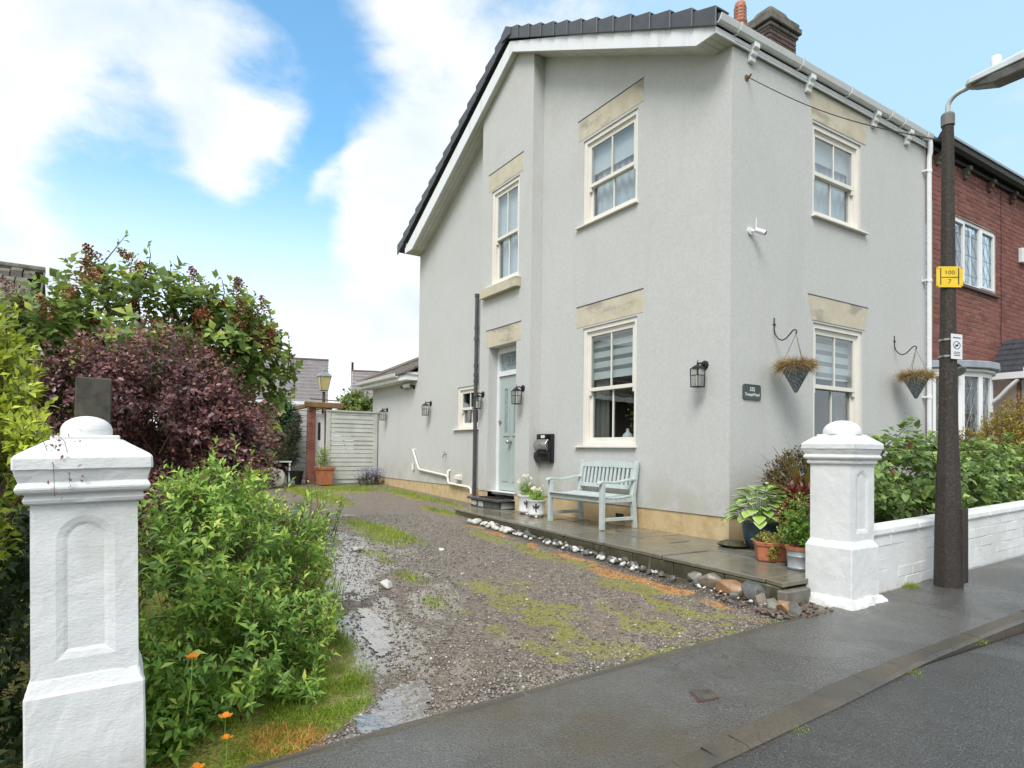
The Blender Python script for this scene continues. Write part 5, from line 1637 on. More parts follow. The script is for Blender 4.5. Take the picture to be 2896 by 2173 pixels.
secs = [hsec(x0, .055, 4.232, 4.275), hsec(x0 - .04, .085, 4.228, 4.30), hsec(x0 - .40, .10, 4.240, 4.335), hsec(x1 + .05, .085, 4.258, 4.335), hsec(x1, .05, 4.265, 4.315)]
vs = [p for s in secs for p in s]; fs = [(0, 1, 2, 3, 4, 5), tuple(24 + k for k in (5, 4, 3, 2, 1, 0))]
for i in range(4):
    for k in range(6): fs.append((i * 6 + k, i * 6 + (k + 1) % 6, i * 6 + 6 + (k + 1) % 6, i * 6 + 6 + k))
mb._add(vs, fs); head = part('lamp_head', mb, M['lamp_house'], lp, bevel=.006)
mb = MB()
secs = [[(x0 - .03, LPY + .05, 4.226), (x0 - .03, LPY - .05, 4.226), (x0 - .05, LPY - .045, 4.205), (x0 - .05, LPY + .045, 4.205)],
        [(x0 - .20, LPY + .088, 4.230), (x0 - .20, LPY - .088, 4.230), (x0 - .20, LPY - .07, 4.160), (x0 - .20, LPY + .07, 4.160)],
        [(x0 - .45, LPY + .088, 4.238), (x0 - .45, LPY - .088, 4.238), (x0 - .45, LPY - .07, 4.165), (x0 - .45, LPY + .07, 4.165)],
        [(x1 + .06, LPY + .06, 4.252), (x1 + .06, LPY - .06, 4.252), (x1 + .09, LPY - .05, 4.215), (x1 + .09, LPY + .05, 4.215)]]
vs = [p for s in secs for p in s]; fs = [(0, 1, 2, 3), (15, 14, 13, 12)]
for i in range(3):
    for k in range(4): fs.append((i * 4 + k, i * 4 + (k + 1) % 4, i * 4 + 4 + (k + 1) % 4, i * 4 + 4 + k))
mb._add(vs, fs); part('lamp_bowl', mb, M['lamp_bowl'], head, bevel=.015, segs=2)
mb = MB(); mb.lathe([(.038, 4.31), (.038, 4.385), (.03, 4.40), (.01, 4.405)], (x0 - .20, LPY, 0), 14); part('light_sensor', mb, M['white'], head, smooth_=50)
# yellow hydrant plate and white dog sign, strapped to the post
def post_frame(zc, turn, rad):
    """plate facing direction turn (from -X towards +Y is negative); returns P(u right, v up, d out)"""
    n = Vector((-math.cos(turn), math.sin(turn), 0)); u = Vector((-math.sin(turn), -math.cos(turn), 0))
    o = Vector((LPX, LPY, zc)) + n * rad
    return lambda a, b, d: tuple(o + u * a + Vector((0, 0, b)) + n * d)
ys_ = thing('hydrant_sign', 'yellow hydrant plate with black letter H and numbers strapped to the lamp post', 'sign', (LPX, LPY, 2.62))
P = post_frame(2.665, math.radians(47), .062)
mb = MB(); c = .012
poly = [(-.098 + c, -.10), (.098 - c, -.10), (.098, -.10 + c), (.098, .10 - c * 2.4), (.098 - c * 2.4, .10), (-.098 + c, .10), (-.098, .10 - c), (-.098, -.10 + c)]
def PT_(u, w, d): 
    k = -.06
    return P(u * 1.0 - .012, w * .88 - u * k * -1.0, d)
mb.prism(poly, PT_, 0, .004); part('plate', mb, M['sign_yellow'], ys_)
mb = MB()
for q in ((-.070, -.062, -.075, .085), (.062, .070, -.075, .085)):
    mb.prism([(q[0], q[2]), (q[1], q[2]), (q[1], q[3]), (q[0], q[3])], PT_, .0042, .0052)
mb.prism([(-.062, -.008), (.062, -.008), (.062, -.001), (-.062, -.001)], PT_, .0042, .0052)
for sx in (-.088, .088):
    for sy in (-.088, .085): mb.prism([(sx - .004, sy - .004), (sx + .004, sy - .004), (sx + .004, sy + .004), (sx - .004, sy + .004)], PT_, .0042, .006)
link('hydrant_mark', mesh_of('hydrant_mark', mb, M['ink_black'], base_of(ys_)), ys_)
lettering('100', .052, M['ink_black'], ys_, lambda u, v, d: PT_(u, v + .040, d + .0046), .0004)
lettering('7', .055, M['ink_black'], ys_, lambda u, v, d: PT_(u, v - .045, d + .0046), .0004)
ws = thing('dog_sign', 'small white sign with a black circle symbol banded to the lamp post', 'sign', (LPX, LPY, 2.0))
_P2 = post_frame(2.075, math.radians(12), .070)
P2 = lambda a, b, d: _P2(a * 1.28, b, d)
mb = MB(); mb.prism([(-.052, -.105), (.052, -.105), (.052, .105), (-.052, .105)], P2, 0, .004); part('plate', mb, M['white'], ws)
mb = MB()
for k in range(24):
    t0, t1 = 2 * math.pi * k / 24, 2 * math.pi * (k + 1) / 24
    mb.prism([(.034 * math.cos(t0), .012 + .034 * math.sin(t0)), (.034 * math.cos(t1), .012 + .034 * math.sin(t1)), (.029 * math.cos(t1), .012 + .029 * math.sin(t1)), (.029 * math.cos(t0), .012 + .029 * math.sin(t0))], P2, .0042, .005)
mb.prism([(-.018, -.012), (-.022, -.008), (.018, .034), (.022, .030)], P2, .0042, .005)
mb.prism([(-.012, .0), (.010, .002), (.014, .012), (.008, .020), (-.004, .014), (-.016, .018), (-.014, .008)], P2, .0042, .005)
mb.prism([(-.036, .070), (.036, .070), (.036, .078), (-.036, .078)], P2, .0042, .005)
for k in range(3): mb.prism([(-.03, -.05 - k * .014), (.03, -.05 - k * .014), (.03, -.045 - k * .014), (-.03, -.045 - k * .014)], P2, .0042, .005)
link('dog_symbol', mesh_of('dog_symbol', mb, M['ink_black'], base_of(ws)), ws)
for z in (2.14, 2.00):
    mb = MB(); mb.lathe([(.068, z - .008), (.069, z + .008)], (LPX, LPY, 0), 16); part('band', mb, M['steel'], ws)
# the old cable from the house corner to the post
mb = MB()
A, B = Vector((XF - .02, -6.03, 5.44)), Vector((LPX + .03, LPY + .02, 3.86))
pts = []
for k in range(15):
    t = k / 14; p = A.lerp(B, t); p.z -= .10 * math.sin(math.pi * t); pts.append(p)
mb.tube(pts, .005, 5)
cab = solo('cable', mb, M['iron'], 'thin dark cable running from the house wall hook to the lamp post', 'cable')
mb = MB(); mb.tube([(XF, -6.03, 5.44), (XF - .05, -6.03, 5.44), (XF - .06, -6.03, 5.46)], .012, 6); mb.tube([(XF, -6.03, 5.44), (XF - .012, -6.03, 5.44)], .035, 8)
solo('wall_hook', mb, M['wood_brown'], 'rusty hook with a cable end high on the front wall', 'hook')

# ------------------------------------------------------------------ mint green bench
bench = thing('garden_bench', 'mint green slatted wooden bench with arms below the ground floor window', 'bench', (6.58, -5.43, PT))
bx0, bx1 = 6.0, 7.15
yf, yk = -5.16, -5.66
def leg(x, front):
    mb = MB(); w = .031
    if front:
        mb.box(x - w, x + w, yf - .028, yf + .028, PT + .002, .755)
    else:
        mb.hexa([(x - w, yk - .075, PT + .002), (x + w, yk - .075, PT + .002), (x + w, yk - .02, PT + .002), (x - w, yk - .02, PT + .002),
                 (x - w, yk - .035, .60), (x + w, yk - .035, .60), (x + w, yk + .025, .60), (x - w, yk + .025, .60)])
        mb.hexa([(x - w, yk - .035, .60), (x + w, yk - .035, .60), (x + w, yk + .025, .60), (x - w, yk + .025, .60),
                 (x - w, yk - .10, 1.035), (x + w, yk - .10, 1.035), (x + w, yk - .055, 1.035), (x - w, yk - .055, 1.035)])
    part('leg', mb, M['bench_paint'], bench, bevel=.005)
for x in (bx0 + .03, bx1 - .03): leg(x, True); leg(x, False)
for x in (bx0 + .03, bx1 - .03):
    mb = MB()
    path = [(yf + .075, .755), (yf + .02, .778), (yf - .05, .775), (yf - .16, .765), (yf - .30, .778), (yf - .42, .80), (yk - .03, .805)]
    for (a, za), (b, zb) in zip(path[:-1], path[1:]):
        mb.hexa([(x - .035, a, za - .016), (x + .035, a, za - .016), (x + .035, b, zb - .016), (x - .035, b, zb - .016), (x - .035, a, za + .014), (x + .035, a, za + .014), (x + .035, b, zb + .014), (x - .035, b, zb + .014)])
    part('armrest', mb, M['bench_paint'], bench, bevel=.006)
    mb = MB(); mb.box(x - .014, x + .014, yk - .03, yf - .02, .285, .33); part('stretcher', mb, M['bench_paint'], bench, bevel=.004)
    mb = MB(); mb.box(x - .018, x + .018, yk, yf - .025, .515, .578); part('side_rail', mb, M['bench_paint'], bench, bevel=.004)
mb = MB(); mb.box(bx0 + .061, bx1 - .061, yf - .012, yf + .014, .515, .585); part('front_rail', mb, M['bench_paint'], bench, bevel=.004)
for k in range(7):
    t = k / 6
    y = yf + .022 - t * .45; z = .592 - .018 * math.sin(t * math.pi) - (0 if k else 0)
    mb = MB(); w = .031
    dz = (.592 - .018 * math.sin(min(1, t + .08) * math.pi)) - (.592 - .018 * math.sin(max(0, t - .08) * math.pi))
    q0, q1 = (bx0 + .062, bx1 - .062) if k < 1 else (bx0 + .005, bx1 - .005)
    mb.hexa([(q0, y - w, z - .010 + dz * .4), (q1, y - w, z - .010 + dz * .4), (q1, y + w, z - .010 - dz * .4), (q0, y + w, z - .010 - dz * .4),
             (q0, y - w, z + .010 + dz * .4), (q1, y - w, z + .010 + dz * .4), (q1, y + w, z + .010 - dz * .4), (q0, y + w, z + .010 - dz * .4)])
    part('seat_slat', mb, M['bench_paint'], bench, bevel=.004)
yb_at = lambda z: yk - .005 + (-.075) * (z - .60) / .435
def back_bar(u0, u1, z0, z1, th, bow=0.0):
    mb = MB(); n = 10 if bow else 1
    for k in range(n):
        a, b = u0 + (u1 - u0) * k / n, u0 + (u1 - u0) * (k + 1) / n
        h = lambda x: z1 + bow * (1 - ((x - (u0 + u1) / 2) / ((u1 - u0) / 2)) ** 2)
        mb.hexa([(a, yb_at(z0) - th, z0), (b, yb_at(z0) - th, z0), (b, yb_at(z0) + th, z0), (a, yb_at(z0) + th, z0),
                 (a, yb_at(z1) - th, h(a)), (b, yb_at(z1) - th, h(b)), (b, yb_at(z1) + th, h(b)), (a, yb_at(z1) + th, h(a))])
    return mb
part('top_rail', back_bar(bx0 + .061, bx1 - .061, .945, 1.005, .014, .035), M['bench_paint'], bench)
part('lower_rail', back_bar(bx0 + .061, bx1 - .061, .668, .722, .014), M['bench_paint'], bench, bevel=.003)
for k in range(13):
    c = bx0 + .061 + (bx1 - bx0 - .122) * (k + .5) / 13
    part('back_slat', back_bar(c - .021, c + .021, .722, .945, .008), M['bench_paint'], bench, bevel=.003)

# ------------------------------------------------------------------ things on the walls
def lantern():
    t = thing('wall_lantern', '', 'wall lantern')
    L_ = lambda mb, name, mat, **k: part(name, mb, M[mat], t, local=True, **k)
    mb = MB(); mb.tube([(0, 0, 0), (0, .014, 0), (0, .022, 0)], [.052, .052, .038], 18); L_(mb, 'back_plate', 'iron', smooth_=40)
    mb = MB(); mb.tube([(0, .015, .0), (0, .05, .012), (0, .085, .018), (0, .115, .008), (0, .125, -.015)], .011, 8); L_(mb, 'arm', 'iron', smooth_=60)
    c = (0, .125, 0)
    mb = MB(); mb.lathe([(.078, -.052), (.080, -.046), (.060, -.030), (.035, -.014), (.016, -.006), (.012, .006), (.016, .012), (.006, .022), (.004, .045), (.001, .055)], c, 12); L_(mb, 'lantern_roof', 'iron', smooth_=35)
    mb = MB()
    for sx in (-1, 1):
        for sy in (-1, 1):
            mb.hexa([(sx * .052 - .004, .125 + sy * .052 - .004, -.255), (sx * .052 + .004, .125 + sy * .052 - .004, -.255), (sx * .052 + .004, .125 + sy * .052 + .004, -.255), (sx * .052 - .004, .125 + sy * .052 + .004, -.255),
                     (sx * .058 - .004, .125 + sy * .058 - .004, -.05), (sx * .058 + .004, .125 + sy * .058 - .004, -.05), (sx * .058 + .004, .125 + sy * .058 + .004, -.05), (sx * .058 - .004, .125 + sy * .058 + .004, -.05)])
    for sx in (-1, 1): mb.box(sx * .054 - .003, sx * .054 + .003, .073, .177, -.13, -.124)
    for sy in (-1, 1): mb.box(-.052, .052, .125 + sy * .054 - .003, .125 + sy * .054 + .003, -.13, -.124)
    L_(mb, 'cage', 'iron')
    mb = MB(); mb.box(-.060, .060, .065, .185, -.265, -.253); L_(mb, 'base_plate', 'iron', bevel=.004)
    mb = MB(); mb.lathe([(.020, -.252), (.020, -.16), (.016, -.135), (.006, -.125)], c, 10); L_(mb, 'bulb', 'candle', smooth_=50)
    mb = MB()
    e0, e1 = .049, .055
    mb._add([(-e0, .125 - e0, -.252), (e0, .125 - e0, -.252), (e0, .125 + e0, -.252), (-e0, .125 + e0, -.252), (-e1, .125 - e1, -.052), (e1, .125 - e1, -.052), (e1, .125 + e1, -.052), (-e1, .125 + e1, -.052)],
            [(0, 1, 5, 4), (1, 2, 6, 5), (2, 3, 7, 6), (3, 0, 4, 7)])
    L_(mb, 'lantern_glass', 'glass_lantern')
    return t
lant = lantern()
spots = [(4.97, YG, 2.17, 'black wall lantern near the house corner, right of the ground floor window'),
         (8.47, YB, 2.155, 'black wall lantern right of the front door'),
         (9.76, YB, 2.145, 'black wall lantern on the bay left of the front door'),
         (12.38, YG, 2.14, 'black wall lantern left of the small window, above the waste pipe'),
         (14.90, YG, 2.12, 'farthest black wall lantern, beside the slatted gate')]
for i, (x, y, z, lb) in enumerate(spots):
    if i == 0: lant.location = (x, y, z); lant['label'] = lb; lant['group'] = 'black lanterns along the gable wall'
    else: copy_thing(lant, (x, y, z), None, lb, 'black lanterns along the gable wall')
lant['label'] = spots[0][3]

mbx = thing('letter_box', 'black wall letter box with a curved steel flap right of the bay', 'letter box', (8.08, YG, .97))
mb = MB(); fbox(mb, g0, 7.88, 8.28, .004, .07, 1.0, 1.42)
part('box_body', mb, M['black_plastic'], mbx, bevel=.012, segs=2)
mb = MB(); mb.prism([(.07, 1.0), (.07, 1.14), (.125, 1.13), (.13, 1.06), (.10, .99), (.06, .965), (.004, .965), (.004, 1.0)], lambda u, w, d: (d, YG + u, w), 7.89, 8.27); part('paper_holder', mb, M['black_plastic'], mbx, bevel=.008, segs=2)
mb = MB()
arcp = [(.07 + .062 * math.sin(t), 1.145 + .19 * (t / math.pi)) for t in np.linspace(.1, math.pi - .1, 9)]
mb.prism(arcp + [(.072, 1.335), (.072, 1.145)], lambda u, w, d: (d, YG + u, w), 7.955, 8.285); part('steel_flap', mb, M['steel'], mbx, bevel=.003)
mb = MB(); fbox(mb, g0, 8.05, 8.15, .071, .075, 1.355, 1.40); part('name_label', mb, M['pot_white'], mbx)

plate = thing('house_sign', 'dark slate house sign with white lettering on the front wall', 'house sign', (XF, -6.145, 1.855))
mb = MB(); cc = .03; w, h = .158, .088
poly = []
for sx, sy, a0 in ((1, 1, 0), (-1, 1, 90), (-1, -1, 180), (1, -1, 270)):
    for k in range(4):
        t = math.radians(a0 + 30 * k); poly.append((sx * (w - cc) + cc * math.cos(t), sy * (h - cc) + cc * math.sin(t)))
mb.prism(poly, lambda u, v, d: (XF - d, -6.145 - u, 1.855 + v), .002, .016); part('slate_plate', mb, M['slate_plate'], plate, bevel=.003)
lettering('332', .062, M['ink_white'], plate, lambda u, v, d: (XF - .0165 - d, -6.145 - u, 1.885 + v), .0005, bold=.001)
lettering('Tranquil Pearl', .045, M['ink_white'], plate, lambda u, v, d: (XF - .0165 - d, -6.145 - u, 1.825 + v), .0005, bold=.001)

cc_ = thing('security_camera', 'small white bullet security camera with an aerial on the front wall', 'camera', (XF, -6.10, 3.68))
mb = MB(); mb.tube([(XF, -6.10, 3.69), (XF - .025, -6.10, 3.69)], .042, 16); part('camera_base', mb, M['white'], cc_, smooth_=40)
mb = MB(); mb.tube([(XF - .025, -6.10, 3.69), (XF - .06, -6.13, 3.68), (XF - .09, -6.15, 3.675)], .014, 8); part('camera_arm', mb, M['white'], cc_)
mb = MB(); mb.tube([(XF - .06, -6.12, 3.695), (XF - .15, -6.18, 3.645)], [.028, .030], 14); part('camera_body', mb, M['white'], cc_, smooth_=40)
mb = MB(); mb.tube([(XF - .149, -6.179, 3.6455), (XF - .157, -6.184, 3.641)], [.026, .022], 14); part('lens', mb, M['black_plastic'], cc_)
mb = MB(); mb.tube([(XF - .07, -6.125, 3.72), (XF - .07, -6.125, 3.83)], .006, 6); part('aerial', mb, M['white'], cc_)

sl = thing('security_light', 'black and white tube light under the rear wing eaves', 'security light', (13.3, YG, 2.58))
mb = MB(); mb.tube([(13.28, YG, 2.56), (13.28, YG + .02, 2.56)], .05, 12); mb.tube([(13.28, YG + .02, 2.56), (13.28, YG + .06, 2.58), (13.32, YG + .08, 2.60)], .02, 8); part('light_mount', mb, M['iron'], sl)
mb = MB(); mb.tube([(13.34, YG + .09, 2.60), (13.62, YG + .10, 2.60)], .048, 12); part('light_tube', mb, M['white'], sl, smooth_=40)
mb = MB(); mb.tube([(13.62, YG + .10, 2.60), (13.74, YG + .10, 2.59), (13.80, YG + .10, 2.59)], [.052, .045, .028], 12); part('light_cap', mb, M['iron'], sl, smooth_=40)

# hanging basket brackets and wicker cones
def bracket(label, y, z):
    t = thing('basket_bracket', label, 'bracket', (XF, y, z), 0, 'iron brackets on the front wall')
    mb = MB(); mb.box(-.008, 0, -.009, .009, -.02, .13); mb.box(-.014, 0, -.022, .022, .045, .062); part('wall_bar', mb, M['iron'], t, local=True, bevel=.002)
    mb = MB()
    pts = [(-.006, 0, -.02), (-.02, 0, -.07), (-.06, 0, -.125), (-.11, 0, -.150), (-.16, 0, -.135), (-.205, 0, -.095), (-.24, 0, -.06), (-.27, 0, -.048), (-.29, 0, -.06), (-.292, 0, -.085), (-.278, 0, -.098)]
    mb.tube(pts, .0075, 7); part('scroll_arm', mb, M['iron'], t, local=True, smooth_=60)
    return t
b1 = bracket('scrolled iron bracket holding the nearer hanging basket', -6.555, 2.625)
b2 = copy_thing(b1, (XF, -9.27, 2.71), None, 'scrolled iron bracket holding the farther hanging basket')

def leaf_arrays(base, axis, normal, L, W, fold=.15, droop=.12):
    """five-vertex leaves, four triangles each"""
    base = np.asarray(base, float); n = len(base)
    axis = axis / np.linalg.norm(axis, axis=1, keepdims=True)
    s = np.cross(axis, normal); s /= np.linalg.norm(s, axis=1, keepdims=True) + 1e-9
    nn = np.cross(s, axis)
    L = np.broadcast_to(np.asarray(L, float).reshape(-1, 1), (n, 1)); W = np.broadcast_to(np.asarray(W, float).reshape(-1, 1), (n, 1))
    v = np.empty((n, 5, 3))
    v[:, 0] = base
    v[:, 1] = base + axis * L * .45 + s * W * .5 + nn * W * fold
    v[:, 2] = base + axis * L - nn * L * droop
    v[:, 3] = base + axis * L * .45 - s * W * .5 + nn * W * fold
    v[:, 4] = base + axis * L * .5
    t = np.array([[0, 1, 4], [1, 2, 4], [2, 3, 4], [3, 0, 4]])
    f = (np.arange(n)[:, None, None] * 5 + t[None]).reshape(-1, 3)
    return v.reshape(-1, 3), f
def unit(v): return v / (np.linalg.norm(v, axis=-1, keepdims=True) + 1e-9)
def rand_dirs(n, rng, up=0.0):
    d = unit(rng.normal(size=(n, 3))); d[:, 2] += up
    return unit(d)
def blades(base, dirs, L, W, rng, bend=.35):
    """grass blades: a tapered bent strip of three triangles"""
    n = len(base)
    dirs = unit(dirs)
    side = unit(np.cross(dirs, rng.normal(size=(n, 3))))
    horiz = unit(np.cross(side, dirs))
    L = np.broadcast_to(np.asarray(L, float).reshape(-1, 1), (n, 1)); W = np.broadcast_to(np.asarray(W, float).reshape(-1, 1), (n, 1))
    v = np.empty((n, 5, 3))
    v[:, 0] = base - side * W * .5; v[:, 1] = base + side * W * .5
    mid = base + dirs * L * .55 + horiz * L * bend * .2
    v[:, 2] = mid - side * W * .35; v[:, 3] = mid + side * W * .35
    tip = base + dirs * L * .92 + horiz * L * bend; tip[:, 2] -= (L[:, 0] * bend * .4)
    v[:, 4] = tip
    t = np.array([[0, 1, 3], [0, 3, 2], [2, 3, 4]])
    f = (np.arange(n)[:, None, None] * 5 + t[None]).reshape(-1, 3)
    return v.reshape(-1, 3), f

def hanging_basket(label):
    t = thing('hanging_basket', label, 'hanging basket', (0, 0, 0), 0, 'wicker cones hanging on the front wall')
    mb = MB(); R_, H_ = .158, .30
    n = 26; rows = 14
    vs = []; fs = []
    for i in range(rows + 1):
        z = -H_ * i / rows
        for k in range(n):
            a = 2 * math.pi * k / n
            r = max(.012, R_ * (1 - i / rows) + .012) + (.004 if (k // 2 + i) % 2 else -.002)
            vs.append((r * math.cos(a), r * math.sin(a), z))
    for i in range(rows):
        for k in range(n): fs.append((i * n + k, i * n + (k + 1) % n, (i + 1) * n + (k + 1) % n, (i + 1) * n + k))
    fs.append(tuple(range(n))); fs.append(tuple(rows * n + k for k in range(n)))
    mb._add(vs, fs); part('wicker_cone', mb, M['wicker'], t, local=True)
    for k in range(3):
        a = 2 * math.pi * k / 3 + .5
        mb = MB(); mb.tube([(R_ * math.cos(a), R_ * math.sin(a), 0), (0, 0, .37)], .004, 5); part('hanging_cord', mb, M['rope'], t, local=True)
    return t
hb1 = hanging_basket('grey wicker cone basket of dry grass left of the ground floor front window')
hb1.location = (XF - .285, -6.555, 2.155)
hb2 = copy_thing(hb1, (XF - .285, -9.27, 2.24), .9, 'grey wicker cone basket of dry grass beside the white downpipe')
def basket_grass(loc, label, seed):
    rng = np.random.default_rng(seed)
    n = 2000
    a = rng.uniform(0, 2 * np.pi, n); r = .14 * np.sqrt(rng.random(n))
    base = np.stack([r * np.cos(a), r * np.sin(a), np.full(n, -.01)], 1)
    out = np.stack([np.cos(a), np.sin(a), rng.uniform(-.15, 1.1, n)], 1) + rng.normal(size=(n, 3)) * .25
    v, f = blades(base, out, rng.uniform(.09, .20, n), .005, rng, .55)
    me = mesh_np('grass_tuft', v, f, M['dry_grass'])
    o = link('basket_grass', me); o.location = loc
    o['label'] = label; o['category'] = 'plant'; o['group'] = 'dry grass in the hanging baskets'
basket_grass((XF - .285, -6.555, 2.155), 'tuft of brown dry grass in the nearer hanging basket', 1)
basket_grass((XF - .285, -9.27, 2.24), 'tuft of brown dry grass in the farther hanging basket', 2)
hb = None

# vases inside the ground floor window
for i, (x, s, lb) in enumerate(((6.46, 1.25, 'taller white vase inside the ground floor window'), (6.30, 1.0, 'short white vase inside the ground floor window'))):
    mb = MB(); mb.lathe([(.03 * s, 0), (.052 * s, .02 * s), (.062 * s, .055 * s), (.05 * s, .09 * s), (.02 * s, .115 * s), (.017 * s, .15 * s), (.022 * s, .155 * s)], (x, YG - .19 - .03 * i, 1.285), 16)
    solo('vase', mb, M['pot_white'], lb, 'vase', 'white vases in the window', smooth_=60)
mb = MB(); rr = random.Random(9)
fx = (6.34, YG - .26, 1.32)
for k in range(9):
    e = (fx[0] + rr.uniform(-.14, .12), fx[1] + rr.uniform(-.1, .05), fx[2] + rr.uniform(.3, .62)); mb.tube([fx, ((fx[0] + e[0]) / 2 + .01, (fx[1] + e[1]) / 2, (fx[2] + e[2]) / 2), e], .003, 4)
fl = thing('dried_flowers', 'arrangement of dried flower stems inside the ground floor window', 'flowers', fx)
part('stem', mb, M['bark'], fl)
rng = np.random.default_rng(5)
pts = np.array(fx) + np.stack([rng.normal(0, .08, 260), rng.normal(0, .05, 260), rng.uniform(.12, .62, 260)], 1)
v, f = leaf_arrays(pts, rand_dirs(260, rng), rand_dirs(260, rng), .028, .02)
o = link('flower', mesh_np('flower', v, f, M['leaf_sedum'], fx), fl); o['kind'] = 'stuff'

# ------------------------------------------------------------------ the brick neighbour
nb = thing('brick_house', 'red brick terrace house with leaded windows next to the rendered house', 'house', (XF, -12.5, .2))
NY0, NY1 = Y_END - .03, -18.5
NW = (-12.59, -10.93, 3.89, 4.95)
BOW = (-12.0, -10.32, 1.2, 2.42)
fN = Front(XF + .006)
mb = MB(); wall_panel(mb, fN, NY1, NY0, .0, 5.78, [NW, BOW], .10)
nwall = part('wall', mb, M['mortar'], nb, recalc=False)
nbb = base_of(nb)
rr = random.Random(17)
cells = []
row = 0; z = 1.14
while z < 5.74:
    y = NY0 - (.0 if row % 2 else .1125)
    first = True
    while y > -15.5:
        y1 = y - .2150
        a, b = y1 + .005, y - .005
        zz0, zz1 = z + .005, z + .070
        ok = True
        for (h0, h1, k0, k1) in (NW, BOW, (-13.4, -12.2, 0, 2.45)):
            if b > h0 - .01 and a < h1 + .01 and zz1 > k0 and zz0 < k1:
                if a < h0 and b > h0 + .0: b = h0
                elif b > h1 and a < h1: a = h1
                else: ok = False
                if b - a < .04: ok = False
        if row % 2 == 0 and first and ok:
            cells.append((y + .005, NY0 - .002, zz0, zz1, 0)) if NY0 - y > .03 else None
        first = False
        if ok: cells.append((a, b, zz0, zz1, 1))
        y = y1 - .0
    z += .075; row += 1
def bscore(c): return (abs((c[0] + c[1]) / 2 + 5.5)) - (4 if (c[0] + c[1]) / 2 < -10.55 and c[2] > 1.7 else 0)
cells.sort(key=bscore)
stuff = MB()
for i, (a, b, z0, z1, q) in enumerate(cells):
    pr = rr.uniform(.0045, .009)
    if i < 300:
        me = brick_mesh(.018, round(b - a, 3), .065, M['brick'], ('n', round(b - a, 3)))
        o = link('brick', me, nwall); o.location = (XF + .006 - pr + .009 - nbb[0], (a + b) / 2 - nbb[1], (z0 + z1) / 2 - nbb[2])
        o.rotation_euler = (rr.uniform(-.012, .012), 0, 0)
    else:
        stuff.box(XF + .006 - pr, XF + .012, a, b, z0, z1)
part('brick_courses', stuff, M['brick'], nwall, kind='stuff')
# first-floor casements with leaded lights
mb = MB(); w0, w1, z0, z1 = NW
fbox(mb, fN, w0, w1, -.09, -.02, z0, z0 + .05); fbox(mb, fN, w0, w1, -.09, -.02, z1 - .05, z1)
for q in (w0, w1 - .05, -12.055, -11.50): fbox(mb, fN, q, q + .05, -.09, -.02, z0 + .05, z1 - .05)
nwin = part('window', mb, M['white'], nb, bevel=.004)
mb = MB(); fbox(mb, fN, w0 - .03, w1 + .03, -.09, .05, z0 - .05, z0 - .005); part('sill', mb, M['brick_old'], nwin)
def leaded(q0, q1, k0, k1, fr, parent, back, n=-.05):
    mb = MB(); fbox(mb, fr, q0, q1, n - .006, n, k0, k1); part('pane', mb, M['glass'], parent)
    mb = MB(); t = .007
    nx = 3
    for i in range(nx + 1):
        c = q0 + (q1 - q0) * (i + .5) / (nx + 1)
        for seg in range(6):
            za, zb = k0 + (k1 - k0) * seg / 6, k0 + (k1 - k0) * (seg + 1) / 6
            off = .035 * (1 if (seg + i) % 2 else -1)
            p0 = fr(c - off, n + .003, za); p1 = fr(c + off, n + .003, zb)
            mb.tube([p0, p1], t * .6, 4)
    for seg in (1, 3, 5):
        zc = k0 + (k1 - k0) * seg / 6; mb.tube([fr(q0, n + .003, zc), fr(q1, n + .003, zc)], t * .6, 4)
    o = part('lead_came', mb, M['lead'], parent); o['kind'] = 'stuff'
    mb = MB(); fbox(mb, fr, q0 - .02, q1 + .02, n - .12, n - .115, k0 - .02, k1 + .02); part('net_curtain' if back == 'curtain_white' else 'room_wall', mb, M[back], parent)
def casement(q0, q1, parent):
    mb = MB(); s = .038
    for b in ((q0, q0 + s, z0 + .05, z1 - .05), (q1 - s, q1, z0 + .05, z1 - .05)): fbox(mb, fN, b[0], b[1], -.07, -.005, b[2], b[3])
    fbox(mb, fN, q0 + s, q1 - s, -.07, -.005, z0 + .05, z0 + .05 + s); fbox(mb, fN, q0 + s, q1 - s, -.07, -.005, z1 - .05 - s, z1 - .05)
    part('casement', mb, M['white'], parent, bevel=.004)
    leaded(q0 + s, q1 - s, z0 + .05 + s, z1 - .05 - s, fN, parent, 'curtain_white', -.04)
casement(w0 + .05, -12.055, nwin); casement(-11.45, w1 - .05, nwin)
leaded(-12.005, -11.50, z0 + .05, z1 - .05, fN, nwin, 'curtain_white', -.05)
# bow window with a leaded flat roof
pts = []
for k in range(6):
    t = k / 5; pts.append((XF - .40 * math.sin(math.pi * t) ** .75 if 0 < k < 5 else XF - .02, BOW[1] + (BOW[0] - BOW[1]) * t))
class Facet:
    def __init__(s, p, q):
        s.p = Vector((*p, 0)); s.d = Vector((q[0] - p[0], q[1] - p[1], 0)); s.len = s.d.length; s.d.normalize()
        s.n = Vector((-s.d.y, s.d.x, 0));  s.n = s.n if s.n.x < 0 else -s.n
    def __call__(s, a, n, z): v = s.p + s.d * a + s.n * n; return (v.x, v.y, z)
mb = MB()
for p, q in zip(pts[:-1], pts[1:]):
    F = Facet(p, q)
    for b in ((0, .05, 1.2, 2.42), (F.len - .05, F.len, 1.2, 2.42), (.05, F.len - .05, 1.2, 1.27), (.05, F.len - .05, 2.35, 2.42)): fbox(mb, F, b[0], b[1], -.06, .01, b[2], b[3])
bow = part('bow_window', mb, M['white'], nb, bevel=.004)
for k, (p, q) in enumerate(zip(pts[:-1], pts[1:])):
    F = Facet(p, q); leaded(.05, F.len - .05, 1.27, 2.35, F, bow, 'room' if k < 2 else 'curtain', -.02)
mb = MB()
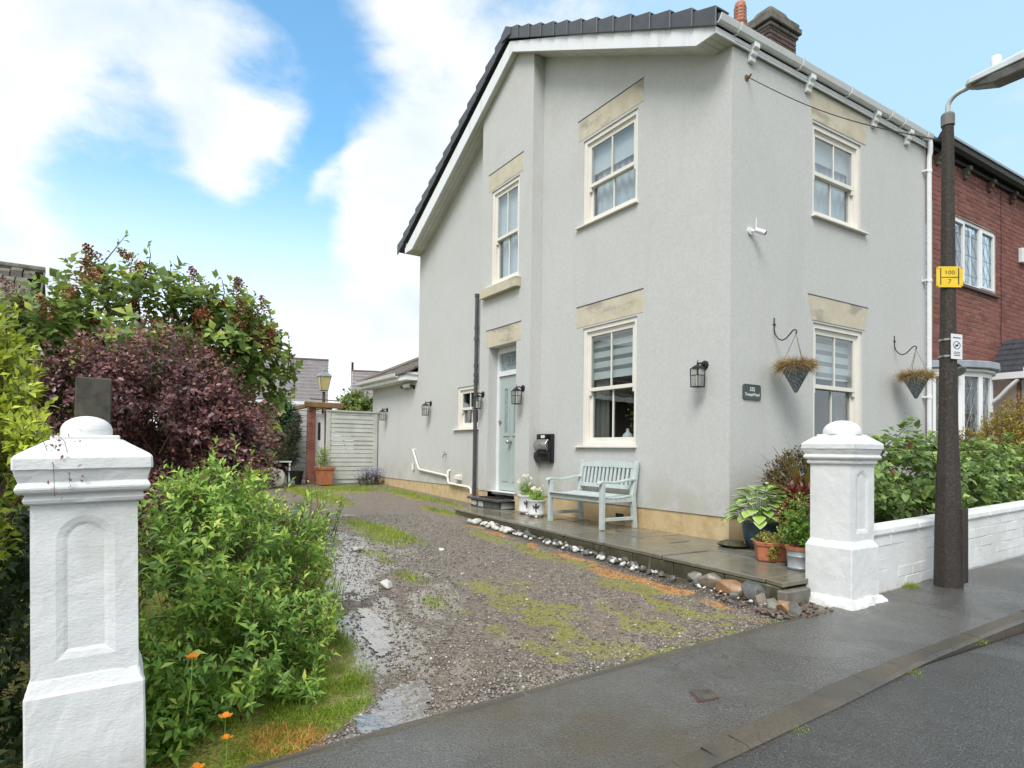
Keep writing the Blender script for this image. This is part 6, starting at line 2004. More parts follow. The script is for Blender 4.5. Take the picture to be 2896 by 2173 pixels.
for e, z0_, z1_, m in ((.06, 2.42, 2.47, 0),):
    poly = [(x - e if 0 < i < 5 else x, y) for i, (x, y) in enumerate(pts)]
    poly = [(XF, pts[0][1] + .05)] + poly[1:-1] + [(XF, pts[-1][1] - .05)]
    mb.prism(poly, lambda u, w, d: (u, w, d), z0_, z1_)
part('bow_cornice', mb, M['white'], bow, bevel=.01)
mb = MB(); poly = [(XF, pts[0][1] + .10)] + [(x - .12, y) for x, y in pts[1:-1]] + [(XF, pts[-1][1] - .10)]
mb.prism(poly, lambda u, w, d: (u, w, d), 2.47, 2.58); part('lead_roof', mb, M['lead'], bow, bevel=.012)
mb = MB(); poly = [(XF, pts[0][1])] + [(x, y) for x, y in pts[1:-1]] + [(XF, pts[-1][1])]; mb.prism(poly, lambda u, w, d: (u, w, d), .1, 1.2); part('bow_base', mb, M['brick'], bow)
# black gutter, eaves, corbels, roof beyond
mb = MB(); mb.prism([(4.57, 5.90), (4.55, 5.83), (4.48, 5.80), (4.42, 5.83), (4.395, 5.92), (4.42, 5.92), (4.47, 5.84), (4.54, 5.86), (4.55, 5.90)], lambda u, w, d: (u, d, w), NY0 + .02, NY1)
part('gutter', mb, M['iron'], nb)
mb = MB(); mb.box(4.375, 4.395, NY0 - .2, NY1, 5.895, 5.93); part('gutter_lip', mb, M['lead'], nb)
mb = MB(); mb.box(4.56, XF, NY1, NY0, 5.74, 5.90); part('dark_eaves_strip', mb, M['iron'], nb)
for y in (-10.5, -11.40, -12.28, -13.15, -14.1, -15.0):
    mb = MB(); mb.prism([(u * .8, 5.76 + (w - 5.83) * .8) for u, w in corbel_poly], lambda u, w, d: (XF + .004 - u, d, w), y + .045, y - .045)
    part('corbel', mb, M['brick_old'] if y < -11.5 else M['stone_old'], nb, bevel=.004)
mb = MB()
mb.prism([(4.45, 5.94), (8.9, 8.2), (8.9, 8.05), (4.5, 5.82)], lambda u, w, d: (u, d, w), -20.0, NY1 - 1); part('roof', mb, M['tile_dark'], nb)
al = MB(); fbox(al, fN, -13.73, -13.49, .0, .07, 4.60, 4.86)
solo('alarm_box', al, M['pot_white'], 'white burglar alarm box on the red brick wall', 'alarm box', bevel=.012, segs=2)
mb = MB(); ck = [(XF - .004, -12.76 + mnoise.noise(Vector((0, z * 2, 1))) * .025, z) for z in np.linspace(5.7, 2.6, 26)]
mb.tube(ck, .006, 4); part('cable_run', mb, M['iron'], nb)
mb = MB(); mb.tube([(XF - .02, -10.32, 5.0), (XF - .02, -10.33, 3.5), (XF - .02, -10.30, 2.6), (XF - .02, -10.33, 1.2)], .007, 5); part('wall_wire', mb, M['rope'], nb)
# entrance canopy with a tiled slope and curved white brackets
CY0, CY1, CX = -12.25, -13.6, XF - .50
cn = thing('door_canopy', 'small tiled gable canopy on white curved brackets at the right edge', 'canopy', (XF, -12.6, 2.0))
ca = (CY0 + CY1) / 2
mb = MB()
for (ya, za), (yb2, zb2) in (((CY0 + .06, 2.53), (ca, 3.16)), ((CY1 - .06, 2.53), (ca, 3.16))):
    n = 6
    for k in range(n):
        t0, t1 = k / n, (k + 1) / n
        y0_, y1_ = ya + (yb2 - ya) * t0, ya + (yb2 - ya) * t1; q0_, q1_ = za + (zb2 - za) * t0, za + (zb2 - za) * t1
        x = CX
        while x < XF - .02:
            xe = min(x + .17, XF)
            m2 = MB(); m2.hexa([(x + .003, y0_, q0_), (xe - .003, y0_, q0_), (xe - .003, y1_, q1_ - .02), (x + .003, y1_, q1_ - .02), (x + .003, y0_, q0_ + .03), (xe - .003, y0_, q0_ + .03), (xe - .003, y1_, q1_), (x + .003, y1_, q1_)])
            part('roof_tile', m2, M['tile_dark'], cn)
            x = xe
        m2 = MB(); m2.hexa([(CX - .03, y0_, q0_ - .01), (CX + .004, y0_, q0_ - .01), (CX + .004, y1_, q1_ - .03), (CX - .03, y1_, q1_ - .03), (CX - .03, y0_, q0_ + .045), (CX + .004, y0_, q0_ + .045), (CX + .004, y1_, q1_ + .012), (CX - .03, y1_, q1_ + .012)])
        part('verge_mortar', m2, M['pot_white'], cn, bevel=.006)
mb = MB(); mb.box(CX - .01, XF, CY0 - .02, CY0 + .06, 2.42, 2.53); mb.box(CX - .01, XF, CY1 - .06, CY1 + .02, 2.42, 2.53); mb.box(CX - .01, CX + .05, CY1, CY0, 2.42, 2.50)
part('canopy_beam', mb, M['white'], cn, bevel=.005)
for y in (CY0 + .02, CY1 - .02):
    mb = MB(); mb.box(XF - .07, XF, y - .03, y + .03, 1.75, 2.42); mb.tube([(XF - .03, y, 2.02), (XF - .15, y, 2.12), (XF - .28, y, 2.27), (XF - .42, y, 2.41)], .032, 6)
    part('canopy_bracket', mb, M['white'], cn, bevel=.003)
bl = thing('hanging_bell', 'dark round bell lamp on a scrolled hook by the bow window', 'bell', (XF, -10.42, 2.55))
mb = MB(); mb.tube([(XF, -10.42, 2.44), (XF, -10.42, 2.56), (XF - .06, -10.44, 2.61), (XF - .16, -10.47, 2.62), (XF - .24, -10.49, 2.57), (XF - .22, -10.48, 2.53)], .009, 6); part('hook', mb, M['iron'], bl)
mb = MB(); mb.tube([(XF - .24, -10.49, 2.53), (XF - .25, -10.49, 2.49), (XF - .30, -10.46, 2.43), (XF - .33, -10.44, 2.40)], [.02, .06, .075, .085], 16); part('bell_shade', mb, M['black_plastic'], bl)
mb = MB(); mb.lathe([(.08, -.008), (.092, 0), (.08, .008)], (0, 0, 0), 18)
R3 = Vector((-.33, .2, -.35)).to_track_quat('Z', 'Y').to_matrix()
mb.v = [tuple(R3 @ Vector(v) + Vector((XF - .33, -10.44, 2.40))) for v in mb.v]; part('bell_rim', mb, M['copper_grey'], bl)

# ------------------------------------------------------------------ the far end of the drive
gate = thing('slatted_gate', 'pale grey gate of horizontal boards at the end of the drive', 'gate', (15.5, -5.1, .27))
for y in (-4.50, -5.70):
    mb = MB(); mb.box(15.47, 15.53, y - .05, y + .05, .26, 2.06); part('gate_stile', mb, M['wood_grey'], gate, bevel=.006)
z = .29; rr = random.Random(2)
while z < 2.0:
    h = .098
    mb = MB(); d = rr.uniform(-.006, .006)
    mb.hexa([(15.478 + d, -5.65, z), (15.50 + d, -5.65, z), (15.50 + d, -4.55, z), (15.478 + d, -4.55, z), (15.49 + d, -5.65, z + h), (15.505 + d, -5.65, z + h), (15.505 + d, -4.55, z + h + rr.uniform(-.004, .004)), (15.49 + d, -4.55, z + h)])
    part('board', mb, M['wood_grey'], gate)
    z += h + .008
mb = MB(); mb.box(15.45, 15.55, -5.76, -4.44, 2.055, 2.09); part('top_rail', mb, M['wood_grey'], gate)
pg = thing('brick_pergola', 'pair of red brick piers carrying a mossy timber beam beside the gate', 'pergola', (15.6, -4.35, .28))
for y0, y1 in ((-4.22, -4.06), (-4.62, -4.47)):
    mb = MB(); mb.box(15.61, 15.84, y0 + .005, y1 - .005, .2, 2.14); p = part('pier_core', mb, M['mortar'], pg)
    z = .28; k = 0
    while z < 2.1:
        for a, b in (((y0, (y0 + y1) / 2), ((y0 + y1) / 2, y1)) if k % 2 else ((y0, y1),)):
            mb = MB(); mb.box(15.60, 15.85, a + .004, b - .004, z + .004, z + .071); part('brick', mb, M['brick'], p)
        z += .075; k += 1
mb = MB(); mb.hexa([(15.5, -4.86, 2.13), (15.62, -4.86, 2.13), (15.62, -3.96, 2.13), (15.5, -3.96, 2.13), (15.5, -4.90, 2.27), (15.62, -4.90, 2.27), (15.62, -3.92, 2.27), (15.5, -3.92, 2.27)])
part('beam', mb, M['wood_brown'], pg, bevel=.02)
mb = MB()
mb.box(15.62, 17.2, -4.16, -4.08, 2.15, 2.25); mb.box(15.62, 17.2, -4.6, -4.52, 2.15, 2.25); part('rafter', mb, M['wood_brown'], pg, bevel=.01)
mb = MB(); mb.box(15.7, 15.74, -4.46, -4.23, .28, 2.0); pd = part('panel_door', mb, M['white'], pg)
mb = MB(); mb.box(15.69, 15.70, -4.36, -4.30, 1.35, 1.78); part('dark_mirror', mb, M['black_plastic'], pd)
vl = thing('victorian_lamp', 'old street lantern with yellowed panes on a post behind the gate', 'lamp', (16.6, -4.68, .3))
lx, ly = 16.6, -4.68
mb = MB(); mb.tube([(lx, ly, .3), (lx, ly, 2.0), (lx, ly, 2.62)], [.05, .045, .035], 10); mb.tube([(lx, ly - .35, 2.40), (lx, ly + .35, 2.42)], .013, 6); mb.lathe([(.06, 2.30), (.045, 2.36)], (lx, ly, 0), 10); part('post', mb, M['bark'], vl)
mb = MB()
s0, s1 = .085, .145; zb, zt = 2.66, 3.02
for k in range(4):
    a0, a1 = math.pi / 4 + k * math.pi / 2, math.pi / 4 + (k + 1) * math.pi / 2
    P0 = (lx + s0 * 1.41 * math.cos(a0), ly + s0 * 1.41 * math.sin(a0), zb); P1 = (lx + s1 * 1.41 * math.cos(a0), ly + s1 * 1.41 * math.sin(a0), zt)
    mb.tube([P0, P1], .010, 5)
    Q0 = (lx + s0 * 1.41 * math.cos(a1), ly + s0 * 1.41 * math.sin(a1), zb); Q1 = (lx + s1 * 1.41 * math.cos(a1), ly + s1 * 1.41 * math.sin(a1), zt)
    mb.tube([P1, Q1], .012, 5); mb.tube([P0, Q0], .010, 5)
    m2 = MB(); m2.quad(P0, Q0, Q1, P1); part('pane', m2, M['lamp_yellow'], vl, recalc=False)
part('lantern_frame', mb, M['copper_grey'], vl)
mb = MB(); mb.lathe([(.235, 3.02), (.20, 3.06), (.12, 3.12), (.07, 3.15), (.065, 3.19), (.035, 3.22), (.01, 3.27)], (lx, ly, 0), 4, rot=math.pi / 4); part('lantern_roof', mb, M['copper_grey'], vl)
fp = thing('fence_panel', 'grey weathered fence panel behind the dwarf conifer', 'fence', (18, -4.2, .3))
z = .3
while z < 2.2:
    mb = MB(); mb.hexa([(18.0, -5.2, z), (18.02, -5.2, z), (18.02, -4.2, z), (18.0, -4.2, z), (18.012, -5.2, z + .15), (18.03, -5.2, z + .15), (18.03, -4.2, z + .15), (18.012, -4.2, z + .15)])
    part('board', mb, M['wood_grey'], fp); z += .146
tp = thing('terracotta_planter', 'square terracotta planter standing by the gate post', 'plant pot', (15.25, -4.38, .27))
mb = MB(); mb.lathe([(.21, .27), (.25, .62), (.25, .63)], (15.25, -4.36, 0), 4, rot=math.pi / 4); part('pot_body', mb, M['terracotta'], tp, bevel=.01)
mb = MB(); mb.lathe([(.275, .63), (.285, .70), (.25, .70), (.24, .66)], (15.25, -4.36, 0), 4, rot=math.pi / 4); part('pot_rim', mb, M['terracotta'], tp, bevel=.008)
bp = MB(); bp.lathe([(.15, .28), (.19, .55), (.20, .60), (.17, .60)], (15.6, -3.75, 0), 16); solo('black_pot', bp, M['iron'], 'black round pot standing beside the terracotta planter', 'plant pot', smooth_=40)
mb = MB()
for dx, dy in ((0, 0), (0, .34), (.3, 0), (.3, .34)): mb.box(15.5 + dx, 15.54 + dx, -3.62 + dy, -3.585 + dy, .27, .80)
mb.box(15.48, 15.86, -3.64, -3.22, .80, .83)
solo('garden_stand', mb, M['white'], 'small white garden stand under the dwarf conifer', 'stand')
o = rock('garden_boulder', (15.0, -3.15, .45), (.22, .24, .27), M['pebble'], 'pale weathered garden boulder at the foot of the purple shrub', 'stone', None, 91, .4, .4)
rock('garden_boulder', (15.1, -3.55, .30), (.10, .12, .10), M['rock'], 'small grey boulder next to the pale weathered one', 'stone', None, 92, 1.4, .4)
mb = MB(); mb.box(5.80, 5.95, .0, .235, -.1, 1.665)
solo('concrete_post', mb, M['fence_conc'], 'lichened grey concrete post behind the near gate pillar', 'post', bevel=.008)

# houses beyond
def far_house(name, label, x0, x1, y0, y1, zw, ze, zr, wmat, tmat, rows, win=None, piv=None, rot=0, slates=False):
    """ridge along Y, the near slope faces the drive"""
    t = thing(name, label, 'house', (x0, (y0 + y1) / 2 if piv is None else piv, 0), rot)
    mb = MB(); mb.box(x0, x1, y0, y1, zw, ze)
    xm = (x0 + x1) / 2
    for y in (y0, y1):
        mb._add([(x0, y, ze), (x1, y, ze), (xm, y, zr - .15)], [(0, 1, 2)])
    w = part('wall', mb, wmat, t)
    ov = .35
    for k in range(rows):
        t0, t1 = k / rows, (k + 1) / rows
        xa, xb = x0 - ov + (xm - x0 + ov) * t0, x0 - ov + (xm - x0 + ov) * t1; s = (zr - ze) / (xm - x0)
        za, zb = ze - ov * s + (xa - x0 + ov) * s, ze - ov * s + (xb - x0 + ov) * s
        mb = MB(); mb.hexa([(xa, y0 - .2, za - .02), (xb, y0 - .2, zb - .08), (xb, y1 + .2, zb - .08), (xa, y1 + .2, za - .02), (xa, y0 - .2, za + .17), (xb, y0 - .2, zb), (xb, y1 + .2, zb), (xa, y1 + .2, za + .17)])
        if slates:
            nn = 26; rg_ = random.Random(k)
            for q in range(nn):
                ya = y0 + (y1 - y0) * (q + (.5 if k % 2 else 0)) / nn; yb2 = ya + (y1 - y0) / nn - .03; e = rg_.uniform(-.03, .04)
                mb = MB(); mb.hexa([(xa, ya, za - .02), (xb, ya, zb - .08), (xb, yb2, zb - .08), (xa, yb2, za - .02), (xa, ya, za + .13 + e), (xb, ya, zb + e), (xb, yb2, zb + e), (xa, yb2, za + .13 + e)])
                part('stone_slate', mb, tmat, t)
        else: part('tile_course', mb, tmat, t)
    mb = MB(); mb.hexa([(xm, y0 - .2, zr - .1), (x1 + ov, y0 - .2, ze - .3), (x1 + ov, y1 + .2, ze - .3), (xm, y1 + .2, zr - .1), (xm, y0 - .2, zr), (x1 + ov, y0 - .2, ze - .2), (x1 + ov, y1 + .2, ze - .2), (xm, y1 + .2, zr)])
    part('rear_slope', mb, tmat, t)
    mb = MB(); mb.box(x0 - ov - .12, x0 - ov + .02, y0 - .2, y1 + .2, ze - ov * .6 - .22, ze - ov * .6 - .02); part('fascia', mb, M['fascia'], t)
    mb = MB(); mb.tube([(xm, y0 - .22, zr + .02), (xm, y1 + .22, zr + .02)], .11, 8); part('ridge', mb, M['stone_old'] if slates else M['brick_old'], t)
    for s in (-1, 1):
        y = y0 - .22 if s < 0 else y1 + .2
        mb = MB(); mb.hexa([(x0 - ov, y, ze - .35), (x0 - ov, y + .03, ze - .35), (xm, y + .03, zr - .16), (xm, y, zr - .16), (x0 - ov, y, ze - .12), (x0 - ov, y + .03, ze - .12), (xm, y + .03, zr + .03), (xm, y, zr + .03)])
        part('bargeboard', mb, M['stone_old'] if slates else M['pot_white'], t)
    if win:
        for (a, b, k0, k1) in win:
            mb = MB(); mb.box(x0 - .03, x0 + .02, a, b, k0, k1); wn = part('window', mb, M['white'], t)
            mb = MB(); mb.box(x0 - .035, x0 - .03, a + .08, (a + b) / 2 - .04, k0 + .08, k1 - .08); mb2 = MB(); mb2.box(x0 - .035, x0 - .03, (a + b) / 2 + .04, b - .08, k0 + .08, k1 - .08)
            part('pane', mb, M['glass_obscure'], wn); part('pane', mb2, M['glass_obscure'], wn)
    return t
far_house('brick_bungalow', 'brick house with a grey ribbed tile roof beyond the garden lantern', 40, 46, -11.35, -3.5, -.5, 4.25, 7.05, M['brick'], M['tile_grey'], 13, [(-9.9, -8.7, 2.9, 4.0), (-7.5, -6, 2.9, 4.0)], -11.35, math.radians(-15.5))
far_house('distant_house', 'distant house roof just left of the rear wing roof', 48, 54, -24, -15.9, -.5, 4.6, 7.5, M['brick'], M['tile_grey'], 11, None, -15.9, math.radians(-18.3))
mb = MB(); mb.box(50.9, 51.05, -16.75, -16.6, 5.5, 8.25)
solo('flue_pipe', mb, M['iron'], 'dark flue standing at the edge of the distant roof', 'flue')
far_house('stone_roofed_house', 'house with an old stone slate roof showing over the bushes at far left', 19.5, 25, 1.9, 9, -.3, 3.6, 6.05, M['brick_old'], M['stone_old'], 9, None, None, 0, True)

# ------------------------------------------------------------------ plants
def in_ellipsoids(ells, n, rng, lo=.55, flat_low=None):
    w = np.array([e[1][0] * e[1][1] * e[1][2] for e in ells]) ** .67
    idx = rng.choice(len(ells), n, p=w / w.sum())
    c = np.array([e[0] for e in ells])[idx]; r = np.array([e[1] for e in ells])[idx]
    d = rand_dirs(n, rng)
    k = (lo ** 3 + (1 - lo ** 3) * rng.random(n)) ** (1 / 3)
    k *= .82 + .36 * rng.random(n)                    # ragged outline
    p = c + d * r * k[:, None]
    out = unit(d / r)
    return p, out
def shoot_leaves(tips, dirs, rng, nl, slen, L, W, spread=1.0, opposite=True, fold=.15, droop=.12, jitter=.25):
    """leaves set along short shoots that end at the tips"""
    n = len(tips); dirs = unit(dirs)
    t = np.tile((np.arange(nl) + .5) / nl, (n, 1))
    az = (np.arange(nl)[None] * (2.4 if not opposite else 1.5708)) + rng.random((n, 1)) * 6.28
    if opposite: az = az + (np.arange(nl)[None] % 2) * 3.1416 - (np.arange(nl)[None] // 2 % 2) * .0
    e1 = unit(np.cross(dirs, rng.normal(size=(n, 3)))); e2 = np.cross(dirs, e1)
    sl = slen * rng.uniform(.6, 1.25, (n, 1))
    base = tips[:, None] - dirs[:, None] * (sl * (1 - t))[..., None]
    rad = e1[:, None] * np.cos(az)[..., None] + e2[:, None] * np.sin(az)[..., None]
    ang = (1.25 - .75 * t) * spread
    ax = dirs[:, None] * np.cos(ang)[..., None] + rad * np.sin(ang)[..., None] + rng.normal(size=(n, nl, 3)) * jitter * .5
    ax[..., 2] -= .12
    no = dirs[:, None] * np.sin(ang)[..., None] - rad * np.cos(ang)[..., None] * .6 + np.array([0, 0, .45])
    sz = (.65 + .5 * np.sin(t * 2.6 + .3)) * rng.uniform(.5, 1.3, (n, nl))
    v, f = leaf_arrays(base.reshape(-1, 3), ax.reshape(-1, 3), no.reshape(-1, 3), (L * sz).ravel(), (W * sz).ravel(), fold, droop)
    shoot_leaves.age = np.repeat((t - .5 + rng.normal(size=(n, 1)) * .18).ravel(), 5)
    return v, f
def limb(mb, p0, p1, r0, rng, sag=.1, n=4, sides=5):
    p0 = np.array(p0, float); p1 = np.array(p1, float)
    side = rng.normal(size=3) * np.linalg.norm(p1 - p0) * .08
    pts = []
    for k in range(n + 1):
        t = k / n; q = p0 * (1 - t) + p1 * t + side * math.sin(math.pi * t)
        q[2] += sag * np.linalg.norm(p1 - p0) * math.sin(math.pi * t)
        pts.append(tuple(q))
    mb.tube(pts, [r0 * (1 - .75 * k / n) for k in range(n + 1)], sides)
def bush(name, label, cat, base, ells, n, nl, slen, L, W, mat, seed, up=.45, spread=1.0, stems=7, stem_r=.012, stem_mat='bark', lo=.55, group=None, clip=None, opposite=True, fold=.15, droop=.12, twigs=60, outw=.7, gap=0., gfreq=3.0):
    rng = np.random.default_rng(seed)
    t = thing(name, label, cat, base, 0, group)
    p, out = in_ellipsoids(ells, n, rng, lo)
    keep = p[:, 2] > drive_z(p[:, 0], p[:, 1]) + .02
    if clip is not None: keep &= clip(p)
    if gap:
        g = np.array([mnoise.noise(Vector(q * gfreq) + Vector((seed, 0, 0))) for q in p])
        keep &= g > (-.55 + gap)
    p, out = p[keep], out[keep]
    d = out * outw + rand_dirs(len(p), rng) * .45; d[:, 2] += up
    v, f = shoot_leaves(p, d, rng, nl, slen, L, W, spread, opposite, fold, droop)
    me = mesh_np('foliage', v, f, M[mat], base)
    me.attributes.new('age', 'FLOAT', 'POINT').data.foreach_set('value', shoot_leaves.age.astype(np.float32))
    o = link('foliage', me, t); o['kind'] = 'stuff'
    if stems:
        idx = rng.choice(len(p), min(stems, len(p)), replace=False)
        for i in idx:
            mb = MB(); b = np.array(base) + np.array([rng.uniform(-.08, .08), rng.uniform(-.08, .08), -.05])
            limb(mb, b, p[i] - unit(d[i]) * slen * .6, stem_r, rng, .12); part('stem', mb, M[stem_mat], t)
    if twigs:
        mb = MB()
        for i in rng.choice(len(p), min(twigs, len(p)), replace=False):
            c = np.array(ells[rng.integers(len(ells))][0]); s = p[i] * .45 + (c * .6 + np.array(base) * .4) * .55
            limb(mb, s, p[i], stem_r * .35, rng, .1, 3, 4)
        q = part('twigs', mb, M[stem_mat], t); q['kind'] = 'stuff'
    bush.last, bush.p, bush.d = t, p, d
    return t, p, d
def E(x, y, z, rx, ry=None, rz=None): return ((x, y, z), (rx, ry or rx, rz or rx))

# lilac behind, its large leaves and brown spent flower heads
lil_e = [E(8.4, -.2, 2.45, 1.1, .90, .80), E(8.3, -1.0, 2.4, .85, .68, .75), E(8.3, -1.45, 2.05, .6, .52, .80), E(8.2, .6, 2.2, .8, .65, .6), E(8.3, -.3, 1.6, 1.1, 1.0, .8)]
lil, lp_, ld_ = bush('lilac_bush', 'tall green lilac bush with brown spent flower heads behind the purple shrub', 'bush', (8.4, -.3, .1), lil_e, 2700, 6, .20, .115, .078, 'leaf_lilac', 31, .55, 1.0, 7, .03, 'bark', .58, twigs=90, fold=.10, droop=.22, gap=.22, gfreq=1.7)
rng = np.random.default_rng(77)
front = np.where((lp_[:, 0] < 8.5) & (lp_[:, 2] > 2.0))[0]
def panicle_mesh(name, mat, s):
    rg = np.random.default_rng(s); n = 150
    z = rg.random(n); r = (1 - z) ** .7 * .5 * np.sqrt(rg.random(n)) + .02; a = rg.uniform(0, 6.28, n)
    pts = np.stack([r * np.cos(a), r * np.sin(a), z * 1.5 - .2], 1)
    v, f = leaf_arrays(pts, rand_dirs(n, rg, .3), rand_dirs(n, rg), .17, .13)
    return mesh_np(name, v, f, mat)
pan = [panicle_mesh('flower_head', M['panicle'], 1), panicle_mesh('flower_head', M['panicle'], 2), panicle_mesh('flower_head', M['panicle_pink'], 3)]
lb = base_of(lil)
for j, i in enumerate(rng.choice(front, 44, replace=False)):
    o = link('flower_head', pan[2] if j % 11 == 0 else pan[j % 2], lil)
    s = rng.uniform(.13, .21); o.scale = (s * 1.15, s * 1.15, s * .8); q = lp_[i] + unit(ld_[i]) * .06
    o.location = tuple(q - np.array(lb)); o.rotation_euler = (rng.uniform(-.9, .9), rng.uniform(-.9, .9), rng.uniform(0, 6))
# tall loose shoots against the sky
tips = [(8.2, -.10, 3.50), (8.0, -.30, 3.38), (8.3, .42, 2.95), (8.1, .7, 2.88), (8.3, -1.25, 3.2), (8.2, -1.62, 2.9), (8.2, -1.85, 2.6), (8.3, -1.0, 3.25), (8.1, .25, 3.05), (8.4, -.55, 3.30), (8.2, -1.9, 2.35), (8.2, -1.45, 3.05), (8.2, .9, 2.7)]
rg = np.random.default_rng(3)
tp_ = np.array(tips); dd = np.tile([[0, 0, 1.0]], (len(tips), 1)) + rg.normal(size=(len(tips), 3)) * .22
v, f = shoot_leaves(tp_, dd, rg, 8, .34, .085, .052, .9)
o = link('top_shoots', mesh_np('top_shoots', v, f, M['leaf_lilac'], lb), lil); o['kind'] = 'stuff'
mb = MB()
for q, w in zip(tp_, dd): limb(mb, q - unit(w) * .5, q, .008, rg, 0, 3, 4)
o = part('top_twigs', mb, M['bark'], lil); o['kind'] = 'stuff'

ber_e = [E(6.6, -.40, 1.40, .75, .75, .88), E(6.5, -1.0, 1.08, .62, .44, .80), E(6.6, -.85, 1.45, .55, .45, .45), E(6.6, .22, 1.45, .6, .52, .66), E(6.3, -.35, .6, .75, .8, .55), E(6.3, -1.05, .5, .5, .42, .45), E(5.75, -1.28, .30, .34, .26, .28)]
bush('berberis_bush', 'dark purple berberis bush behind the near gate pillar', 'bush', (6.5, -.4, .08), ber_e, 7400, 9, .26, .045, .031, 'leaf_berberis', 41, .12, .95, 9, .014, 'bark_red', .62, twigs=200, opposite=False, gap=.42, gfreq=2.3, outw=1.0)
gs_e = [E(3.45, -.28, .50, .42, .34, .42), E(3.95, -.55, .55, .50, .42, .42), E(4.6, -.85, .45, .52, .42, .40), E(5.2, -1.25, .30, .45, .34, .34), E(3.35, -.55, .20, .42, .30, .30), E(3.8, -.85, .15, .48, .30, .32), E(3.05, -.22, .15, .25, .20, .32)]
bush('green_shrub', 'bright green leafy shrub spilling over the left edge of the drive', 'bush', (4.0, -.45, -.03), gs_e + [E(3.9, -.5, .85, .5, .3, .25), E(4.6, -1.05, .5, .5, .35, .3), E(3.45, -.80, .02, .42, .18, .20), E(4.2, -1.12, .06, .5, .2, .22)], 4700, 10, .14, .050, .0175, 'leaf_green', 51, .5, 1.05, 9, .009, 'bark_red', .55, twigs=220, droop=.25, gap=.50, gfreq=3.6)
rg = np.random.default_rng(19)
gsx = bush.last
gb_ = base_of(gsx)
n = 130
i = rg.choice(len(bush.p), n); i[55:] = rg.choice(np.where((bush.p[:, 1] < -.95) | (bush.p[:, 0] > 4.6))[0], n - 55); tp_ = bush.p[i] + unit(bush.d[i]) * rg.uniform(.05, .16, (n, 1)) + np.array([0, 0, 1.0]) * rg.uniform(.02, .14, (n, 1)); dd = bush.d[i] * .5 + np.array([0, -.15, .8]) + rg.normal(size=(n, 3)) * .2
v, f = shoot_leaves(tp_, dd, rg, 14, .30, .052, .018, .95, True, .15, .25)
me = mesh_np('young_shoots', v, f, M['leaf_green'], gb_); me.attributes.new('age', 'FLOAT', 'POINT').data.foreach_set('value', (shoot_leaves.age * .8 + .15).astype(np.float32))
o = link('young_shoots', me, gsx); o['kind'] = 'stuff'
mb = MB()
for q, w in zip(tp_, dd): limb(mb, q - unit(w) * .32, q, .0035, rg, 0, 2, 4)
o = part('young_stems', mb, M['bark_red'], gsx); o['kind'] = 'stuff'
n = 260; i = rg.choice(len(bush.p), n)
v, f = leaf_arrays(bush.p[i] + rg.normal(size=(n, 3)) * .05, rand_dirs(n, rg, -.4), rand_dirs(n, rg), .05, .017)
o = link('withered_leaves', mesh_np('withered_leaves', v, f, M['leaf_brown'], gb_), gsx); o['kind'] = 'stuff'
bush('low_shrub', 'low bright green shrub with pointed leaves nearest the near gate pillar', 'bush', (2.98, -.26, -.13), [E(2.98, -.24, .0, .18, .13, .26), E(3.1, -.36, -.02, .2, .14, .22), E(2.9, -.14, .05, .12, .10, .3)], 190, 10, .14, .055, .021, 'leaf_green', 52, .6, .95, 4, .006, 'bark_red', .4, twigs=20, droop=.2)
bush('golden_shrub', 'golden yellow small-leaved shrub at the left edge over the gate pillar', 'bush', (3.35, .55, -.1), [E(3.2, .46, 1.28, .34, .27, .38), E(3.1, .50, .95, .34, .28, .36), E(3.35, .55, 1.55, .30, .25, .25), E(2.95, .33, 1.02, .18, .13, .20), E(2.85, .24, 1.20, .14, .10, .13)], 2300, 10, .14, .040, .018, 'leaf_yellow', 61, .7, .95, 8, .010, 'bark_red', .45, twigs=140, gap=.38, gfreq=4)
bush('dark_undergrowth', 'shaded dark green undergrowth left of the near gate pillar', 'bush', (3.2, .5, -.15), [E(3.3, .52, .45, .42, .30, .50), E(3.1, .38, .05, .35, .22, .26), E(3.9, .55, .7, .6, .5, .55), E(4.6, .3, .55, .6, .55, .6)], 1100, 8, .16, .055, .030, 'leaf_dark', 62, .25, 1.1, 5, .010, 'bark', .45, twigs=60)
bush('backing_bush', 'dark green bushes behind the golden shrub at far left', 'bush', (7.2, 1.3, 0), [E(7.6, 1.2, 1.4, 1.0, .8, 1.1), E(6.6, 1.0, .9, .9, .7, .9), E(8.5, .9, 1.5, .9, .8, 1.1)], 1200, 7, .2, .09, .055, 'leaf_lilac', 63, .4, 1.0, 4, .02, 'bark', .5, twigs=40)
# trailing stem over the pillar cap
mb = MB(); rg = np.random.default_rng(8)
tr = [(2.75, .22, 1.25), (2.64, .17, 1.20), (2.60, .13, 1.16), (2.57, .115, 1.10), (2.565, .112, 1.02)]
mb.tube(tr, [.0014, .0014, .0012, .001, .0006], 4); mb.tube([(2.8, .24, 1.3), (2.62, .19, 1.16), (2.55, .155, 1.08), (2.55, .15, .98)], [.0013, .001, .001, .0006], 4)
tv = thing('trailing_stem', 'thin reddish stems trailing down over the near pillar cap', 'stem', (2.7, .2, 1.2)); part('stem', mb, M['bark_red'], tv)
pts = np.array([tr[3], tr[4], tr[2], (2.55, .15, 1.0), (2.62, .17, 1.2), (2.58, .13, 1.16), (2.60, .18, 1.14)]); pts = np.repeat(pts, 5, 0) + rg.normal(size=(35, 3)) * .018
v, f = leaf_arrays(pts, rand_dirs(35, rg, -.5), rand_dirs(35, rg), .018, .010)
o = link('leaf', mesh_np('leaf', v, f, M['leaf_berberis'], (2.7, .2, 1.2)), tv); o['kind'] = 'stuff'
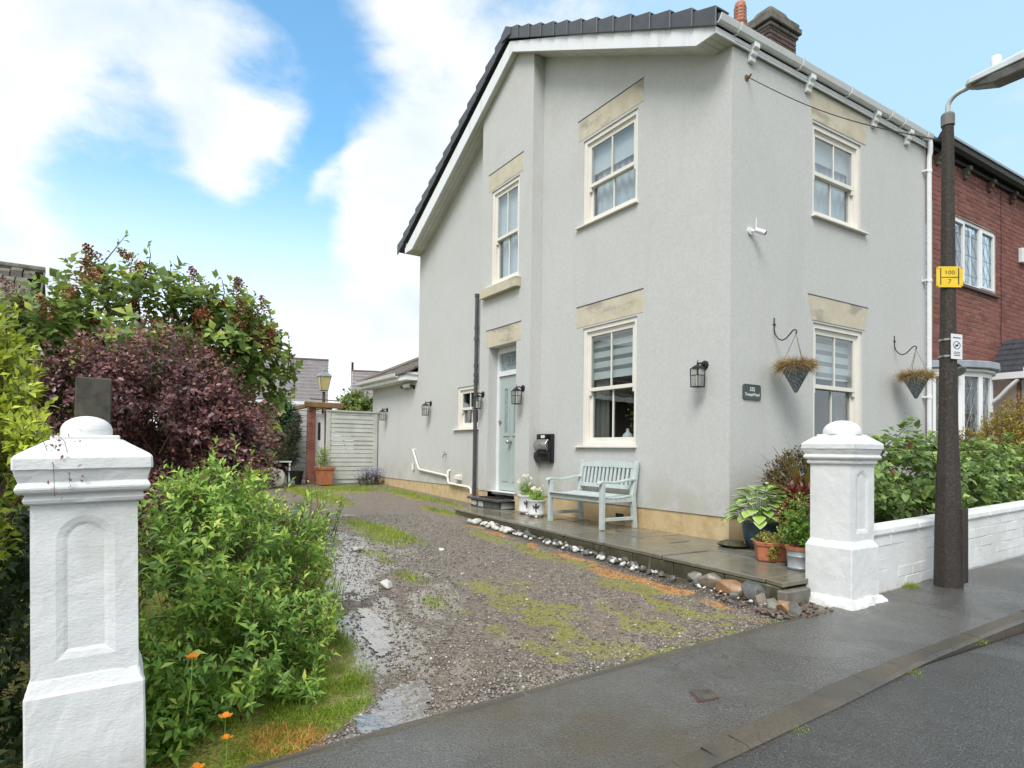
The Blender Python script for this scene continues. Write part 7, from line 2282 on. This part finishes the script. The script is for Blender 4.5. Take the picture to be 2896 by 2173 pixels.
# hydrangeas behind the low wall, the nearer leaves one by one
def hyd_leaf():
    mb = MB(); n = 5
    prof = [(0, .02), (.2, .30), (.42, .36), (.68, .26), (.88, .11), (1, .0)]
    vs = []; 
    for t, w in prof: vs += [(w, t, .10 * w + .03 - .14 * t * t), (0, t, -.0 - .14 * t * t), (-w, t, .10 * w + .03 - .14 * t * t)]
    fs = []
    for i in range(5):
        o = i * 3; fs += [(o, o + 1, o + 4, o + 3), (o + 1, o + 2, o + 5, o + 4)]
    mb._add(vs, fs); return mesh_of('leaf', mb, M['leaf_hydrangea'], recalc=False, smooth_=True)
HL = hyd_leaf()
def hydrangea(label, base, ells, n, seed, npart):
    t, p, d = bush('hydrangea', label, 'bush', base, ells, n, 6, .12, .072, .064, 'leaf_hydrangea', seed, .5, 1.15, 5, .012, 'bark', .60, 'hydrangeas behind the low wall', droop=.2, fold=.1, twigs=40, gap=.36, gfreq=4.5,
                   clip=lambda q: ~((q[:, 0] < 3.0) & (q[:, 2] < .62 - .035 * (q[:, 1] + 5))) & (q[:, 0] < 4.5) & (q[:, 2] > .3))
    rg = np.random.default_rng(seed + 1)
    vis = p[:, 0] * .84 - p[:, 1] * .0 - p[:, 2] * .9 + rg.random(len(p)) * .3
    for i in np.argsort(vis)[:npart]:
        o = link('leaf', HL, t); s = rg.uniform(.07, .105); o.scale = (s, s, s)
        o.location = tuple(p[i] + unit(d[i]) * .02 - np.array(base))
        ax = Vector((-.75 + rg.normal() * .5, rg.normal() * .6 + .2, -.25 + rg.normal() * .3))
        o.rotation_euler = ax.to_track_quat('Y', 'Z').to_euler()
    return t
hydrangea('leafy hydrangea behind the low wall, left of the lamp post', (3.5, -6.5, .2), [E(3.5, -6.55, .84, .55, .62, .55), E(3.3, -6.05, .64, .36, .42, .44), E(3.4, -7.05, 1.02, .5, .5, .5)], 640, 71, 290)
hydrangea('leafy hydrangea behind the low wall, right of the lamp post', (3.6, -7.9, .25), [E(3.5, -7.8, .90, .55, .62, .52), E(3.4, -8.4, .85, .5, .55, .50), E(3.15, -7.7, .75, .3, .5, .3)], 640, 72, 290)
hydrangea('leafy hydrangea at the right edge beneath the bow window', (3.6, -9.2, .3), [E(3.5, -9.1, .95, .55, .6, .48), E(3.5, -9.9, .95, .55, .6, .48)], 480, 73, 190)
for i, (x, y, z, s, lb_) in enumerate([(3.12, -6.55, 1.22, .09, 'fading pink hydrangea flower near the top of the left bush'), (3.0, -6.0, .98, .08, 'small fading hydrangea flower beside the white pillar cap')]):
    o = link('hydrangea_flower', pan[0]); o.location = (x, y, z); o.scale = (s, s, s * .6); o['label'] = lb_; o['category'] = 'flower'
bush('red_heuchera', 'dark red leaved plant between the white pillar and the hydrangea', 'plant', (3.05, -5.35, .2), [E(3.02, -5.3, .45, .10, .12, .16)], 60, 7, .09, .06, .045, 'leaf_red', 74, .6, 1, 2, .005, 'bark_red', .3, twigs=8)
# golden conifers before the bow window
bush('golden_conifer', 'orange green conifer in front of the bow window, right edge', 'bush', (4.0, -11.2, .4), [E(4.05, -11.15, 1.45, .40, .42, .50), E(3.95, -11.75, 1.55, .45, .42, .62), E(4.0, -11.5, 1.0, .5, .6, .5), E(3.9, -12.1, 1.3, .4, .4, .6)], 2400, 10, .12, .04, .016, 'leaf_conifer', 75, .5, .8, 3, .015, 'bark', .5, twigs=60)
bush('wall_shrub', 'straggly dark shrub under the bow window beside the lamp post', 'bush', (4.05, -10.3, .4), [E(4.1, -10.25, 1.25, .30, .42, .35)], 260, 9, .12, .045, .022, 'leaf_conifer', 76, .6, .9, 5, .008, 'bark', .35, twigs=30)
# far plants
bush('dwarf_conifer', 'dark layered dwarf conifer on the left of the brick piers', 'tree', (15.9, -3.6, .3), [E(15.9, -3.65, 1.0, .36, .30, .34), E(15.9, -3.75, 1.5, .28, .24, .30), E(15.9, -3.85, 1.85, .16, .14, .22), E(15.8, -3.4, .8, .3, .25, .24)], 1500, 9, .10, .035, .014, 'leaf_dwarf', 81, .2, 1, 2, .03, 'bark', .6, twigs=20)
bush('garden_hedge', 'dense dark green clipped hedge at the back of the drive', 'hedge', (17.3, -3.6, .3), [E(17.3, -3.7, 1.3, .6, .48, 1.05), E(17.4, -3.75, 2.0, .6, .45, .5), E(17.4, -3.0, 1.3, .6, .5, 1.0)], 2400, 8, .12, .06, .035, 'leaf_hedge', 82, .3, 1, 2, .03, 'bark', .75, twigs=20)
bush('light_shrub', 'light green shrub beside the purple bush near the back hedge', 'bush', (15.2, -2.9, .25), [E(14.8, -2.75, .9, .5, .38, .75), E(15.5, -2.9, 1.6, .5, .35, .5)], 700, 9, .16, .06, .022, 'leaf_green', 83, .6, .9, 3, .012, 'bark', .4, twigs=30)
tr_, _, _ = bush('garden_tree', 'round green tree over the gate, left of the rear wing', 'tree', (24, -8.1, 0), [E(24, -8.1, 2.5, .9, .85, 1.0), E(24, -8.6, 2.4, .7, .6, .8), E(23.8, -7.6, 2.2, .6, .5, .6)], 900, 9, .3, .14, .08, 'leaf_tree', 84, .3, 1, 3, .05, 'bark', .5, twigs=40)
mb = MB(); mb.tube([(24, -8.1, -.2), (24.02, -8.1, 1.0), (24, -8.05, 2.3)], [.12, .10, .06], 8); part('trunk', mb, M['bark'], tr_)
lv, lvp, lvd = bush('lavender', 'purple flowering lavender at the foot of the gate', 'plant', (15.1, -5.45, .28), [E(15.1, -5.45, .38, .25, .38, .20)], 320, 8, .12, .05, .010, 'leaf_dwarf', 85, .9, .6, 0, .01, 'bark', .3, twigs=0)
rg = np.random.default_rng(4); n = 500
v, f = leaf_arrays(np.stack([rg.normal(15.05, .10, n), rg.normal(-5.45, .19, n), .45 + rg.random(n) * .22], 1), rand_dirs(n, rg, .8), rand_dirs(n, rg), .035, .018)
o = link('flower_spike', mesh_np('flower_spike', v, f, M['petal_purple'], (15.1, -5.45, .28)), lv); o['kind'] = 'stuff'
bush('potted_fern', 'yellow green fern growing in the square terracotta planter', 'plant', (15.25, -4.36, .66), [E(15.25, -4.30, .95, .16, .2, .3)], 90, 10, .25, .06, .016, 'leaf_green', 86, .9, .8, 0, .005, 'bark', .2, twigs=0)

# pots on the patio and their plants
def round_pot(name, label, c, prof, mat, rim=None, n=24, group=None, base=None):
    t = thing(name, label, 'plant pot', c, 0, group)
    mb = MB(); mb.lathe(prof, c, n); part('pot_body', mb, M[mat], t, smooth_=45)
    if rim: 
        mb = MB(); mb.lathe(rim[0], c, n); part('pot_rim', mb, M[rim[1]], t, smooth_=45)
    r_top, z_top = prof[-1]
    mb = MB(); mb.lathe([(r_top - .005, z_top - .035), (.01, z_top - .03)], c, n); part('potting_soil', mb, M['soil'], t)
    return t
def fleur(parent, c, R_, az, z, s):
    """three-petal emblem laid on the pot"""
    def P(u, v, d): a = az + u / R_; return (c[0] + (R_ + d) * math.cos(a), c[1] + (R_ + d) * math.sin(a), c[2] + z + v)
    mb = MB()
    def lens(cx, cy, w, h, ang):
        pts = []
        for k in range(12):
            t = 2 * math.pi * k / 12; x, y = w * math.cos(t), h * math.sin(t) * (1 if True else 1)
            pts.append((cx + x * math.cos(ang) - y * math.sin(ang), cy + x * math.sin(ang) + y * math.cos(ang)))
        mb.prism(pts, P, .001, .004)
    lens(0, .35 * s, .16 * s, .45 * s, 0); lens(-.36 * s, .18 * s, .12 * s, .34 * s, .75); lens(.36 * s, .18 * s, .12 * s, .34 * s, -.75)
    mb.prism([(-.42 * s, -.12 * s), (.42 * s, -.12 * s), (.42 * s, -.02 * s), (-.42 * s, -.02 * s)], P, .001, .0045); lens(0, -.42 * s, .10 * s, .32 * s, 0)
    part('fleur_emblem', mb, M['iron'], parent)
for i, (cx, cy, lb_) in enumerate(((8.08, -5.42, 'white glazed pot with a dark fleur emblem, nearer the front door'), (7.66, -5.30, 'white glazed pot with a dark fleur emblem, nearer the bench'))):
    c = (cx, cy, PT + .035); R_ = .155 if i == 0 else .145; hh = .26 if i == 0 else .22
    t = round_pot('flower_pot', lb_, c, [(R_ * .78, 0), (R_ * .84, .01), (R_ * .85, .03), (R_ * .82, .04), (R_ * .92, hh * .85), (R_ * .98, hh * .9), (R_ * 1.02, hh * .93), (R_ * 1.02, hh), (R_ * .93, hh)], 'pot_white', None, 26, 'white fleur pots')
    fleur(t, c, R_ * .90, math.radians(142), hh * .52, .085)
    for k in range(3):
        a = 2 * math.pi * k / 3 + .4; mb = MB(); mb.blob((c[0] + R_ * .72 * math.cos(a), c[1] + R_ * .72 * math.sin(a), PT + .018), (.03, .022, .02), k, .1, 1); part('pot_foot', mb, M['pot_white'], t)
def daisies(label, c, ell, n, nf, seed, fz):
    t, p, d = bush('daisy_plant', label, 'plant', c, [ell], n, 9, .10, .035, .010, 'leaf_green', seed, .6, .9, 0, .004, 'bark', .2, twigs=0)
    rg = np.random.default_rng(seed)
    fs_ = []
    for k in range(nf):
        q = np.array([ell[0][0] + rg.normal() * ell[1][0] * .55, ell[0][1] + rg.normal() * ell[1][1] * .55 + .03, rg.uniform(*fz)])
        mb = MB(); s = rg.uniform(.014, .024)
        nrm = Vector((-.6 + rg.normal() * .4, .5 + rg.normal() * .4, .6)).normalized(); e1 = nrm.orthogonal().normalized(); e2 = nrm.cross(e1)
        Q = Vector(q)
        for m in range(7):
            a = 2 * math.pi * m / 7; u = e1 * math.cos(a) + e2 * math.sin(a); w = e1 * -math.sin(a) + e2 * math.cos(a)
            mb._add([Q, Q + u * s * .7 + w * s * .35, Q + u * s * 1.15 + nrm * .002, Q + u * s * .7 - w * s * .35], [(0, 1, 2, 3)], 0)
        mb.blob(tuple(Q + nrm * .003), (s * .35,) * 3, 1, 0, 1, 1, 1)
        mb.tube([tuple(Q), tuple(Q * .5 + Vector((*ell[0][:2], q[2] - .12)) * .5), (ell[0][0], ell[0][1], ell[0][2])], .0018, 3, 2)
        o = link('daisy', mesh_of('daisy', mb, [M['petal_white'], M['sign_yellow'], M['leaf_green']], base_of(t), recalc=False), t)
daisies('white daisies in the pot nearer the front door', (8.08, -5.42, .47), E(8.06, -5.42, .57, .16, .16, .14), 130, 17, 91, (.50, .83))
daisies('white and yellow daisies in the pot nearer the bench', (7.66, -5.30, .42), E(7.64, -5.30, .50, .16, .15, .11), 130, 14, 92, (.46, .66))

HP = (4.14, -5.66, PT)
round_pot('glazed_pot', 'dark blue glazed pot at the house corner holding the hosta', HP, [(.10, 0), (.12, .01), (.165, .12), (.18, .22), (.175, .25), (.185, .27), (.17, .275)], 'blue_glaze', None, 26)
hs = thing('hosta', 'variegated hosta with cream edged leaves in the blue pot', 'plant', (4.12, -5.64, .44))
def hosta_leaf(s):
    """green blade with a cream margin, one mesh in two materials"""
    mb = MB(); rg = random.Random(s)
    st = [(0, .03), (.12, .22), (.30, .36), (.5, .40), (.70, .31), (.87, .15), (1, .0)]
    rows = []
    for t, w in st:
        z = .06 * math.sin(t * 3) - .30 * t * t
        rows.append([(-w, t, z + .10 * w), (-w * .84, t, z + .05), (0, t, z - .05), (w * .84, t, z + .05), (w, t, z + .10 * w)])
    vs = [p for r in rows for p in r]; 
    n0 = len(mb.v)
    mb.v += vs
    for i in range(len(rows) - 1):
        for k in range(4):
            mb.f.append((i * 5 + k, i * 5 + k + 1, i * 5 + 6 + k, i * 5 + 5 + k)); mb.m.append(1 if k in (0, 3) else 0)
    return mesh_of('leaf', mb, [M['leaf_hosta'], M['leaf_margin']], recalc=False, smooth_=True)
hl = [hosta_leaf(k) for k in range(2)]
rg = random.Random(6)
mbs = MB()
for k in range(84):
    tier = k / 84
    az = k * 2.399 + rg.uniform(-.2, .2)
    el = .02 + .95 * tier + rg.uniform(-.1, .1)
    R_ = .42 * (1 - .66 * tier)
    d = Vector((math.cos(az), math.sin(az), 0))
    p = Vector((4.12, -5.64, .46)) + d * R_ * .62 + Vector((0, 0, .03 + .31 * tier + rg.uniform(-.015, .015)))
    o = link('leaf', hl[k % 2], hs); s = rg.uniform(.12, .165) * (1 - .12 * tier); o.scale = (s, s, s)
    o.location = p - Vector(base_of(hs))
    ax = d * math.cos(el * .55) + Vector((0, 0, math.sin(el * .75) - .22))
    o.rotation_euler = ax.to_track_quat('Y', 'Z').to_euler()
    if k % 2 == 0: mbs.tube([(4.12, -5.64, .43), tuple(p)], .004, 4)
for q in ((3.98, -5.55, .86), (3.86, -5.62, .83)):
    mbs.tube([(4.1, -5.64, .5), (q[0] + .03, q[1], q[2] - .1), q], .0035, 4)
o = part('leaf_stalks', mbs, M['leaf_hosta'], hs); o['kind'] = 'stuff'
for q in ((3.98, -5.55, .86), (3.86, -5.62, .83)):
    mb = MB(); mb.blob(q, (.014, .03, .018), 2, .1, 1); part('flower_bud', mb, M['petal_white'], hs)
tc_ = (3.64, -5.13, PT)
tp2 = thing('terracotta_pot', 'six-sided terracotta pot on the patio beside the white pillar', 'plant pot', tc_)
mb = MB(); mb.lathe([(.125, 0), (.135, .005), (.15, .13), (.15, .135)], tc_, 6, rot=.3); part('pot_body', mb, M['terracotta'], tp2, bevel=.008)
mb = MB(); mb.lathe([(.16, .135), (.165, .175), (.14, .175), (.135, .15)], tc_, 6, rot=.3); part('pot_rim', mb, M['terracotta'], tp2, bevel=.006)
bush('sedum', 'yellow sedum spilling over the six-sided terracotta pot', 'plant', (3.64, -5.13, .34), [E(3.64, -5.13, .38, .15, .14, .075), E(3.55, -5.04, .30, .06, .06, .10)], 330, 8, .05, .018, .012, 'leaf_sedum', 95, .5, 1, 0, .003, 'bark', .3, twigs=0)
mc_ = (3.24, -4.97, PT)
round_pot('zinc_bucket', 'galvanised bucket with a terracotta liner behind the white pillar', mc_, [(.095, 0), (.10, .005), (.102, .02), (.098, .025), (.104, .11), (.108, .115), (.104, .12), (.108, .17)], 'zinc', ([(.118, .165), (.122, .195), (.105, .195), (.10, .17)], 'terracotta'), 24)
bush('ferny_plant', 'soft green leafy plant growing in the zinc bucket', 'plant', (3.24, -4.97, .36), [E(3.30, -5.02, .62, .18, .17, .20), E(3.34, -5.08, .46, .17, .16, .13), E(3.2, -4.98, .48, .1, .1, .12)], 300, 10, .11, .030, .016, 'leaf_green', 96, .5, 1, 4, .004, 'bark', .3, twigs=20)
bush('bronze_shrub', 'rounded bronze and green clipped shrub behind the hosta', 'bush', (4.1, -6.33, .3), [E(4.1, -6.33, .84, .36, .40, .37)], 1500, 9, .07, .026, .017, 'leaf_brown', 97, .4, 1, 3, .012, 'bark', .82, twigs=25)
bp2 = MB(); bp2.lathe([(.15, .18), (.18, .42), (.19, .45), (.17, .45)], (4.1, -6.33, 0), 20); solo('shrub_pot', bp2, M['blue_glaze'], 'dark pot under the rounded bronze shrub', 'plant pot', smooth_=40)
bush('red_leaved_plant', 'small red leaved plant between the hosta and the white pillar', 'plant', (3.62, -5.6, .2), [E(3.60, -5.52, .74, .14, .12, .15), E(3.66, -5.45, .60, .12, .1, .12)], 130, 7, .10, .06, .03, 'leaf_red', 98, .6, 1, 3, .005, 'bark_red', .3, twigs=10, gap=.3)
ph = thing('phormium', 'spiky strap leaved plant with bronze blades beside the pillar', 'plant', (3.70, -5.78, .5))
rg = random.Random(12)
for k in range(17):
    az = rg.uniform(.4, 2.6); L_ = rg.uniform(.50, .80); el = rg.uniform(.55, 1.35)
    d = Vector((math.cos(az) * math.cos(el), math.sin(az) * math.cos(el), math.sin(el))); s = d.cross(Vector((0, 0, 1))).normalized()
    mb = MB(); b = Vector((3.66, -5.70, .70)); vs = []
    for t, w in ((0, .012), (.3, .018), (.6, .016), (.85, .009), (1, .001)):
        q = b + d * L_ * t + Vector((0, 0, -.35 * L_ * t * t * math.cos(el))); vs += [tuple(q - s * w), tuple(q + Vector((0, 0, -w * .4))), tuple(q + s * w)]
    mb._add(vs, [f for i in range(4) for f in ((i * 3, i * 3 + 1, i * 3 + 4, i * 3 + 3), (i * 3 + 1, i * 3 + 2, i * 3 + 5, i * 3 + 4))])
    part('blade', mb, M['leaf_strap'], ph, recalc=False)
mb = MB(); mb.blob((4.33, -5.50, PT + .03), (.17, .13, .045), 5, .4, 2); solo('mossy_mat', mb, M['riser'], 'flattened dark mossy sack lying by the blue pot', 'sack', smooth_=40)

# orange poppies by the near pillar
def poppy(label, x, y, z, s=.026):
    t = thing('poppy', label, 'flower', (x, y, z - .2), 0, 'orange poppies in the verge')
    mb = MB(); mb.tube([(x + .02, y + .01, z - .22), (x + .005, y, z - .08), (x, y, z)], .0018, 4); part('stalk', mb, M['leaf_green'], t)
    rg = random.Random(int((x + y) * 1e4))
    for m in range(4):
        a = m * 1.57 + rg.uniform(-.3, .3); u = Vector((math.cos(a), math.sin(a), .55)).normalized(); w = Vector((-math.sin(a), math.cos(a), 0)); Q = Vector((x, y, z))
        mb = MB(); mb._add([tuple(Q), tuple(Q + u * s * .7 + w * s * .6), tuple(Q + u * s * 1.15 + w * s * .25), tuple(Q + u * s * 1.15 - w * s * .25), tuple(Q + u * s * .7 - w * s * .6)], [(0, 1, 2, 3, 4)])
        part('petal', mb, M['petal_orange'], t, recalc=False)
poppy('orange poppy in the shrub, highest of the five', 2.72, -.285, .335)
poppy('orange poppy above the grass verge, right one of the lower pair', 2.70, -.405, .09)
poppy('orange poppy just below the right one of the lower pair', 2.68, -.41, .015, .022)
poppy('lowest orange poppy near the foot of the picture', 2.66, -.305, -.065)
poppy('small orange poppy touching the pillar edge', 2.95, -.165, .30, .018)

# grass: verge, tufts, moss, dead strip (too many blades to count)
def scatter_blades(name, dens_fn, xr, yr, n, L, W, mat, seed, zf=None, up=1.3, bend=.4):
    rg = np.random.default_rng(seed)
    x = rg.uniform(*xr, n); y = rg.uniform(*yr, n)
    k = dens_fn(x, y); m = rg.random(n) < k
    x, y, k = x[m], y[m], k[m]
    z = (zf or drive_z)(x, y)
    b = np.stack([x, y, z - .004], 1)
    d = rg.normal(size=(len(x), 3)) * .55; d[:, 2] = up
    v, f = blades(b, d, L * rg.uniform(.5, 1.2, len(x)) * (.55 + .6 * k), W, rg, bend)
    o = link(name, mesh_np(name, v, f, M[mat])); o['kind'] = 'stuff'
    return o
def verge_d(x, y): return np.clip((y - verge_y(x) + .06) / .12, 0, 1) * np.clip((2.75 - x) / .0 if False else 1, 0, 1) * np.clip((fbm(x * 7, y * 7) - .22) * 2.2, .12, 1.1) * (1 - .75 * ell(x, y, 2.95, -.30, .30, .16))
scatter_blades('verge_grass', verge_d, (2.68, 4.2), (-1.5, -.2), 60000, .042, .0030, 'grass', 1, bend=.6)
scatter_blades('verge_grass', verge_d, (4.2, 9.5), (-2.6, -.8), 26000, .07, .005, 'grass', 2)
scatter_blades('dead_grass', lambda x, y: .8 * ell(x, y, 2.86, -.66, .15, .18), (2.68, 3.1), (-.95, -.4), 4200, .05, .0028, 'dead_blade', 3)
def tuft_d(x, y):
    k = np.zeros(np.shape(x))
    for cx, cy, rx, ry, a in ((8.1, -3.05, 1.3, .26, 1), (7.3, -2.85, .5, .22, .8), (6.3, -2.36, .6, .10, .5), (5.25, -2.3, .26, .11, 1), (4.5, -2.16, .18, .10, .9), (9.8, -4.78, .7, .16, .8), (12.2, -5.38, 2.2, .20, .9), (14.4, -4.7, .9, .8, .8), (13.2, -3.6, 2.2, .35, .9), (3.02, -.95, .1, .1, 0)):
        k = np.maximum(k, a * ell(x, y, cx, cy, rx, ry, 1.4))
    return k * (.2 + 1.1 * fbm(x * 6, y * 9))
scatter_blades('grass_tufts', tuft_d, (4.2, 16.2), (-5.75, -2.0), 110000, .075, .0055, 'grass', 4)
scatter_blades('moss', lambda x, y: np.clip(zone_moss(x, y) - .30, 0, 1) ** 1.2 * (.25 + 1.5 * (fbm(x * 13, y * 15, 3) > .52)) * (y < verge_y(x)), (2.7, 8), (-4.3, -1.2), 90000, .018, .0035, 'moss_blade', 5, up=.9)
scatter_blades('dead_growth', lambda x, y: np.clip(zone_dead(x, y) - .12, 0, 1), (2.7, 8.2), (-4.6, -3.75), 42000, .030, .0035, 'dead_blade', 6, up=.7, bend=.7)
scatter_blades('edge_weeds', lambda x, y: (fbm(x * 3, y * 6) > .58) * .8, (2.70, 2.80), (-4.2, -1.4), 1600, .035, .003, 'grass', 7)
scatter_blades('edge_weeds', lambda x, y: np.clip(1.2 - np.hypot((x - 2.70), (y + 5.70) / 1.0) / .07, 0, 1), (2.6, 2.80), (-5.8, -5.6), 900, .075, .004, 'grass', 8, zf=lambda x, y: -.035 * (y + 4.5))
for q in ((1.77, -3.75), (1.79, -4.62), (1.71, -2.62)):
    scatter_blades('edge_weeds', lambda x, y, q=q: np.clip(1.2 - np.hypot((x - q[0]) / .5, y - q[1]) / .09, 0, 1), (q[0] - .05, q[0] + .05), (q[1] - .15, q[1] + .15), 260, .022, .003, 'grass', 9, zf=lambda x, y: -.035 * (y + 4.5) - .01)
# loose crushed stone on the drive
rg = np.random.default_rng(14)
n = 26000
x = 2.72 + (rg.random(n) ** 1.8) * 7.0; y = rg.uniform(-4.3, -.8, n)
m = (y < verge_y(x) - .02) & (rg.random(n) > .55 * zone_moss(x, y))
x, y = x[m], y[m]; n = len(x)
s = rg.gamma(2.2, .0022, n) + .003
s = np.minimum(s, .015)
o8 = np.array([[1, 0, 0], [-1, 0, 0], [0, 1, 0], [0, -1, 0], [0, 0, 1], [0, 0, -1]], float)
tri = np.array([[0, 2, 4], [2, 1, 4], [1, 3, 4], [3, 0, 4], [2, 0, 5], [1, 2, 5], [3, 1, 5], [0, 3, 5]])
v = o8[None] * (1 + rg.normal(size=(n, 6, 3)) * .12) * s[:, None, None]
v[:, :, 2] *= .6
a = rg.random(n) * 6.28; ca, sa = np.cos(a)[:, None], np.sin(a)[:, None]
vx = v[:, :, 0] * ca - v[:, :, 1] * sa + rg.normal(size=(n, 6)) * .15 * s[:, None]; vy = v[:, :, 0] * sa + v[:, :, 1] * ca
v = np.stack([vx + x[:, None], vy + y[:, None], v[:, :, 2] + (drive_z(x, y) + s * .25)[:, None]], -1)
f = (np.arange(n)[:, None, None] * 6 + tri[None]).reshape(-1, 3)
o = link('gravel', mesh_np('gravel', v.reshape(-1, 3), f, M['chip'])); o['kind'] = 'stuff'
# fallen petals and leaves, utility cover
uc = thing('utility_cover', 'small square rusty utility cover set in the pavement', 'utility cover', (2.17, -2.54, -.075))
mb = MB(); q = [(2.245, -2.51), (2.205, -2.62), (2.105, -2.57), (2.13, -2.45)]
mb.prism(q, lambda u, w, d: (u, w, d + float(pav_z(0, w)) + .012 * (u - 1.9) / .8), -.03, .004); part('cover_frame', mb, M['bark_red'], uc)
c = (sum(p[0] for p in q) / 4, sum(p[1] for p in q) / 4)
mb = MB(); mb.prism([(c[0] + (a - c[0]) * .84, c[1] + (b - c[1]) * .84) for a, b in q], lambda u, w, d: (u, w, d + float(pav_z(0, w)) + .012 * (u - 1.9) / .8), .002, .007); part('cover_lid', mb, M['fence_conc'], uc)
for k in range(4):
    mb = MB(); t0 = -.6 + .4 * k
    P = lambda s_, t_: (c[0] + ((q[0][0] - q[3][0]) * s_ + (q[1][0] - q[0][0]) * t_) * .36, c[1] + ((q[0][1] - q[3][1]) * s_ + (q[1][1] - q[0][1]) * t_) * .36)
    mb.prism([P(-.9, t0), P(.9, t0), P(.9, t0 + .14), P(-.9, t0 + .14)], lambda u, w, d: (u, w, d + float(pav_z(0, w)) + .012 * (u - 1.9) / .8), .0071, .0095); part('cover_rib', mb, M['fence_conc'], uc)
#TAIL#
